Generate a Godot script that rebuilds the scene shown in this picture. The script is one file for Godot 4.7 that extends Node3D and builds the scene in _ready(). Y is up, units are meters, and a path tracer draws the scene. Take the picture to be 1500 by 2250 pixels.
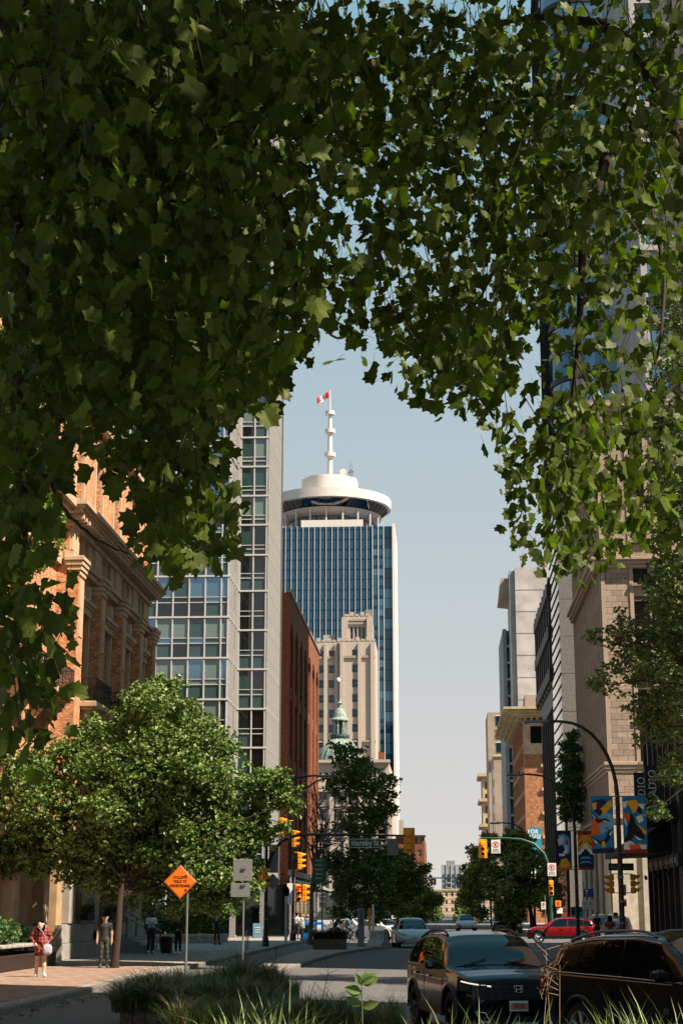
extends Node3D
# A tree-framed city street: camera, sky and sun first, then the ground and the
# buildings, then trees, street furniture, vehicles, people and plants.

const F := 3576.0
const CAM_H := 2.05
const YAW := 3.42
const PITCH := 13.73
var cam_basis: Basis
var rng := RandomNumberGenerator.new()
var used := {}
var M := {}
var T := {}
var unit_box: BoxMesh
var frame_cache := {}

# ---------------------------------------------------------------- pixels to points
func ray(px, py) -> Vector3:
	return cam_basis * Vector3((px - 750.0) / F, (1125.0 - py) / F, -1.0)
func atz(px, py, z) -> Vector3:
	var d := ray(px, py)
	return Vector3(0, CAM_H, 0) + d * (z / d.z)
func atx(px, py, x) -> Vector3:
	var d := ray(px, py)
	return Vector3(0, CAM_H, 0) + d * (x / d.x)
func atg(px, py, y = 0.0) -> Vector3:
	var d := ray(px, py)
	return Vector3(0, CAM_H, 0) + d * ((y - CAM_H) / d.y)
func atd(px, py, dist) -> Vector3:
	return Vector3(0, CAM_H, 0) + ray(px, py).normalized() * dist
func proj(p: Vector3) -> Vector2:
	var v := cam_basis.inverse() * (p - Vector3(0, CAM_H, 0))
	return Vector2(750 + F * v.x / -v.z, 1125 - F * v.y / -v.z)

# ---------------------------------------------------------------- mesh builder
class MB:
	var v := PackedVector3Array()
	var n := PackedVector3Array()
	var c := PackedColorArray()
	var ix := PackedInt32Array()
	var col := Color.WHITE
	func tri(a: Vector3, b: Vector3, d: Vector3):          # counter-clockwise seen from outside
		var nn := (b - a).cross(d - a).normalized()
		var k := v.size()
		v.append(a); v.append(b); v.append(d)
		for i in 3:
			n.append(nn); c.append(col)
		ix.append(k); ix.append(k + 2); ix.append(k + 1)
	func quad(a: Vector3, b: Vector3, d: Vector3, e: Vector3):
		var nn := (b - a).cross(e - a)
		if nn.length_squared() < 1e-14:
			nn = (d - b).cross(e - b)
		nn = nn.normalized()
		var k := v.size()
		v.append(a); v.append(b); v.append(d); v.append(e)
		for i in 4:
			n.append(nn); c.append(col)
		for i in [0, 2, 1, 0, 3, 2]:
			ix.append(k + i)
	func box(p: Vector3, s: Vector3, b := Basis()):
		var h := s * 0.5
		var q := []
		for i in 8:
			q.append(p + b * Vector3(h.x if i & 1 else -h.x, h.y if i & 2 else -h.y, h.z if i & 4 else -h.z))
		quad(q[4], q[5], q[7], q[6]); quad(q[1], q[0], q[2], q[3])
		quad(q[5], q[1], q[3], q[7]); quad(q[0], q[4], q[6], q[2])
		quad(q[6], q[7], q[3], q[2]); quad(q[0], q[1], q[5], q[4])
	func span(a: Vector3, b: Vector3):                      # box between two corners
		box((a + b) * 0.5, (b - a).abs())
	func bevel(p: Vector3, s: Vector3, r: float, b := Basis()):
		# rounded box: chamfered slabs joined through a lathe-like ring
		var h := s * 0.5
		var ring := []
		for k in 4:
			var prof = [[h.x - r, h.z - r, -h.y], [h.x, h.z, -h.y + r], [h.x, h.z, h.y - r], [h.x - r, h.z - r, h.y]][k]
			var x: float = prof[0]
			var z: float = prof[1]
			var y: float = prof[2]
			var rr := r * 0.8
			ring.append([Vector3(x, y, z - rr), Vector3(x, y, -z + rr), Vector3(x - rr, y, -z), Vector3(-x + rr, y, -z), Vector3(-x, y, -z + rr), Vector3(-x, y, z - rr), Vector3(-x + rr, y, z), Vector3(x - rr, y, z)])
		for k in 3:
			for i in 8:
				var j := (i + 1) % 8
				quad(p + b * ring[k][i], p + b * ring[k][j], p + b * ring[k + 1][j], p + b * ring[k + 1][i])
		for i in range(1, 7):
			tri(p + b * ring[3][0], p + b * ring[3][i], p + b * ring[3][i + 1])
			tri(p + b * ring[0][0], p + b * ring[0][i + 1], p + b * ring[0][i])
	func grid(pts: Array, nu: int, nv: int, flip := false):  # smooth patch, pts[v*nu+u]
		var k := v.size()
		for j in nv:
			for i in nu:
				var p: Vector3 = pts[j * nu + i]
				var du: Vector3 = pts[j * nu + mini(i + 1, nu - 1)] - pts[j * nu + maxi(i - 1, 0)]
				var dv: Vector3 = pts[mini(j + 1, nv - 1) * nu + i] - pts[maxi(j - 1, 0) * nu + i]
				var nn := du.cross(dv)
				nn = nn.normalized() if nn.length_squared() > 1e-16 else Vector3.UP
				v.append(p); n.append(-nn if flip else nn); c.append(col)
		for j in nv - 1:
			for i in nu - 1:
				var a := k + j * nu + i
				for t in ([0, nu, 1, 1, nu, nu + 1] if not flip else [0, 1, nu, 1, nu + 1, nu]):
					ix.append(a + t)
	func tube(pts: Array, radii: Array, sides := 8, cap := true):
		var k := v.size()
		var up := Vector3(0.13, 0.9, 0.31)
		for i in pts.size():
			var d: Vector3 = (pts[mini(i + 1, pts.size() - 1)] - pts[maxi(i - 1, 0)]).normalized()
			var s := d.cross(up)
			if s.length() < 0.15:
				s = d.cross(Vector3(1, 0.1, 0.2))
			s = s.normalized()
			var t := s.cross(d)
			for j in sides:
				var a := TAU * j / sides
				var o := s * cos(a) + t * sin(a)
				v.append(pts[i] + o * radii[mini(i, radii.size() - 1)]); n.append(o); c.append(col)
		for i in pts.size() - 1:
			for j in sides:
				var a := k + i * sides + j
				var b := k + i * sides + (j + 1) % sides
				for q in [a, b, a + sides, b, b + sides, a + sides]:
					ix.append(q)
		if cap:
			for e in [0, pts.size() - 1]:
				var m := v.size()
				var d: Vector3 = (pts[1] - pts[0]).normalized() * -1.0 if e == 0 else (pts[e] - pts[e - 1]).normalized()
				v.append(pts[e]); n.append(d); c.append(col)
				for j in sides:
					v.append(v[k + e * sides + j]); n.append(d); c.append(col)
				for j in sides:
					var a := m + 1 + j
					var b := m + 1 + (j + 1) % sides
					if e == 0:
						ix.append(m); ix.append(b); ix.append(a)
					else:
						ix.append(m); ix.append(a); ix.append(b)
	func lathe(prof: Array, sides := 16, xf := Transform3D(), arc := TAU):   # prof of Vector2(r, y)
		for i in prof.size() - 1:
			var a: Vector2 = prof[i]
			var b: Vector2 = prof[i + 1]
			var d := b - a
			var nr := Vector2(d.y, -d.x).normalized()
			var k := v.size()
			for j in sides + 1:
				var t := arc * j / sides
				var e := Vector3(cos(t), 0, -sin(t))
				var nn := xf.basis * (e * nr.x + Vector3.UP * nr.y)
				v.append(xf * (e * a.x + Vector3.UP * a.y)); n.append(nn.normalized()); c.append(col)
				v.append(xf * (e * b.x + Vector3.UP * b.y)); n.append(nn.normalized()); c.append(col)
			for j in sides:
				var q := k + j * 2
				for w in [q, q + 1, q + 2, q + 2, q + 1, q + 3]:
					ix.append(w)
	func ell(p: Vector3, r: Vector3, b := Basis(), su := 12, sv := 8):
		var k := v.size()
		for j in sv + 1:
			var f := PI * j / sv
			for i in su + 1:
				var t := TAU * i / su
				var e := Vector3(sin(f) * cos(t), cos(f), sin(f) * sin(t))
				v.append(p + b * (e * r)); n.append((b * (e / r)).normalized()); c.append(col)
		for j in sv:
			for i in su:
				var a := k + j * (su + 1) + i
				for w in [a, a + 1, a + su + 1, a + 1, a + su + 2, a + su + 1]:
					ix.append(w)
	func prism(poly: Array, d: float, xf := Transform3D()):  # poly of Vector2, extruded 0..d along local z
		var pv := PackedVector2Array(poly)
		if Geometry2D.is_polygon_clockwise(pv):
			pv.reverse()
		var t := Geometry2D.triangulate_polygon(pv)
		for i in range(0, t.size(), 3):
			var a := pv[t[i]]
			var b := pv[t[i + 1]]
			var e := pv[t[i + 2]]
			if (b - a).cross(e - a) < 0:
				var sw := b
				b = e
				e = sw
			tri(xf * Vector3(a.x, a.y, d), xf * Vector3(b.x, b.y, d), xf * Vector3(e.x, e.y, d))
			tri(xf * Vector3(a.x, a.y, 0), xf * Vector3(e.x, e.y, 0), xf * Vector3(b.x, b.y, 0))
		for i in pv.size():
			var a := pv[i]
			var b := pv[(i + 1) % pv.size()]
			quad(xf * Vector3(a.x, a.y, 0), xf * Vector3(b.x, b.y, 0), xf * Vector3(b.x, b.y, d), xf * Vector3(a.x, a.y, d))
	func facade(o: Vector3, u: Vector3, nrm: Vector3, w: float, h: float, ops: Array, depth: float):
		var us := [0.0, w]
		var vs := [0.0, h]
		for q in ops:
			us.append(q[0]); us.append(q[2]); vs.append(q[1]); vs.append(q[3])
		us.sort(); vs.sort()
		var ue := [us[0]]
		for x in us:
			if x - ue[-1] > 1e-3: ue.append(x)
		var ve := [vs[0]]
		for x in vs:
			if x - ve[-1] > 1e-3: ve.append(x)
		for j in ve.size() - 1:
			var run := -1
			for i in ue.size():
				var solid := i < ue.size() - 1
				if solid:
					var cu: float = (ue[i] + ue[i + 1]) * 0.5
					var cv: float = (ve[j] + ve[j + 1]) * 0.5
					for q in ops:
						if cu > q[0] and cu < q[2] and cv > q[1] and cv < q[3]:
							solid = false
							break
				if solid and run < 0:
					run = i
				elif not solid and run >= 0:
					quad(o + u * ue[run] + Vector3.UP * ve[j], o + u * ue[i] + Vector3.UP * ve[j], o + u * ue[i] + Vector3.UP * ve[j + 1], o + u * ue[run] + Vector3.UP * ve[j + 1])
					run = -1
		for q in ops:
			var a: Vector3 = o + u * q[0] + Vector3.UP * q[1]
			var b: Vector3 = o + u * q[2] + Vector3.UP * q[1]
			var d: Vector3 = o + u * q[2] + Vector3.UP * q[3]
			var e: Vector3 = o + u * q[0] + Vector3.UP * q[3]
			var k := -nrm * depth
			quad(a, b, b + k, a + k)
			quad(e + k, d + k, d, e)
			quad(a, a + k, e + k, e)
			quad(b + k, b, d, d + k)
	func mesh() -> ArrayMesh:
		var a := []
		a.resize(Mesh.ARRAY_MAX)
		a[Mesh.ARRAY_VERTEX] = v
		a[Mesh.ARRAY_NORMAL] = n
		a[Mesh.ARRAY_COLOR] = c
		a[Mesh.ARRAY_INDEX] = ix
		var m := ArrayMesh.new()
		m.add_surface_from_arrays(Mesh.PRIMITIVE_TRIANGLES, a)
		return m

# ---------------------------------------------------------------- things and parts
func numbered(called: String) -> String:
	used[called] = used.get(called, -1) + 1
	return called if used[called] == 0 else "%s_%03d" % [called, used[called]]
func tag(o, label, category, group = ""):
	o.set_meta("label", label)
	o.set_meta("category", category)
	if group != "":
		o.set_meta("group", group)
	return o
func thing(called, label, category, at := Vector3.ZERO, turn := 0.0, group := "") -> Node3D:
	var o := Node3D.new()
	o.name = numbered(called)
	add_child(o)
	o.position = at
	o.rotation.y = turn
	return tag(o, label, category, group)
func put(parent: Node, called: String, mesh: Mesh, m: Material, xf := Transform3D()) -> MeshInstance3D:
	var o := MeshInstance3D.new()
	o.name = numbered(called) if parent == self else called
	o.mesh = mesh
	o.material_override = m
	o.transform = xf
	parent.add_child(o, true)
	return o
func pbox(parent, called, m, center: Vector3, size: Vector3, b := Basis()) -> MeshInstance3D:
	return put(parent, called, unit_box, m, Transform3D(b * Basis.from_scale(size), center))
func structure(called, mesh, m) -> MeshInstance3D:
	var o := put(self, called, mesh, m)
	o.set_meta("kind", "structure")
	return o
func stuff(o):
	o.set_meta("kind", "stuff")
	return o
func scatter(parent, called, mesh: Mesh, m: Material, xfs: Array, cols: Array) -> MultiMeshInstance3D:
	var mm := MultiMesh.new()
	mm.transform_format = MultiMesh.TRANSFORM_3D
	mm.use_colors = cols.size() > 0
	mm.mesh = mesh
	mm.instance_count = xfs.size()
	for i in xfs.size():
		mm.set_instance_transform(i, xfs[i])
		if cols.size() > 0:
			mm.set_instance_color(i, cols[i])
	var o := MultiMeshInstance3D.new()
	o.name = numbered(called) if parent == self else called
	o.multimesh = mm
	o.material_override = m
	parent.add_child(o, true)
	return o
func text(parent, called, s: String, h: float, m: Material, xf: Transform3D, wide := 1.0, font := "Droid Sans", bold := true, maxw := 0.0) -> MeshInstance3D:
	var t := TextMesh.new()
	var f := SystemFont.new()
	f.font_names = PackedStringArray([font])
	f.font_weight = 700 if bold else 400
	t.font = f
	t.text = s
	t.font_size = 64
	t.pixel_size = h / 46.0
	t.depth = 0.004
	if maxw > 0.0:
		var w := t.get_aabb().size.x
		if w > 0.001:
			wide = maxw / w
	var o := put(parent, called, t, m, xf * Transform3D(Basis.from_scale(Vector3(wide, 1, 1)), Vector3.ZERO))
	return o

# a window in a facade: pane (the window), with its frame as a child
func frame_mesh(w: float, h: float, cols: int, rows: int, t: float) -> ArrayMesh:
	var key := "%.2f_%.2f_%d_%d_%.2f" % [w, h, cols, rows, t]
	if not frame_cache.has(key):
		var mb := MB.new()
		for i in cols + 1:
			var x := lerpf(-w / 2 + t / 2, w / 2 - t / 2, float(i) / cols)
			mb.box(Vector3(x, 0, 0.03), Vector3(t if i in [0, cols] else t * 0.7, h, 0.06))
		for i in rows + 1:
			var y := lerpf(-h / 2 + t / 2, h / 2 - t / 2, float(i) / rows)
			mb.box(Vector3(0, y, 0.032), Vector3(w - t * 0.2, t if i in [0, rows] else t * 0.8, 0.052))
		frame_cache[key] = mb.mesh()
	return frame_cache[key]
func win(parent, o: Vector3, u: Vector3, nrm: Vector3, q: Array, depth: float, pane: Material, fr: Material, cols := 1, rows := 2, t := 0.07, called := "window"):
	var w: float = q[2] - q[0]
	var h: float = q[3] - q[1]
	var b := Basis(u, Vector3.UP, nrm)
	var c: Vector3 = o + u * (q[0] + q[2]) * 0.5 + Vector3.UP * (q[1] + q[3]) * 0.5 - nrm * (depth - 0.012)
	var p := put(parent, called, unit_box, pane, Transform3D(b * Basis.from_scale(Vector3(w, h, 0.02)), c))
	if fr != null:
		var f := put(p, "frame", frame_mesh(w, h, cols, rows, t), fr)
		f.transform = p.transform.affine_inverse() * Transform3D(b, c)
	return p

# ---------------------------------------------------------------- materials
func noise_tex(freq: float, lo: float, hi: float, size := 256, octaves := 4, seed_ := 1, contrast := 1.0) -> ImageTexture:
	var fn := FastNoiseLite.new()
	fn.seed = seed_
	fn.frequency = freq
	fn.fractal_octaves = octaves
	var im := fn.get_seamless_image(size, size)
	im.convert(Image.FORMAT_RGB8)
	for y in size:
		for x in size:
			var t := clampf((im.get_pixel(x, y).r - 0.5) * contrast + 0.5, 0, 1)
			var g := lerpf(lo, hi, t)
			im.set_pixel(x, y, Color(g, g, g))
	im.generate_mipmaps()
	return ImageTexture.create_from_image(im)
func bump_tex(freq: float, strength: float, size := 256, octaves := 4, seed_ := 3) -> ImageTexture:
	var fn := FastNoiseLite.new()
	fn.seed = seed_
	fn.frequency = freq
	fn.fractal_octaves = octaves
	var im := fn.get_seamless_image(size, size)
	im.convert(Image.FORMAT_RGBA8)
	im.bump_map_to_normal_map(strength)
	im.generate_mipmaps()
	return ImageTexture.create_from_image(im)
func brick_tex(base: Array, mortar: Color, bw: int, bh: int, seed_: int) -> ImageTexture:
	var r := RandomNumberGenerator.new()
	r.seed = seed_
	var im := Image.create(512, 512, false, Image.FORMAT_RGB8)
	im.fill(mortar)
	var row := 0
	var y := 0
	while y < 512:
		var x := -bw / 2 if row % 2 else 0
		while x < 512:
			var cc: Color = base[r.randi() % base.size()]
			cc = cc * r.randf_range(0.82, 1.12)
			im.fill_rect(Rect2i(x + 1, y + 1, bw - 3, bh - 3), cc)
			x += bw
		y += bh
		row += 1
	for k in 9000:
		var p := Vector2i(r.randi() % 512, r.randi() % 512)
		im.set_pixelv(p, im.get_pixelv(p) * r.randf_range(0.75, 1.1))
	im.generate_mipmaps()
	return ImageTexture.create_from_image(im)
func mat(key: String, col: Color, rough := 0.8, tex := "", scale_ := 1.0, nrm := "", nstr := 1.0, metal := 0.0, spec := 0.5) -> StandardMaterial3D:
	var m := StandardMaterial3D.new()
	m.albedo_color = col
	m.roughness = rough
	m.metallic = metal
	m.metallic_specular = spec
	if tex != "" or nrm != "":
		m.uv1_triplanar = true
		m.uv1_world_triplanar = true
		m.uv1_scale = Vector3.ONE * scale_
	if tex != "":
		m.albedo_texture = T[tex]
	if nrm != "":
		m.normal_enabled = true
		m.normal_texture = T[nrm]
		m.normal_scale = nstr
	M[key] = m
	return m
func leafmat(key: String, back: Color, rough := 0.45, spec := 0.4):
	var m := StandardMaterial3D.new()
	m.vertex_color_use_as_albedo = true
	m.roughness = rough
	m.metallic_specular = spec
	m.backlight_enabled = true
	m.backlight = back
	m.cull_mode = BaseMaterial3D.CULL_DISABLED
	M[key] = m
func paint(key: String, col: Color, rough := 0.25):
	var m := mat(key, col, rough)
	m.clearcoat_enabled = true
	m.clearcoat = 0.6
	m.metallic_specular = 0.3
	m.clearcoat_roughness = 0.03
	return m
func make_materials():
	T.grain = noise_tex(0.06, 0.86, 1.0, 256, 5, 1, 1.6)
	T.soft = noise_tex(0.012, 0.88, 1.0, 256, 5, 7, 1.8)
	T.asph = noise_tex(0.25, 0.55, 1.0, 512, 3, 11, 1.5)
	T.patch = noise_tex(0.02, 0.74, 1.0, 512, 6, 5, 2.0)
	T.bark = noise_tex(0.08, 0.35, 1.0, 256, 5, 9, 2.2)
	T.bump = bump_tex(0.1, 6.0)
	T.bumpf = bump_tex(0.3, 5.0, 256, 3, 8)
	T.brick = brick_tex([Color(0.76, 0.53, 0.37), Color(0.8, 0.57, 0.4), Color(0.7, 0.47, 0.32), Color(0.78, 0.58, 0.43)], Color(0.45, 0.31, 0.22), 64, 26, 4)
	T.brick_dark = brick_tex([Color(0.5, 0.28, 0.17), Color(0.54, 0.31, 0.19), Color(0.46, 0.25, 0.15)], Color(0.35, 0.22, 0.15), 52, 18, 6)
	T.paver = brick_tex([Color(0.52, 0.42, 0.35), Color(0.56, 0.46, 0.39), Color(0.49, 0.39, 0.33), Color(0.51, 0.45, 0.4)], Color(0.37, 0.32, 0.29), 64, 32, 9)
	mat("asphalt", Color(0.5, 0.495, 0.49), 0.86, "asph", 0.9, "bumpf", 0.5)
	M.asphalt.detail_enabled = true
	M.asphalt.detail_blend_mode = BaseMaterial3D.BLEND_MODE_MUL
	M.asphalt.detail_albedo = T.patch
	M.asphalt.uv2_triplanar = true
	M.asphalt.uv2_world_triplanar = true
	M.asphalt.uv2_scale = Vector3.ONE * 0.11
	mat("sidewalk", Color(0.6, 0.575, 0.54), 0.9, "patch", 0.35, "bumpf", 0.35)
	mat("kerb", Color(0.5, 0.48, 0.45), 0.9, "patch", 0.6)
	mat("concrete", Color(0.62, 0.6, 0.57), 0.9, "patch", 0.3)
	mat("paver", Color(1, 1, 1), 0.9, "paver", 0.55)
	mat("tar", Color(0.27, 0.27, 0.27), 0.8)
	mat("asphalt_new", Color(0.4, 0.4, 0.4), 0.85, "asph", 1.1, "bumpf", 0.5)
	mat("mortar", Color(0.42, 0.36, 0.32), 0.95)
	mat("paint_white", Color(0.78, 0.77, 0.74), 0.8, "patch", 1.3)
	mat("brick", Color(1, 1, 1), 0.92, "brick", 0.8)
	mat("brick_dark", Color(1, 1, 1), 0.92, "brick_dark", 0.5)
	mat("brick_tan", Color(0.86, 0.84, 0.82), 0.92, "brick", 0.45)
	mat("panel_grey", Color(0.44, 0.43, 0.415), 0.6, "grain", 0.2)
	mat("limestone", Color(0.74, 0.64, 0.52), 0.88, "soft", 0.25)
	mat("limestone_grey", Color(0.6, 0.58, 0.55), 0.88, "soft", 0.25)
	mat("beige_wall", Color(0.66, 0.55, 0.4), 0.9, "soft", 0.2)
	mat("iron", Color(0.06, 0.06, 0.065), 0.55)
	mat("glass_dark", Color(0.035, 0.06, 0.06), 0.04, "", 1, "", 1, 0.0, 0.7)
	mat("glass_green", Color(0.14, 0.24, 0.24), 0.06, "", 1, "", 1, 0.0, 0.8)
	mat("glass_curtain", Color(0.4, 0.47, 0.45), 0.12, "grain", 0.6, "", 1, 0.0, 0.8)
	mat("glass_sky", Color(0.42, 0.53, 0.6), 0.06, "", 1, "", 1, 0.75, 0.6)
	mat("glass_spandrel", Color(0.19, 0.27, 0.27), 0.18, "", 1, "", 1, 0.0, 0.6)
	mat("mullion", Color(0.7, 0.69, 0.68), 0.45, "", 1, "", 1, 0.0)
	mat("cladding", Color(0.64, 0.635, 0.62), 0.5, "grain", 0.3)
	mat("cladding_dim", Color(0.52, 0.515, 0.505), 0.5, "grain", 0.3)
	mat("blue_glass", Color(0.13, 0.28, 0.36), 0.25, "", 1, "", 1, 0.0, 0.4)
	mat("blue_glass_deep", Color(0.06, 0.2, 0.34), 0.2, "", 1, "", 1, 0.0, 0.4)
	mat("teal_glass", Color(0.22, 0.38, 0.46), 0.06, "", 1, "", 1, 0.55, 0.7)
	mat("teal_dark", Color(0.05, 0.2, 0.28), 0.06, "", 1, "", 1, 0.4, 0.7)
	mat("white_metal", Color(0.8, 0.77, 0.74), 0.5)
	mat("pod_white", Color(0.84, 0.8, 0.77), 0.6, "soft", 0.02)
	mat("pod_beige", Color(0.76, 0.7, 0.65), 0.6, "soft", 0.02)
	mat("tower_stone", Color(0.7, 0.65, 0.6), 0.9, "grain", 0.16)
	mat("tower_stone_dim", Color(0.6, 0.55, 0.5), 0.9, "grain", 0.16)
	mat("copper", Color(0.56, 0.62, 0.57), 0.75, "patch", 0.12)
	mat("copper_dark", Color(0.22, 0.34, 0.31), 0.75, "patch", 0.12)
	mat("stone", Color(0.63, 0.55, 0.48), 0.9, "grain", 0.5)
	mat("stone_b", Color(0.58, 0.505, 0.44), 0.9, "grain", 0.43)
	mat("stone_c", Color(0.66, 0.58, 0.505), 0.9, "grain", 0.57)
	mat("stone_pale", Color(0.7, 0.66, 0.59), 0.88, "soft", 0.25)
	mat("stone_joint", Color(0.34, 0.28, 0.23), 0.95)
	mat("brown_metal", Color(0.17, 0.105, 0.085), 0.6, "grain", 0.2)
	mat("brown_dark", Color(0.07, 0.05, 0.045), 0.5)
	mat("white_wall", Color(0.7, 0.68, 0.67), 0.88, "soft", 0.06)
	mat("grey_wall", Color(0.55, 0.57, 0.58), 0.85, "soft", 0.06)
	mat("tan_wall", Color(0.62, 0.56, 0.5), 0.88, "soft", 0.06)
	mat("cream", Color(0.72, 0.66, 0.52), 0.85, "soft", 0.1)
	mat("peach", Color(0.76, 0.66, 0.57), 0.88, "soft", 0.06)
	mat("black", Color(0.035, 0.035, 0.038), 0.5)
	mat("black_matt", Color(0.03, 0.03, 0.032), 0.85)
	mat("pole_black", Color(0.05, 0.05, 0.052), 0.4)
	mat("steel", Color(0.5, 0.5, 0.49), 0.4, "", 1, "", 1, 0.7)
	mat("galvanised", Color(0.45, 0.45, 0.44), 0.55, "grain", 1.5, "", 1, 0.3)
	mat("sign_back", Color(0.48, 0.48, 0.47), 0.6, "grain", 1.0)
	mat("signal_yellow", Color(0.93, 0.58, 0.04), 0.5)
	mat("orange_sign", Color(0.95, 0.45, 0.03), 0.55)
	mat("sign_green", Color(0.05, 0.3, 0.2), 0.5)
	mat("sign_white", Color(0.85, 0.84, 0.82), 0.5)
	mat("sign_red", Color(0.72, 0.08, 0.08), 0.5)
	mat("sign_blue", Color(0.1, 0.24, 0.5), 0.5)
	mat("teal_print", Color(0.06, 0.5, 0.58), 0.6)
	mat("pole_green", Color(0.12, 0.3, 0.25), 0.45)
	mat("bronze", Color(0.45, 0.3, 0.14), 0.4, "", 1, "", 1, 0.6)
	mat("tyre", Color(0.035, 0.035, 0.036), 0.9)
	mat("rim_dark", Color(0.07, 0.065, 0.06), 0.35, "", 1, "", 1, 0.6)
	mat("rim_silver", Color(0.72, 0.72, 0.72), 0.3, "", 1, "", 1, 0.7)
	mat("chrome", Color(0.8, 0.8, 0.8), 0.12, "", 1, "", 1, 1.0)
	mat("car_glass", Color(0.016, 0.02, 0.022), 0.02, "", 1, "", 1, 0.0, 0.55)
	mat("trim_black", Color(0.025, 0.025, 0.027), 0.55)
	mat("headlamp", Color(0.75, 0.75, 0.73), 0.08, "", 1, "", 1, 0.3, 0.8)
	mat("taillamp", Color(0.5, 0.03, 0.03), 0.1, "", 1, "", 1, 0.0, 0.8)
	paint("paint_navy", Color(0.03, 0.045, 0.07))
	paint("paint_dark", Color(0.03, 0.028, 0.03))
	paint("paint_silver", Color(0.62, 0.615, 0.6), 0.3)
	M.paint_silver.metallic = 0.35
	paint("paint_pearl", Color(0.74, 0.735, 0.72), 0.3)
	paint("paint_red", Color(0.5, 0.035, 0.055))
	mat("bark", Color(0.3, 0.22, 0.16), 0.95, "bark", 1.4, "bump", 1.0)
	mat("bark_pale", Color(0.5, 0.43, 0.33), 0.95, "bark", 1.6, "bump", 0.8)
	mat("twig", Color(0.16, 0.115, 0.085), 0.9)
	mat("twig_pale", Color(0.68, 0.58, 0.46), 0.9)
	mat("soil", Color(0.12, 0.09, 0.07), 1.0, "bark", 2.0)
	mat("planter", Color(0.42, 0.37, 0.31), 0.92, "patch", 0.9, "bump", 0.5)
	mat("bench_stone", Color(0.66, 0.56, 0.44), 0.9, "patch", 0.7)
	leafmat("leaf_tulip", Color(0.55, 0.8, 0.12))
	leafmat("leaf", Color(0.4, 0.6, 0.12))
	leafmat("grass", Color(0.4, 0.5, 0.15), 0.5, 0.5)
	var vc := StandardMaterial3D.new()
	vc.vertex_color_use_as_albedo = true
	vc.roughness = 0.85
	M.body = vc
	for l in [["lamp_red", Color(1, 0.12, 0.05)], ["lamp_amber", Color(1, 0.55, 0.1)], ["lamp_white", Color(1, 0.95, 0.85)]]:
		var em := StandardMaterial3D.new()
		em.albedo_color = l[1]
		em.emission_enabled = true
		em.emission = l[1]
		em.emission_energy_multiplier = 0.35 if l[0] == "lamp_white" else 0.6
		M[l[0]] = em

func _ready():
	rng.seed = 20240611
	cam_basis = Basis.from_euler(Vector3(deg_to_rad(PITCH), deg_to_rad(YAW), 0))
	var cam := Camera3D.new()
	cam.name = "camera"
	cam.fov = rad_to_deg(2.0 * atan(1125.0 / F))
	cam.near = 0.1
	cam.far = 6000.0
	cam.transform = Transform3D(cam_basis, Vector3(0, CAM_H, 0))
	add_child(cam)
	cam.current = true
	var we := WorldEnvironment.new()
	we.name = "world_environment"
	var env := Environment.new()
	env.background_mode = Environment.BG_SKY
	var sky := Sky.new()
	var sm := ProceduralSkyMaterial.new()
	sm.sky_top_color = Color(0.262, 0.44, 0.513)
	sm.sky_horizon_color = Color(0.585, 0.567, 0.551)
	sm.sky_curve = 0.3
	sm.ground_bottom_color = Color(0.17, 0.165, 0.16)
	sm.ground_horizon_color = Color(0.45, 0.44, 0.43)
	sm.sun_angle_max = 0.5
	sky.sky_material = sm
	env.sky = sky
	env.tonemap_mode = Environment.TONE_MAPPER_LINEAR
	env.tonemap_exposure = 2.5
	env.sdfgi_enabled = true
	env.ssao_enabled = true
	env.ssil_enabled = true
	we.environment = env
	add_child(we)
	var sun := DirectionalLight3D.new()
	sun.name = "sun"
	sun.light_color = Color(1.0, 0.93, 0.85)
	sun.light_energy = 1.6
	sun.light_angular_distance = 0.5
	sun.shadow_enabled = true
	var to_sun := Vector3(cos(deg_to_rad(51)) * 0.89, sin(deg_to_rad(51)), cos(deg_to_rad(51)) * 0.455)
	add_child(sun)
	sun.look_at_from_position(to_sun * 100.0, Vector3.ZERO, Vector3.UP)

	unit_box = BoxMesh.new()
	make_materials()
	build_ground()
	build_hotel()
	build_glass_tower()
	build_arch_building()
	build_blue_tower()
	build_stone_tower()
	build_left_far()
	build_right_near()
	build_right_far()
	build_trees()
	build_tulip()
	build_furniture()
	build_cars()
	build_people()
	build_planters()

# ================================================================ ground
func slab(called, pts: Array, h: float, m, kerb := true):
	var mb := MB.new()
	var pv := []
	for p in pts:
		pv.append(Vector2(p.x, -p.y))
	mb.prism(pv, h, Transform3D(Basis(Vector3.RIGHT, -PI / 2), Vector3(0, 0.0, 0)))
	structure(called, mb.mesh(), m)
	if kerb:
		# kerb stones along the road side of the slab, each a stone of its own
		pass

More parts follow.
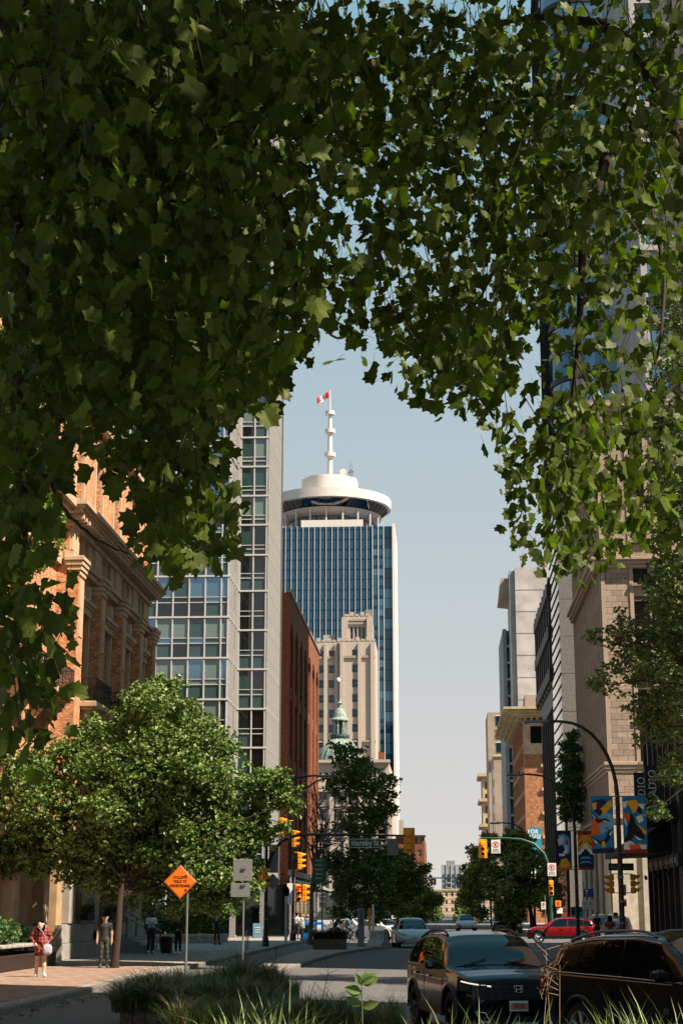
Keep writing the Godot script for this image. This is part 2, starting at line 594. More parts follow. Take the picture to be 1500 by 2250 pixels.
func build_ground():
	var mb := MB.new()
	mb.quad(Vector3(-900, 0, 80), Vector3(900, 0, 80), Vector3(900, 0, -3000), Vector3(-900, 0, -3000))
	structure("road", mb.mesh(), M.asphalt)
	# pavements: Vector2(x, z)
	var left_edge := [Vector2(-8.9, 10), Vector2(-8.9, -30), Vector2(-9.0, -44), Vector2(-9.25, -50), Vector2(-9.0, -56), Vector2(-9.0, -90), Vector2(-9.1, -98), Vector2(-8.6, -108), Vector2(-7.2, -118), Vector2(-7.2, -133)]
	var a := left_edge.duplicate()
	a.append(Vector2(-60, -133)); a.append(Vector2(-60, 10))
	slab("pavement_left", a, 0.13, M.sidewalk)
	slab("pavement_left_far", [Vector2(-8.2, -148), Vector2(-8.2, -900), Vector2(-70, -900), Vector2(-70, -148)], 0.13, M.sidewalk)
	slab("pavement_right", [Vector2(8, 10), Vector2(8, -94), Vector2(10, -97), Vector2(60, -97), Vector2(60, 10)], 0.13, M.sidewalk)
	slab("pavement_right_far", [Vector2(8, -120), Vector2(8, -900), Vector2(70, -900), Vector2(70, -120)], 0.13, M.sidewalk)
	# brick paving along the near left pavement
	slab("paved_strip", [Vector2(-9.3, -20), Vector2(-9.35, -44), Vector2(-9.6, -50), Vector2(-9.4, -57.5), Vector2(-14.2, -57.5), Vector2(-14.2, -20)], 0.135, M.paver)
	# kerb stones (left edge)
	var ks := structure("kerb", kerb_mesh(left_edge, 0.2, 0.138), M.kerb)
	ks.set_meta("kind", "structure")
	# separator between cycle lane and traffic lanes
	var sep := [Vector2(-5.35, -36), Vector2(-5.3, -50), Vector2(-5.2, -66), Vector2(-4.9, -76), Vector2(-4.2, -84), Vector2(-3.6, -89.5), Vector2(-3.9, -91.5), Vector2(-5.4, -92), Vector2(-6.4, -86), Vector2(-6.8, -76), Vector2(-6.6, -66), Vector2(-6.0, -48), Vector2(-5.9, -36)]
	slab("traffic_island", sep, 0.13, M.sidewalk)
	structure("island_kerb", kerb_mesh(sep, 0.16, 0.14), M.kerb)
	# cycle lane surface and painted markings, sheets above the asphalt
	var ln := MB.new()
	for q in [[1.9, -40, 2.0, -43], [1.9, -52, 2.0, -55], [1.9, -64, 2.0, -67], [1.9, -76, 2.0, -79]]:
		ln.quad(Vector3(q[2], 0.005, q[1]), Vector3(q[0], 0.005, q[1]), Vector3(q[0], 0.005, q[3]), Vector3(q[2], 0.005, q[3]))
	ln.quad(Vector3(-2.8, 0.005, -88.0), Vector3(7.6, 0.005, -88.0), Vector3(7.6, 0.005, -88.5), Vector3(-2.8, 0.005, -88.5))
	structure("road_markings", ln.mesh(), M.paint_white)
	# darker repair patches and sealed cracks in the asphalt
	var pt := MB.new()
	for q in [[-1.5, -44, 1.6, 5.0], [3.6, -58, 1.2, 8.0], [-7.9, -41, 0.7, 6.0], [0.4, -75, 2.4, 3.0], [5.2, -84, 1.0, 9.0], [-3.0, -58, 0.9, 3.5]]:
		pt.quad(Vector3(q[0], 0.004, q[1]), Vector3(q[0] + q[2], 0.004, q[1] + 0.1), Vector3(q[0] + q[2] + 0.05, 0.004, q[1] - q[3]), Vector3(q[0] - 0.04, 0.004, q[1] - q[3] - 0.1))
	structure("road_patch", pt.mesh(), M.asphalt_new)
	var ck := MB.new()
	for k in 26:
		var p := Vector3(rng.randf_range(-8.3, 7), 0.0085, rng.randf_range(-92, -36))
		var dir := Vector3(rng.randfn() * 0.3, 0, 1) if k % 2 else Vector3(1, 0, rng.randfn() * 0.3)
		for i in 9:
			dir = (dir + Vector3(rng.randfn(), 0, rng.randfn()) * 0.25).normalized()
			var n2 := p + dir * 0.7
			var sd := Vector3(-dir.z, 0, dir.x) * 0.025
			ck.quad(p - sd, p + sd, n2 + sd, n2 - sd)
			p = n2
	structure("road_cracks", ck.mesh(), M.tar)
	# manhole covers and drain grates
	for p in [Vector3(-1.3, 0.004, -64), Vector3(0.2, 0.004, -52), Vector3(3.5, 0.004, -70)]:
		var mh := MB.new()
		mh.lathe([Vector2(0.36, 0), Vector2(0.36, 0.006), Vector2(0.31, 0.006), Vector2(0.31, 0.002), Vector2(0.0, 0.004)], 20)
		var o := put(self, "manhole_cover", mh.mesh(), M.galvanised, Transform3D(Basis(), p))
		tag(o, "round iron manhole cover set in the asphalt", "manhole cover", "manhole covers in the road")

func kerb_mesh(line: Array, w: float, h: float) -> ArrayMesh:
	# a row of kerb stones about 1.8 m long with open joints, following a line on the ground
	var mb := MB.new()
	for i in line.size() - 1:
		var p: Vector2 = line[i]
		var q: Vector2 = line[i + 1]
		var d := q - p
		var n := maxi(1, int(round(d.length() / 1.8)))
		var ang := atan2(d.x, d.y)
		for k in n:
			var c := p.lerp(q, (k + 0.5) / n)
			mb.bevel(Vector3(c.x, h / 2 - 0.02, c.y), Vector3(w, h + 0.04, d.length() / n - 0.012), 0.02, Basis(Vector3.UP, ang))
	return mb.mesh()

# ================================================================ left buildings
const PX := Vector3(1, 0, 0)
const PZ := Vector3(0, 0, 1)
const NZ := Vector3(0, 0, -1)
const NX := Vector3(-1, 0, 0)

func balcony(parent, z: float, x: float, y: float, w: float):
	# stone slab on scrolled brackets with an iron railing, projecting towards +x
	var b := Node3D.new()
	b.name = "balcony"
	parent.add_child(b, true)
	var mb := MB.new()
	mb.bevel(Vector3(x + 0.55, y - 0.16, z), Vector3(1.15, 0.24, w), 0.03)
	mb.bevel(Vector3(x + 0.5, y - 0.33, z), Vector3(0.95, 0.1, w - 0.25), 0.02)
	put(b, "balcony_slab", mb.mesh(), M.limestone)
	for s in [-1, 1]:
		var sc := MB.new()
		var pl := []
		for i in 15:
			var t := i / 14.0 * PI * 1.9
			var r := 0.3 - 0.016 * i
			pl.append(Vector3(x + 0.38 + cos(t) * r, y - 0.75 + sin(t) * r, z + s * (w / 2 - 0.45)))
		sc.tube(pl, [0.1, 0.1, 0.08], 6)
		sc.prism([Vector2(0, 0), Vector2(0.9, 0), Vector2(0.75, -0.2), Vector2(0.45, -0.55), Vector2(0.15, -0.95), Vector2(0, -1.0)], 0.22, Transform3D(Basis(), Vector3(x, y - 0.38, z + s * (w / 2 - 0.45) - 0.11)))
		put(b, "bracket", sc.mesh(), M.limestone)
	var rl := MB.new()
	var x1 := x + 1.06
	var corners := [Vector3(x, 0, z - w / 2 + 0.06), Vector3(x1, 0, z - w / 2 + 0.06), Vector3(x1, 0, z + w / 2 - 0.06), Vector3(x, 0, z + w / 2 - 0.06)]
	for i in 3:
		var p: Vector3 = corners[i] + Vector3.UP * (y - 0.03)
		var q: Vector3 = corners[i + 1] + Vector3.UP * (y - 0.03)
		for h in [0.08, 0.5, 0.95]:
			rl.tube([p + Vector3.UP * h, q + Vector3.UP * h], [0.018 if h < 0.9 else 0.03], 5)
		var n := int(p.distance_to(q) / 0.14)
		for k in n + 1:
			var c := p.lerp(q, float(k) / n)
			rl.tube([c, c + Vector3.UP * 0.95], [0.011], 4)
			if k < n and k % 2 == 0:
				var e := p.lerp(q, float(k + 1) / n)
				rl.tube([c + Vector3.UP * 0.5, e + Vector3.UP * 0.95], [0.009], 4)
				rl.tube([e + Vector3.UP * 0.5, c + Vector3.UP * 0.95], [0.009], 4)
	put(b, "railing", rl.mesh(), M.iron)

func build_hotel():
	var t := thing("brick_club_building", "orange brick and limestone building with heavy bracketed cornice and iron balconies", "building", Vector3.ZERO)
	var X := -15.1
	var z0 := -64.8
	var L := 18.6
	var bays := [[-67.5, 1.75], [-72.3, 1.75], [-76.9, 1.7], [-81.1, 1.4]]
	# pavilion facade: ground floor stone, brick above
	var ops := []
	for b in bays:
		var u: float = z0 - b[0]
		ops.append([u - b[1] / 2, 10.45, u + b[1] / 2, 14.2])
		ops.append([u - 0.95, 16.55, u - 0.12, 17.45])
		ops.append([u + 0.12, 16.55, u + 0.95, 17.45])
	var w := MB.new()
	var o := Vector3(X, 4.6, z0)
	var op2 := []
	for q in ops:
		op2.append([q[0], q[1] - 4.6, q[2], q[3] - 4.6])
	w.facade(o, NZ, PX, L, 11.2, op2.filter(func(q): return q[1] < 11.0), 0.42)
	w.quad(Vector3(X - 0.5, 4.6, z0), Vector3(X, 4.6, z0), Vector3(X, 18.2, z0), Vector3(X - 0.5, 18.2, z0))
	w.quad(Vector3(X, 4.6, z0 - L), Vector3(X - 14, 4.6, z0 - L), Vector3(X - 14, 23.4, z0 - L), Vector3(X, 23.4, z0 - L))
	put(t, "brick_wall", w.mesh(), M.brick)
	# frieze storey in limestone
	var fr := MB.new()
	var op3 := []
	for q in ops:
		if q[1] > 16:
			op3.append([q[0], q[1] - 15.8, q[2], q[3] - 15.8])
	fr.facade(Vector3(X + 0.01, 15.8, z0), NZ, PX, L, 2.4, op3, 0.35)
	put(t, "frieze", fr.mesh(), M.limestone)
	for q in op2:
		if q[1] < 11:
			win(t, o, NZ, PX, q, 0.4, M.glass_dark, M.white_metal, 2, 3, 0.08)
		else:
			win(t, o, NZ, PX, q, 0.33, M.glass_dark, M.limestone, 1, 1, 0.06)
	# window surrounds: lintel with keystone and dentils
	for b in bays:
		var s := MB.new()
		s.box(Vector3(X + 0.1, 14.45, b[0]), Vector3(0.24, 0.42, b[1] + 0.5))
		s.box(Vector3(X + 0.18, 14.75, b[0]), Vector3(0.4, 0.16, b[1] + 0.9))
		s.box(Vector3(X + 0.2, 15.05, b[0]), Vector3(0.3, 0.75, 0.4))
		for k in 9:
			s.box(Vector3(X + 0.25, 14.6, b[0] - b[1] / 2 + k * b[1] / 8.0), Vector3(0.14, 0.13, 0.12))
		for sd in [-1, 1]:
			s.box(Vector3(X + 0.06, 12.3, b[0] + sd * (b[1] / 2 + 0.13)), Vector3(0.16, 3.9, 0.22))
		put(t, "window_surround", s.mesh(), M.limestone)
		balcony(t, b[0], X, 10.4, 3.4)
	# pilasters with capital, panel and ledge
	for pz in [[-64.8, -65.85], [-69.25, -70.35], [-74.15, -75.15], [-78.7, -79.75], [-82.4, -83.4]]:
		var cz: float = (pz[0] + pz[1]) / 2
		var pw: float = pz[0] - pz[1]
		var pil := put(t, "pilaster", null, M.brick)
		var pm := MB.new()
		pm.box(Vector3(X + 0.22, 10.0, cz), Vector3(0.46, 10.8, pw))
		pil.mesh = pm.mesh()
		var cp := MB.new()
		for k in 4:
			cp.bevel(Vector3(X + 0.25, 15.5 + k * 0.2, cz), Vector3(0.52 + 0.1 * k, 0.19, pw + 0.05 + 0.1 * k), 0.02)
		put(pil, "capital", cp.mesh(), M.limestone)
		var pn := MB.new()
		pn.bevel(Vector3(X + 0.46, 14.1, cz), Vector3(0.06, 2.4, pw * 0.55), 0.015)
		put(pil, "panel", pn.mesh(), M.limestone)
	# ledges and main cornice
	var ar := MB.new()
	ar.span(Vector3(X - 0.2, 15.84, z0 + 0.05), Vector3(X + 0.32, 16.06, z0 - L))
	ar.span(Vector3(X - 0.2, 16.06, z0 + 0.12), Vector3(X + 0.45, 16.2, z0 - L - 0.1))
	ar.span(Vector3(X - 0.2, 16.2, z0 + 0.02), Vector3(X + 0.2, 16.42, z0 - L))
	put(t, "architrave", ar.mesh(), M.limestone)
	for pl in [[-70.0], [-74.7], [-79.2], [-65.5]]:
		put(t, "frieze_panel", boxm(Vector3(0.1, 0.95, 1.25)), M.limestone, Transform3D(Basis(), Vector3(X + 0.06, 17.0, pl[0])))
	var co := MB.new()
	co.span(Vector3(X - 0.3, 17.5, z0 + 0.2), Vector3(X + 0.16, 17.72, z0 - L - 0.1))
	co.span(Vector3(X - 0.3, 17.98, z0 + 0.55), Vector3(X + 0.62, 18.12, z0 - L - 0.45))
	co.span(Vector3(X - 0.3, 18.12, z0 + 0.62), Vector3(X + 0.72, 18.24, z0 - L - 0.52))
	co.span(Vector3(X - 0.3, 18.24, z0 + 0.72), Vector3(X + 0.84, 18.42, z0 - L - 0.62))
	put(t, "cornice", co.mesh(), M.limestone)
	var bm := boxm(Vector3(0.52, 0.22, 0.24))
	for k in 33:
		put(t, "cornice_bracket", bm, M.limestone, Transform3D(Basis(), Vector3(X + 0.34, 17.85, z0 + 0.1 - k * 0.57)))
	# attic storey
	var at := MB.new()
	var aops := []
	for k in 4:
		var u: float = z0 - 0.3 - [-67.4, -71.4, -75.6, -80.0][k]
		aops.append([u - 0.75, 0.7, u + 0.75, 3.9])
	var ao := Vector3(X - 0.35, 18.42, z0 - 0.3)
	at.facade(ao, NZ, PX, L - 0.3, 5.0, aops, 0.5)
	at.quad(ao + Vector3(-12, 0, 0), ao, ao + Vector3(0, 5.0, 0), ao + Vector3(-12, 5.0, 0))
	put(t, "attic_wall", at.mesh(), M.brick)
	for q in aops:
		win(t, ao, NZ, PX, q, 0.48, M.beige_wall, M.limestone, 1, 2, 0.08)
		var c: Vector3 = ao + NZ * (q[0] + q[2]) / 2
		var s := MB.new()
		for sd in [-1, 1]:
			s.box(c + Vector3(0.05, 2.3, sd * 0.86), Vector3(0.14, 3.4, 0.2))
		s.box(c + Vector3(0.1, 4.1, 0), Vector3(0.3, 0.35, 2.1))
		s.box(c + Vector3(0.1, 0.6, 0), Vector3(0.3, 0.18, 2.0))
		put(t, "window_surround", s.mesh(), M.limestone)
	var pa := MB.new()
	pa.span(Vector3(X - 0.8, 23.42, z0 + 0.1), Vector3(X + 0.1, 23.62, z0 - L))
	pa.span(Vector3(X - 0.8, 23.62, z0 - 0.05), Vector3(X - 0.1, 24.1, z0 - L + 0.2))
	pa.span(Vector3(X - 0.8, 24.1, z0 + 0.05), Vector3(X + 0.02, 24.25, z0 - L + 0.1))
	put(t, "parapet", pa.mesh(), M.limestone)
	# carved crest: shield with swags and scrolls
	var cr := MB.new()
	var cc := Vector3(X - 0.05, 22.9, -73.6)
	cr.ell(cc, Vector3(0.3, 0.85, 0.6), Basis(), 14, 10)
	for k in 22:
		var a := k * 0.61
		cr.ell(cc + Vector3(0.12 + 0.1 * sin(k * 1.7), 0.95 * sin(a) * (0.7 + 0.02 * k), 1.1 * cos(a) * (0.5 + 0.03 * k)), Vector3(0.2, 0.24, 0.2 + 0.08 * sin(k * 2.3)), Basis(Vector3(1, 0.2, 0).normalized(), a), 8, 6)
	for sd in [-1, 1]:
		var pl := []
		for i in 12:
			var tt := i / 11.0 * 5.5
			pl.append(cc + Vector3(0.14, -0.6 + sin(tt) * (0.55 - 0.035 * i), sd * (1.5 + cos(tt) * (0.55 - 0.035 * i))))
		cr.tube(pl, [0.13, 0.1], 7)
	put(t, "carved_crest", cr.mesh(), M.limestone)
	# near wing, set back, running past the left of the frame
	var nw := MB.new()
	var nx := X - 0.5
	var nops := []
	for k in 11:
		var u := 2.4 + k * 4.3
		nops.append([u - 0.75, 5.9, u + 0.75, 9.6])
		nops.append([u - 0.6, 12.0, u + 0.6, 13.6])
		nops.append([u - 0.75, 15.1, u + 0.75, 18.6])
	var no := Vector3(nx, 4.6, z0 + 48)
	nw.facade(no, NZ, PX, 48, 18.4, nops, 0.4)
	put(t, "near_wall", nw.mesh(), M.brick)
	for q in nops:
		win(t, no, NZ, PX, q, 0.38, M.glass_dark if q[1] < 14 else M.beige_wall, M.white_metal, 2, 3, 0.08)
	var nc := MB.new()
	nc.span(Vector3(nx - 0.2, 15.85, z0 + 48), Vector3(nx + 0.22, 16.35, z0 + 0.02))
	nc.span(Vector3(nx - 0.2, 17.5, z0 + 48), Vector3(nx + 0.3, 17.9, z0 + 0.2))
	nc.span(Vector3(nx - 0.2, 17.9, z0 + 48), Vector3(nx + 0.7, 18.12, z0 + 0.55))
	nc.span(Vector3(nx - 0.2, 18.12, z0 + 48), Vector3(nx + 0.9, 18.42, z0 + 0.73))
	put(t, "near_cornice", nc.mesh(), M.limestone)
	for k in 3:
		balcony(t, z0 + 2.2 + k * 4.3, nx, 10.4, 3.0)
	# ground floor: pale stone plinth, beige wall, pilasters, entrance
	var gf := MB.new()
	var gops := [[3.4, 1.6, 4.7, 3.9], [8.3, 1.6, 9.6, 3.9], [11.3, 1.0, 12.9, 4.0], [15.2, 1.6, 16.5, 3.9]]
	var go := Vector3(X + 0.05, 0.12, z0)
	gf.facade(go, NZ, PX, L, 4.5, gops, 0.35)
	gf.quad(Vector3(X - 0.6, 0.12, z0), Vector3(X + 0.05, 0.12, z0), Vector3(X + 0.05, 4.62, z0), Vector3(X - 0.6, 4.62, z0))
	gf.quad(Vector3(nx + 0.02, 0.12, z0 + 48), Vector3(nx + 0.02, 0.12, z0), Vector3(nx + 0.02, 4.62, z0), Vector3(nx + 0.02, 4.62, z0 + 48))
	put(t, "ground_floor_wall", gf.mesh(), M.beige_wall)
	for i in gops.size():
		var q = gops[i]
		win(t, go, NZ, PX, q, 0.33, M.glass_dark, M.iron if i != 2 else M.bronze, 2, 2, 0.07, "window" if i != 2 else "door")
	var st := MB.new()
	st.span(Vector3(X - 0.5, 4.6, z0 + 0.1), Vector3(X + 0.4, 5.0, z0 - L))
	st.span(Vector3(nx - 0.1, 4.6, z0 + 48), Vector3(nx + 0.35, 5.0, z0 + 0.15))
	put(t, "string_course", st.mesh(), M.limestone)
	# plinth panels, each a slab
	for k in 9:
		var zz := z0 - 1.0 - k * 2.06
		if k == 5: continue
		put(t, "plinth_slab", bevm(Vector3(0.3, 0.62, 2.03), 0.015), M.limestone_grey, Transform3D(Basis(), Vector3(X + 0.2, 0.44, zz)))
		put(t, "plinth_slab", bevm(Vector3(0.26, 0.72, 2.03), 0.015), M.limestone_grey, Transform3D(Basis(), Vector3(X + 0.18, 1.12, zz)))
	for k in 22:
		put(t, "plinth_slab", bevm(Vector3(0.3, 1.35, 2.1), 0.015), M.limestone_grey, Transform3D(Basis(), Vector3(nx + 0.1, 0.8, z0 + 1.2 + k * 2.13)))
	for pz in [-63.6, -59.0, -66.2, -71.0, -75.4, -78.4]:
		put(t, "stone_pilaster", bevm(Vector3(0.5, 3.1, 0.85), 0.04), M.limestone if pz > -65 else M.limestone_grey, Transform3D(Basis(), Vector3(X + 0.12 if pz < z0 else nx + 0.2, 3.04, pz)))
	for pz in [-70.0, -74.0]:
		pass
	# entrance steps with brass posts
	for k in 5:
		put(t, "step", bevm(Vector3(0.36 * (5 - k) + 0.3, 0.17, 2.6), 0.012), M.limestone_grey, Transform3D(Basis(), Vector3(X + 0.1 + (0.36 * (5 - k) + 0.3) / 2, 0.215 + 0.17 * k, -76.9)))
	for s in [-1, 1]:
		var hr := MB.new()
		hr.tube([Vector3(X + 2.0, 1.05, -76.9 + s * 1.2), Vector3(X + 0.3, 2.0, -76.9 + s * 1.2), Vector3(X + 0.05, 2.05, -76.9 + s * 1.2)], [0.035], 7)
		var h := put(t, "handrail", hr.mesh(), M.steel)
		var hp := MB.new()
		hp.tube([Vector3(X + 1.95, 0.2, -76.9 + s * 1.2), Vector3(X + 1.95, 1.05, -76.9 + s * 1.2)], [0.035], 7)
		hp.tube([Vector3(X + 0.8, 0.8, -76.9 + s * 1.2), Vector3(X + 0.8, 1.7, -76.9 + s * 1.2)], [0.035], 7)
		put(h, "post", hp.mesh(), M.bronze)
	var pq := MB.new()
	pq.ell(Vector3(X + 0.36, 1.0, -70.9), Vector3(0.03, 0.2, 0.16))
	put(t, "brass_plaque", pq.mesh(), M.bronze)
	# window boxes with plants
	for zz in [-68.85, -73.75]:
		var wb := thing("window_box", ["dark window box of red and green plants beside the brass plaque", "dark window box of plants next to the entrance steps"][0 if zz > -70 else 1], "window box", Vector3(X + 0.45, 1.62, zz))
		put(wb, "box", bevm(Vector3(0.3, 0.26, 1.5), 0.015), M.black_matt, Transform3D(Basis(), Vector3(0, 0.13, 0)))
		put_foliage(wb, "plants", [[Vector3(0, 0.42, 0), Vector3(0.2, 0.22, 0.75)]], 150, 0.09, [Color(0.04, 0.09, 0.025), Color(0.06, 0.12, 0.03), Color(0.16, 0.03, 0.03)])

func boxm(s: Vector3) -> ArrayMesh:
	var mb := MB.new()
	mb.box(Vector3.ZERO, s)
	return mb.mesh()
func bevm(s: Vector3, r: float) -> ArrayMesh:
	var mb := MB.new()
	mb.bevel(Vector3.ZERO, s, r)
	return mb.mesh()

# ---------------------------------------------------------------- glass tower
func build_glass_tower():
	var t := thing("glass_tower", "pale metal and green glass tower with stepped curtain wall behind the brick club", "building", Vector3.ZERO)
	var ys := []
	for y in [1643, 1558, 1471, 1385, 1299, 1220, 1154, 1090, 1026, 962, 892]:
		ys.append(atz(555, y, -124).y)
	var low := [0.15, 4.8, 8.4]
	var lv: Array = low.filter(func(q): return q < ys[0] - 1.5) + ys
	while lv[-1] < 82:
		lv.append(lv[-1] + 2.75)
	# solid core behind the glass
	var core := MB.new()
	core.span(Vector3(-34, 0.1, -118.25), Vector3(-15.65, lv[-1], -150))
	core.span(Vector3(-15.65, 0.1, -124.25), Vector3(-13.2, lv[-1], -133.1))
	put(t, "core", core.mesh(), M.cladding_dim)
	var panes := [M.glass_dark, M.glass_green, M.glass_sky, M.glass_curtain]
	# face A (towards the camera) and face B (stepped back)
	for face in 2:
		var z: float = [-118.0, -124.0][face]
		var cols: Array = [[-15.45, -15.95, -17.15, -18.35, -19.55, -20.75, -21.95, -23.15, -24.35, -25.55, -26.75, -27.95, -29.15], [-13.3, -14.3, -15.35]][face]
		var rest := MB.new()
		for c in cols.size() - 1:
			for f in lv.size() - 1:
				var y0: float = lv[f]
				var h: float = lv[f + 1] - y0
				var x0: float = cols[c + 1]
				var x1: float = cols[c]
				var cx := (x0 + x1) / 2
				var tall := h > 2.6
				var sp := h * (0.36 if tall else 0.2)
				var st := h * 0.13
				var hid := face == 0 and (f > 13 or cx < -22.2)
				for q in [[0.0, sp, 0], [sp, st, 1], [sp + st, h - sp - st, 2]]:
					var cen := Vector3(cx, y0 + q[0] + q[1] / 2, z - 0.03)
					var sz := Vector3(x1 - x0 - 0.05, q[1] - 0.05, 0.03)
					if hid:
						rest.box(cen, sz)
						continue
					var m: Material = M.glass_spandrel
					if q[2] > 0:
						var r := rng.randf()
						if face == 1:
							m = M.glass_curtain if (f > 8 and r < 0.6) else (M.glass_dark if r < 0.55 else M.glass_green)
						else:
							m = M.glass_dark if r < 0.26 else (M.glass_sky if r < 0.62 else (M.glass_green if r < 0.82 else M.glass_curtain))
					elif rng.randf() < 0.3:
						m = M.glass_dark
					pbox(t, "spandrel_panel" if q[2] == 0 else ("low_pane" if q[2] == 1 else "window_pane"), m, cen, sz)
		if rest.v.size() > 0:
			stuff(put(t, "upper_glazing", rest.mesh(), M.glass_green))
		for c in cols.size():
			pbox(t, "mullion", M.mullion, Vector3(cols[c], lv[-1] / 2, z + 0.03), Vector3(0.09, lv[-1], 0.16))
		var wdt: float = cols[0] - cols[-1]
		for f in lv.size():
			var h: float = (lv[f + 1] - lv[f]) if f < lv.size() - 1 else 3.0
			pbox(t, "transom", M.mullion, Vector3((cols[0] + cols[-1]) / 2, lv[f], z + 0.05), Vector3(wdt + 0.3, 0.13, 0.2))
			pbox(t, "transom", M.mullion, Vector3((cols[0] + cols[-1]) / 2, lv[f] + h * (0.36 if h > 2.6 else 0.2), z + 0.01), Vector3(wdt, 0.06, 0.09))
			pbox(t, "transom", M.mullion, Vector3((cols[0] + cols[-1]) / 2, lv[f] + h * (0.49 if h > 2.6 else 0.33), z + 0.01), Vector3(wdt, 0.05, 0.09))
	# side walls of ribbed metal, floor by floor
	for sd in [[-15.42, -118.0, -124.0, 5], [-13.17, -124.0, -133.2, 11]]:
		var sw := MB.new()
		sw.quad(Vector3(sd[0], 0.1, sd[1]), Vector3(sd[0], 0.1, sd[2]), Vector3(sd[0], lv[-1], sd[2]), Vector3(sd[0], lv[-1], sd[1]))
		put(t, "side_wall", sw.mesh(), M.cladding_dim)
		for k in sd[3] + 1:
			pbox(t, "rib", M.cladding, Vector3(sd[0] + 0.04, lv[-1] / 2, lerpf(sd[1] - 0.06, sd[2] + 0.06, float(k) / sd[3])), Vector3(0.14, lv[-1], 0.1 if k % 2 else 0.2))
		for f in lv.size():
			pbox(t, "floor_band", M.cladding, Vector3(sd[0] + 0.02, lv[f], (sd[1] + sd[2]) / 2), Vector3(0.1, 0.11, sd[1] - sd[2] - 0.02))
			if sd[3] == 5 and f < lv.size() - 1:
				var h: float = lv[f + 1] - lv[f]
				pbox(t, "side_window", M.glass_green, Vector3(sd[0] + 0.015, lv[f] + h * 0.65, -121.2), Vector3(0.03, h * 0.5, 1.0))
	pbox(t, "drain_pipe", M.steel, Vector3(-13.05, lv[-1] / 2, -133.4), Vector3(0.18, lv[-1], 0.18))
	# street-level shop with canopy
	var cn := MB.new()
	cn.bevel(Vector3(-14.6, 4.3, -118.2), Vector3(4.6, 0.22, 2.4), 0.05)
	put(t, "canopy", cn.mesh(), M.cladding_dim)
	for k in 4:
		pbox(t, "shop_column", M.cladding_dim, Vector3(-16.8 + k * 2.1, 2.2, -117.6), Vector3(0.35, 4.2, 0.35))
	for k in 3:
		pbox(t, "shop_window", M.glass_dark, Vector3(-15.75 + k * 2.1, 2.0, -117.75), Vector3(1.6, 3.6, 0.06))
	var RODX: float = atz(447, 2010, -117.3).x
	text(t, "sign_lettering", "RODNEY", 0.42, M.sign_white, Transform3D(Basis(), Vector3(RODX, 2.75, -117.3)))
	pbox(t, "sign_board", M.black_matt, Vector3(RODX, 2.75, -117.4), Vector3(3.4, 0.7, 0.14))

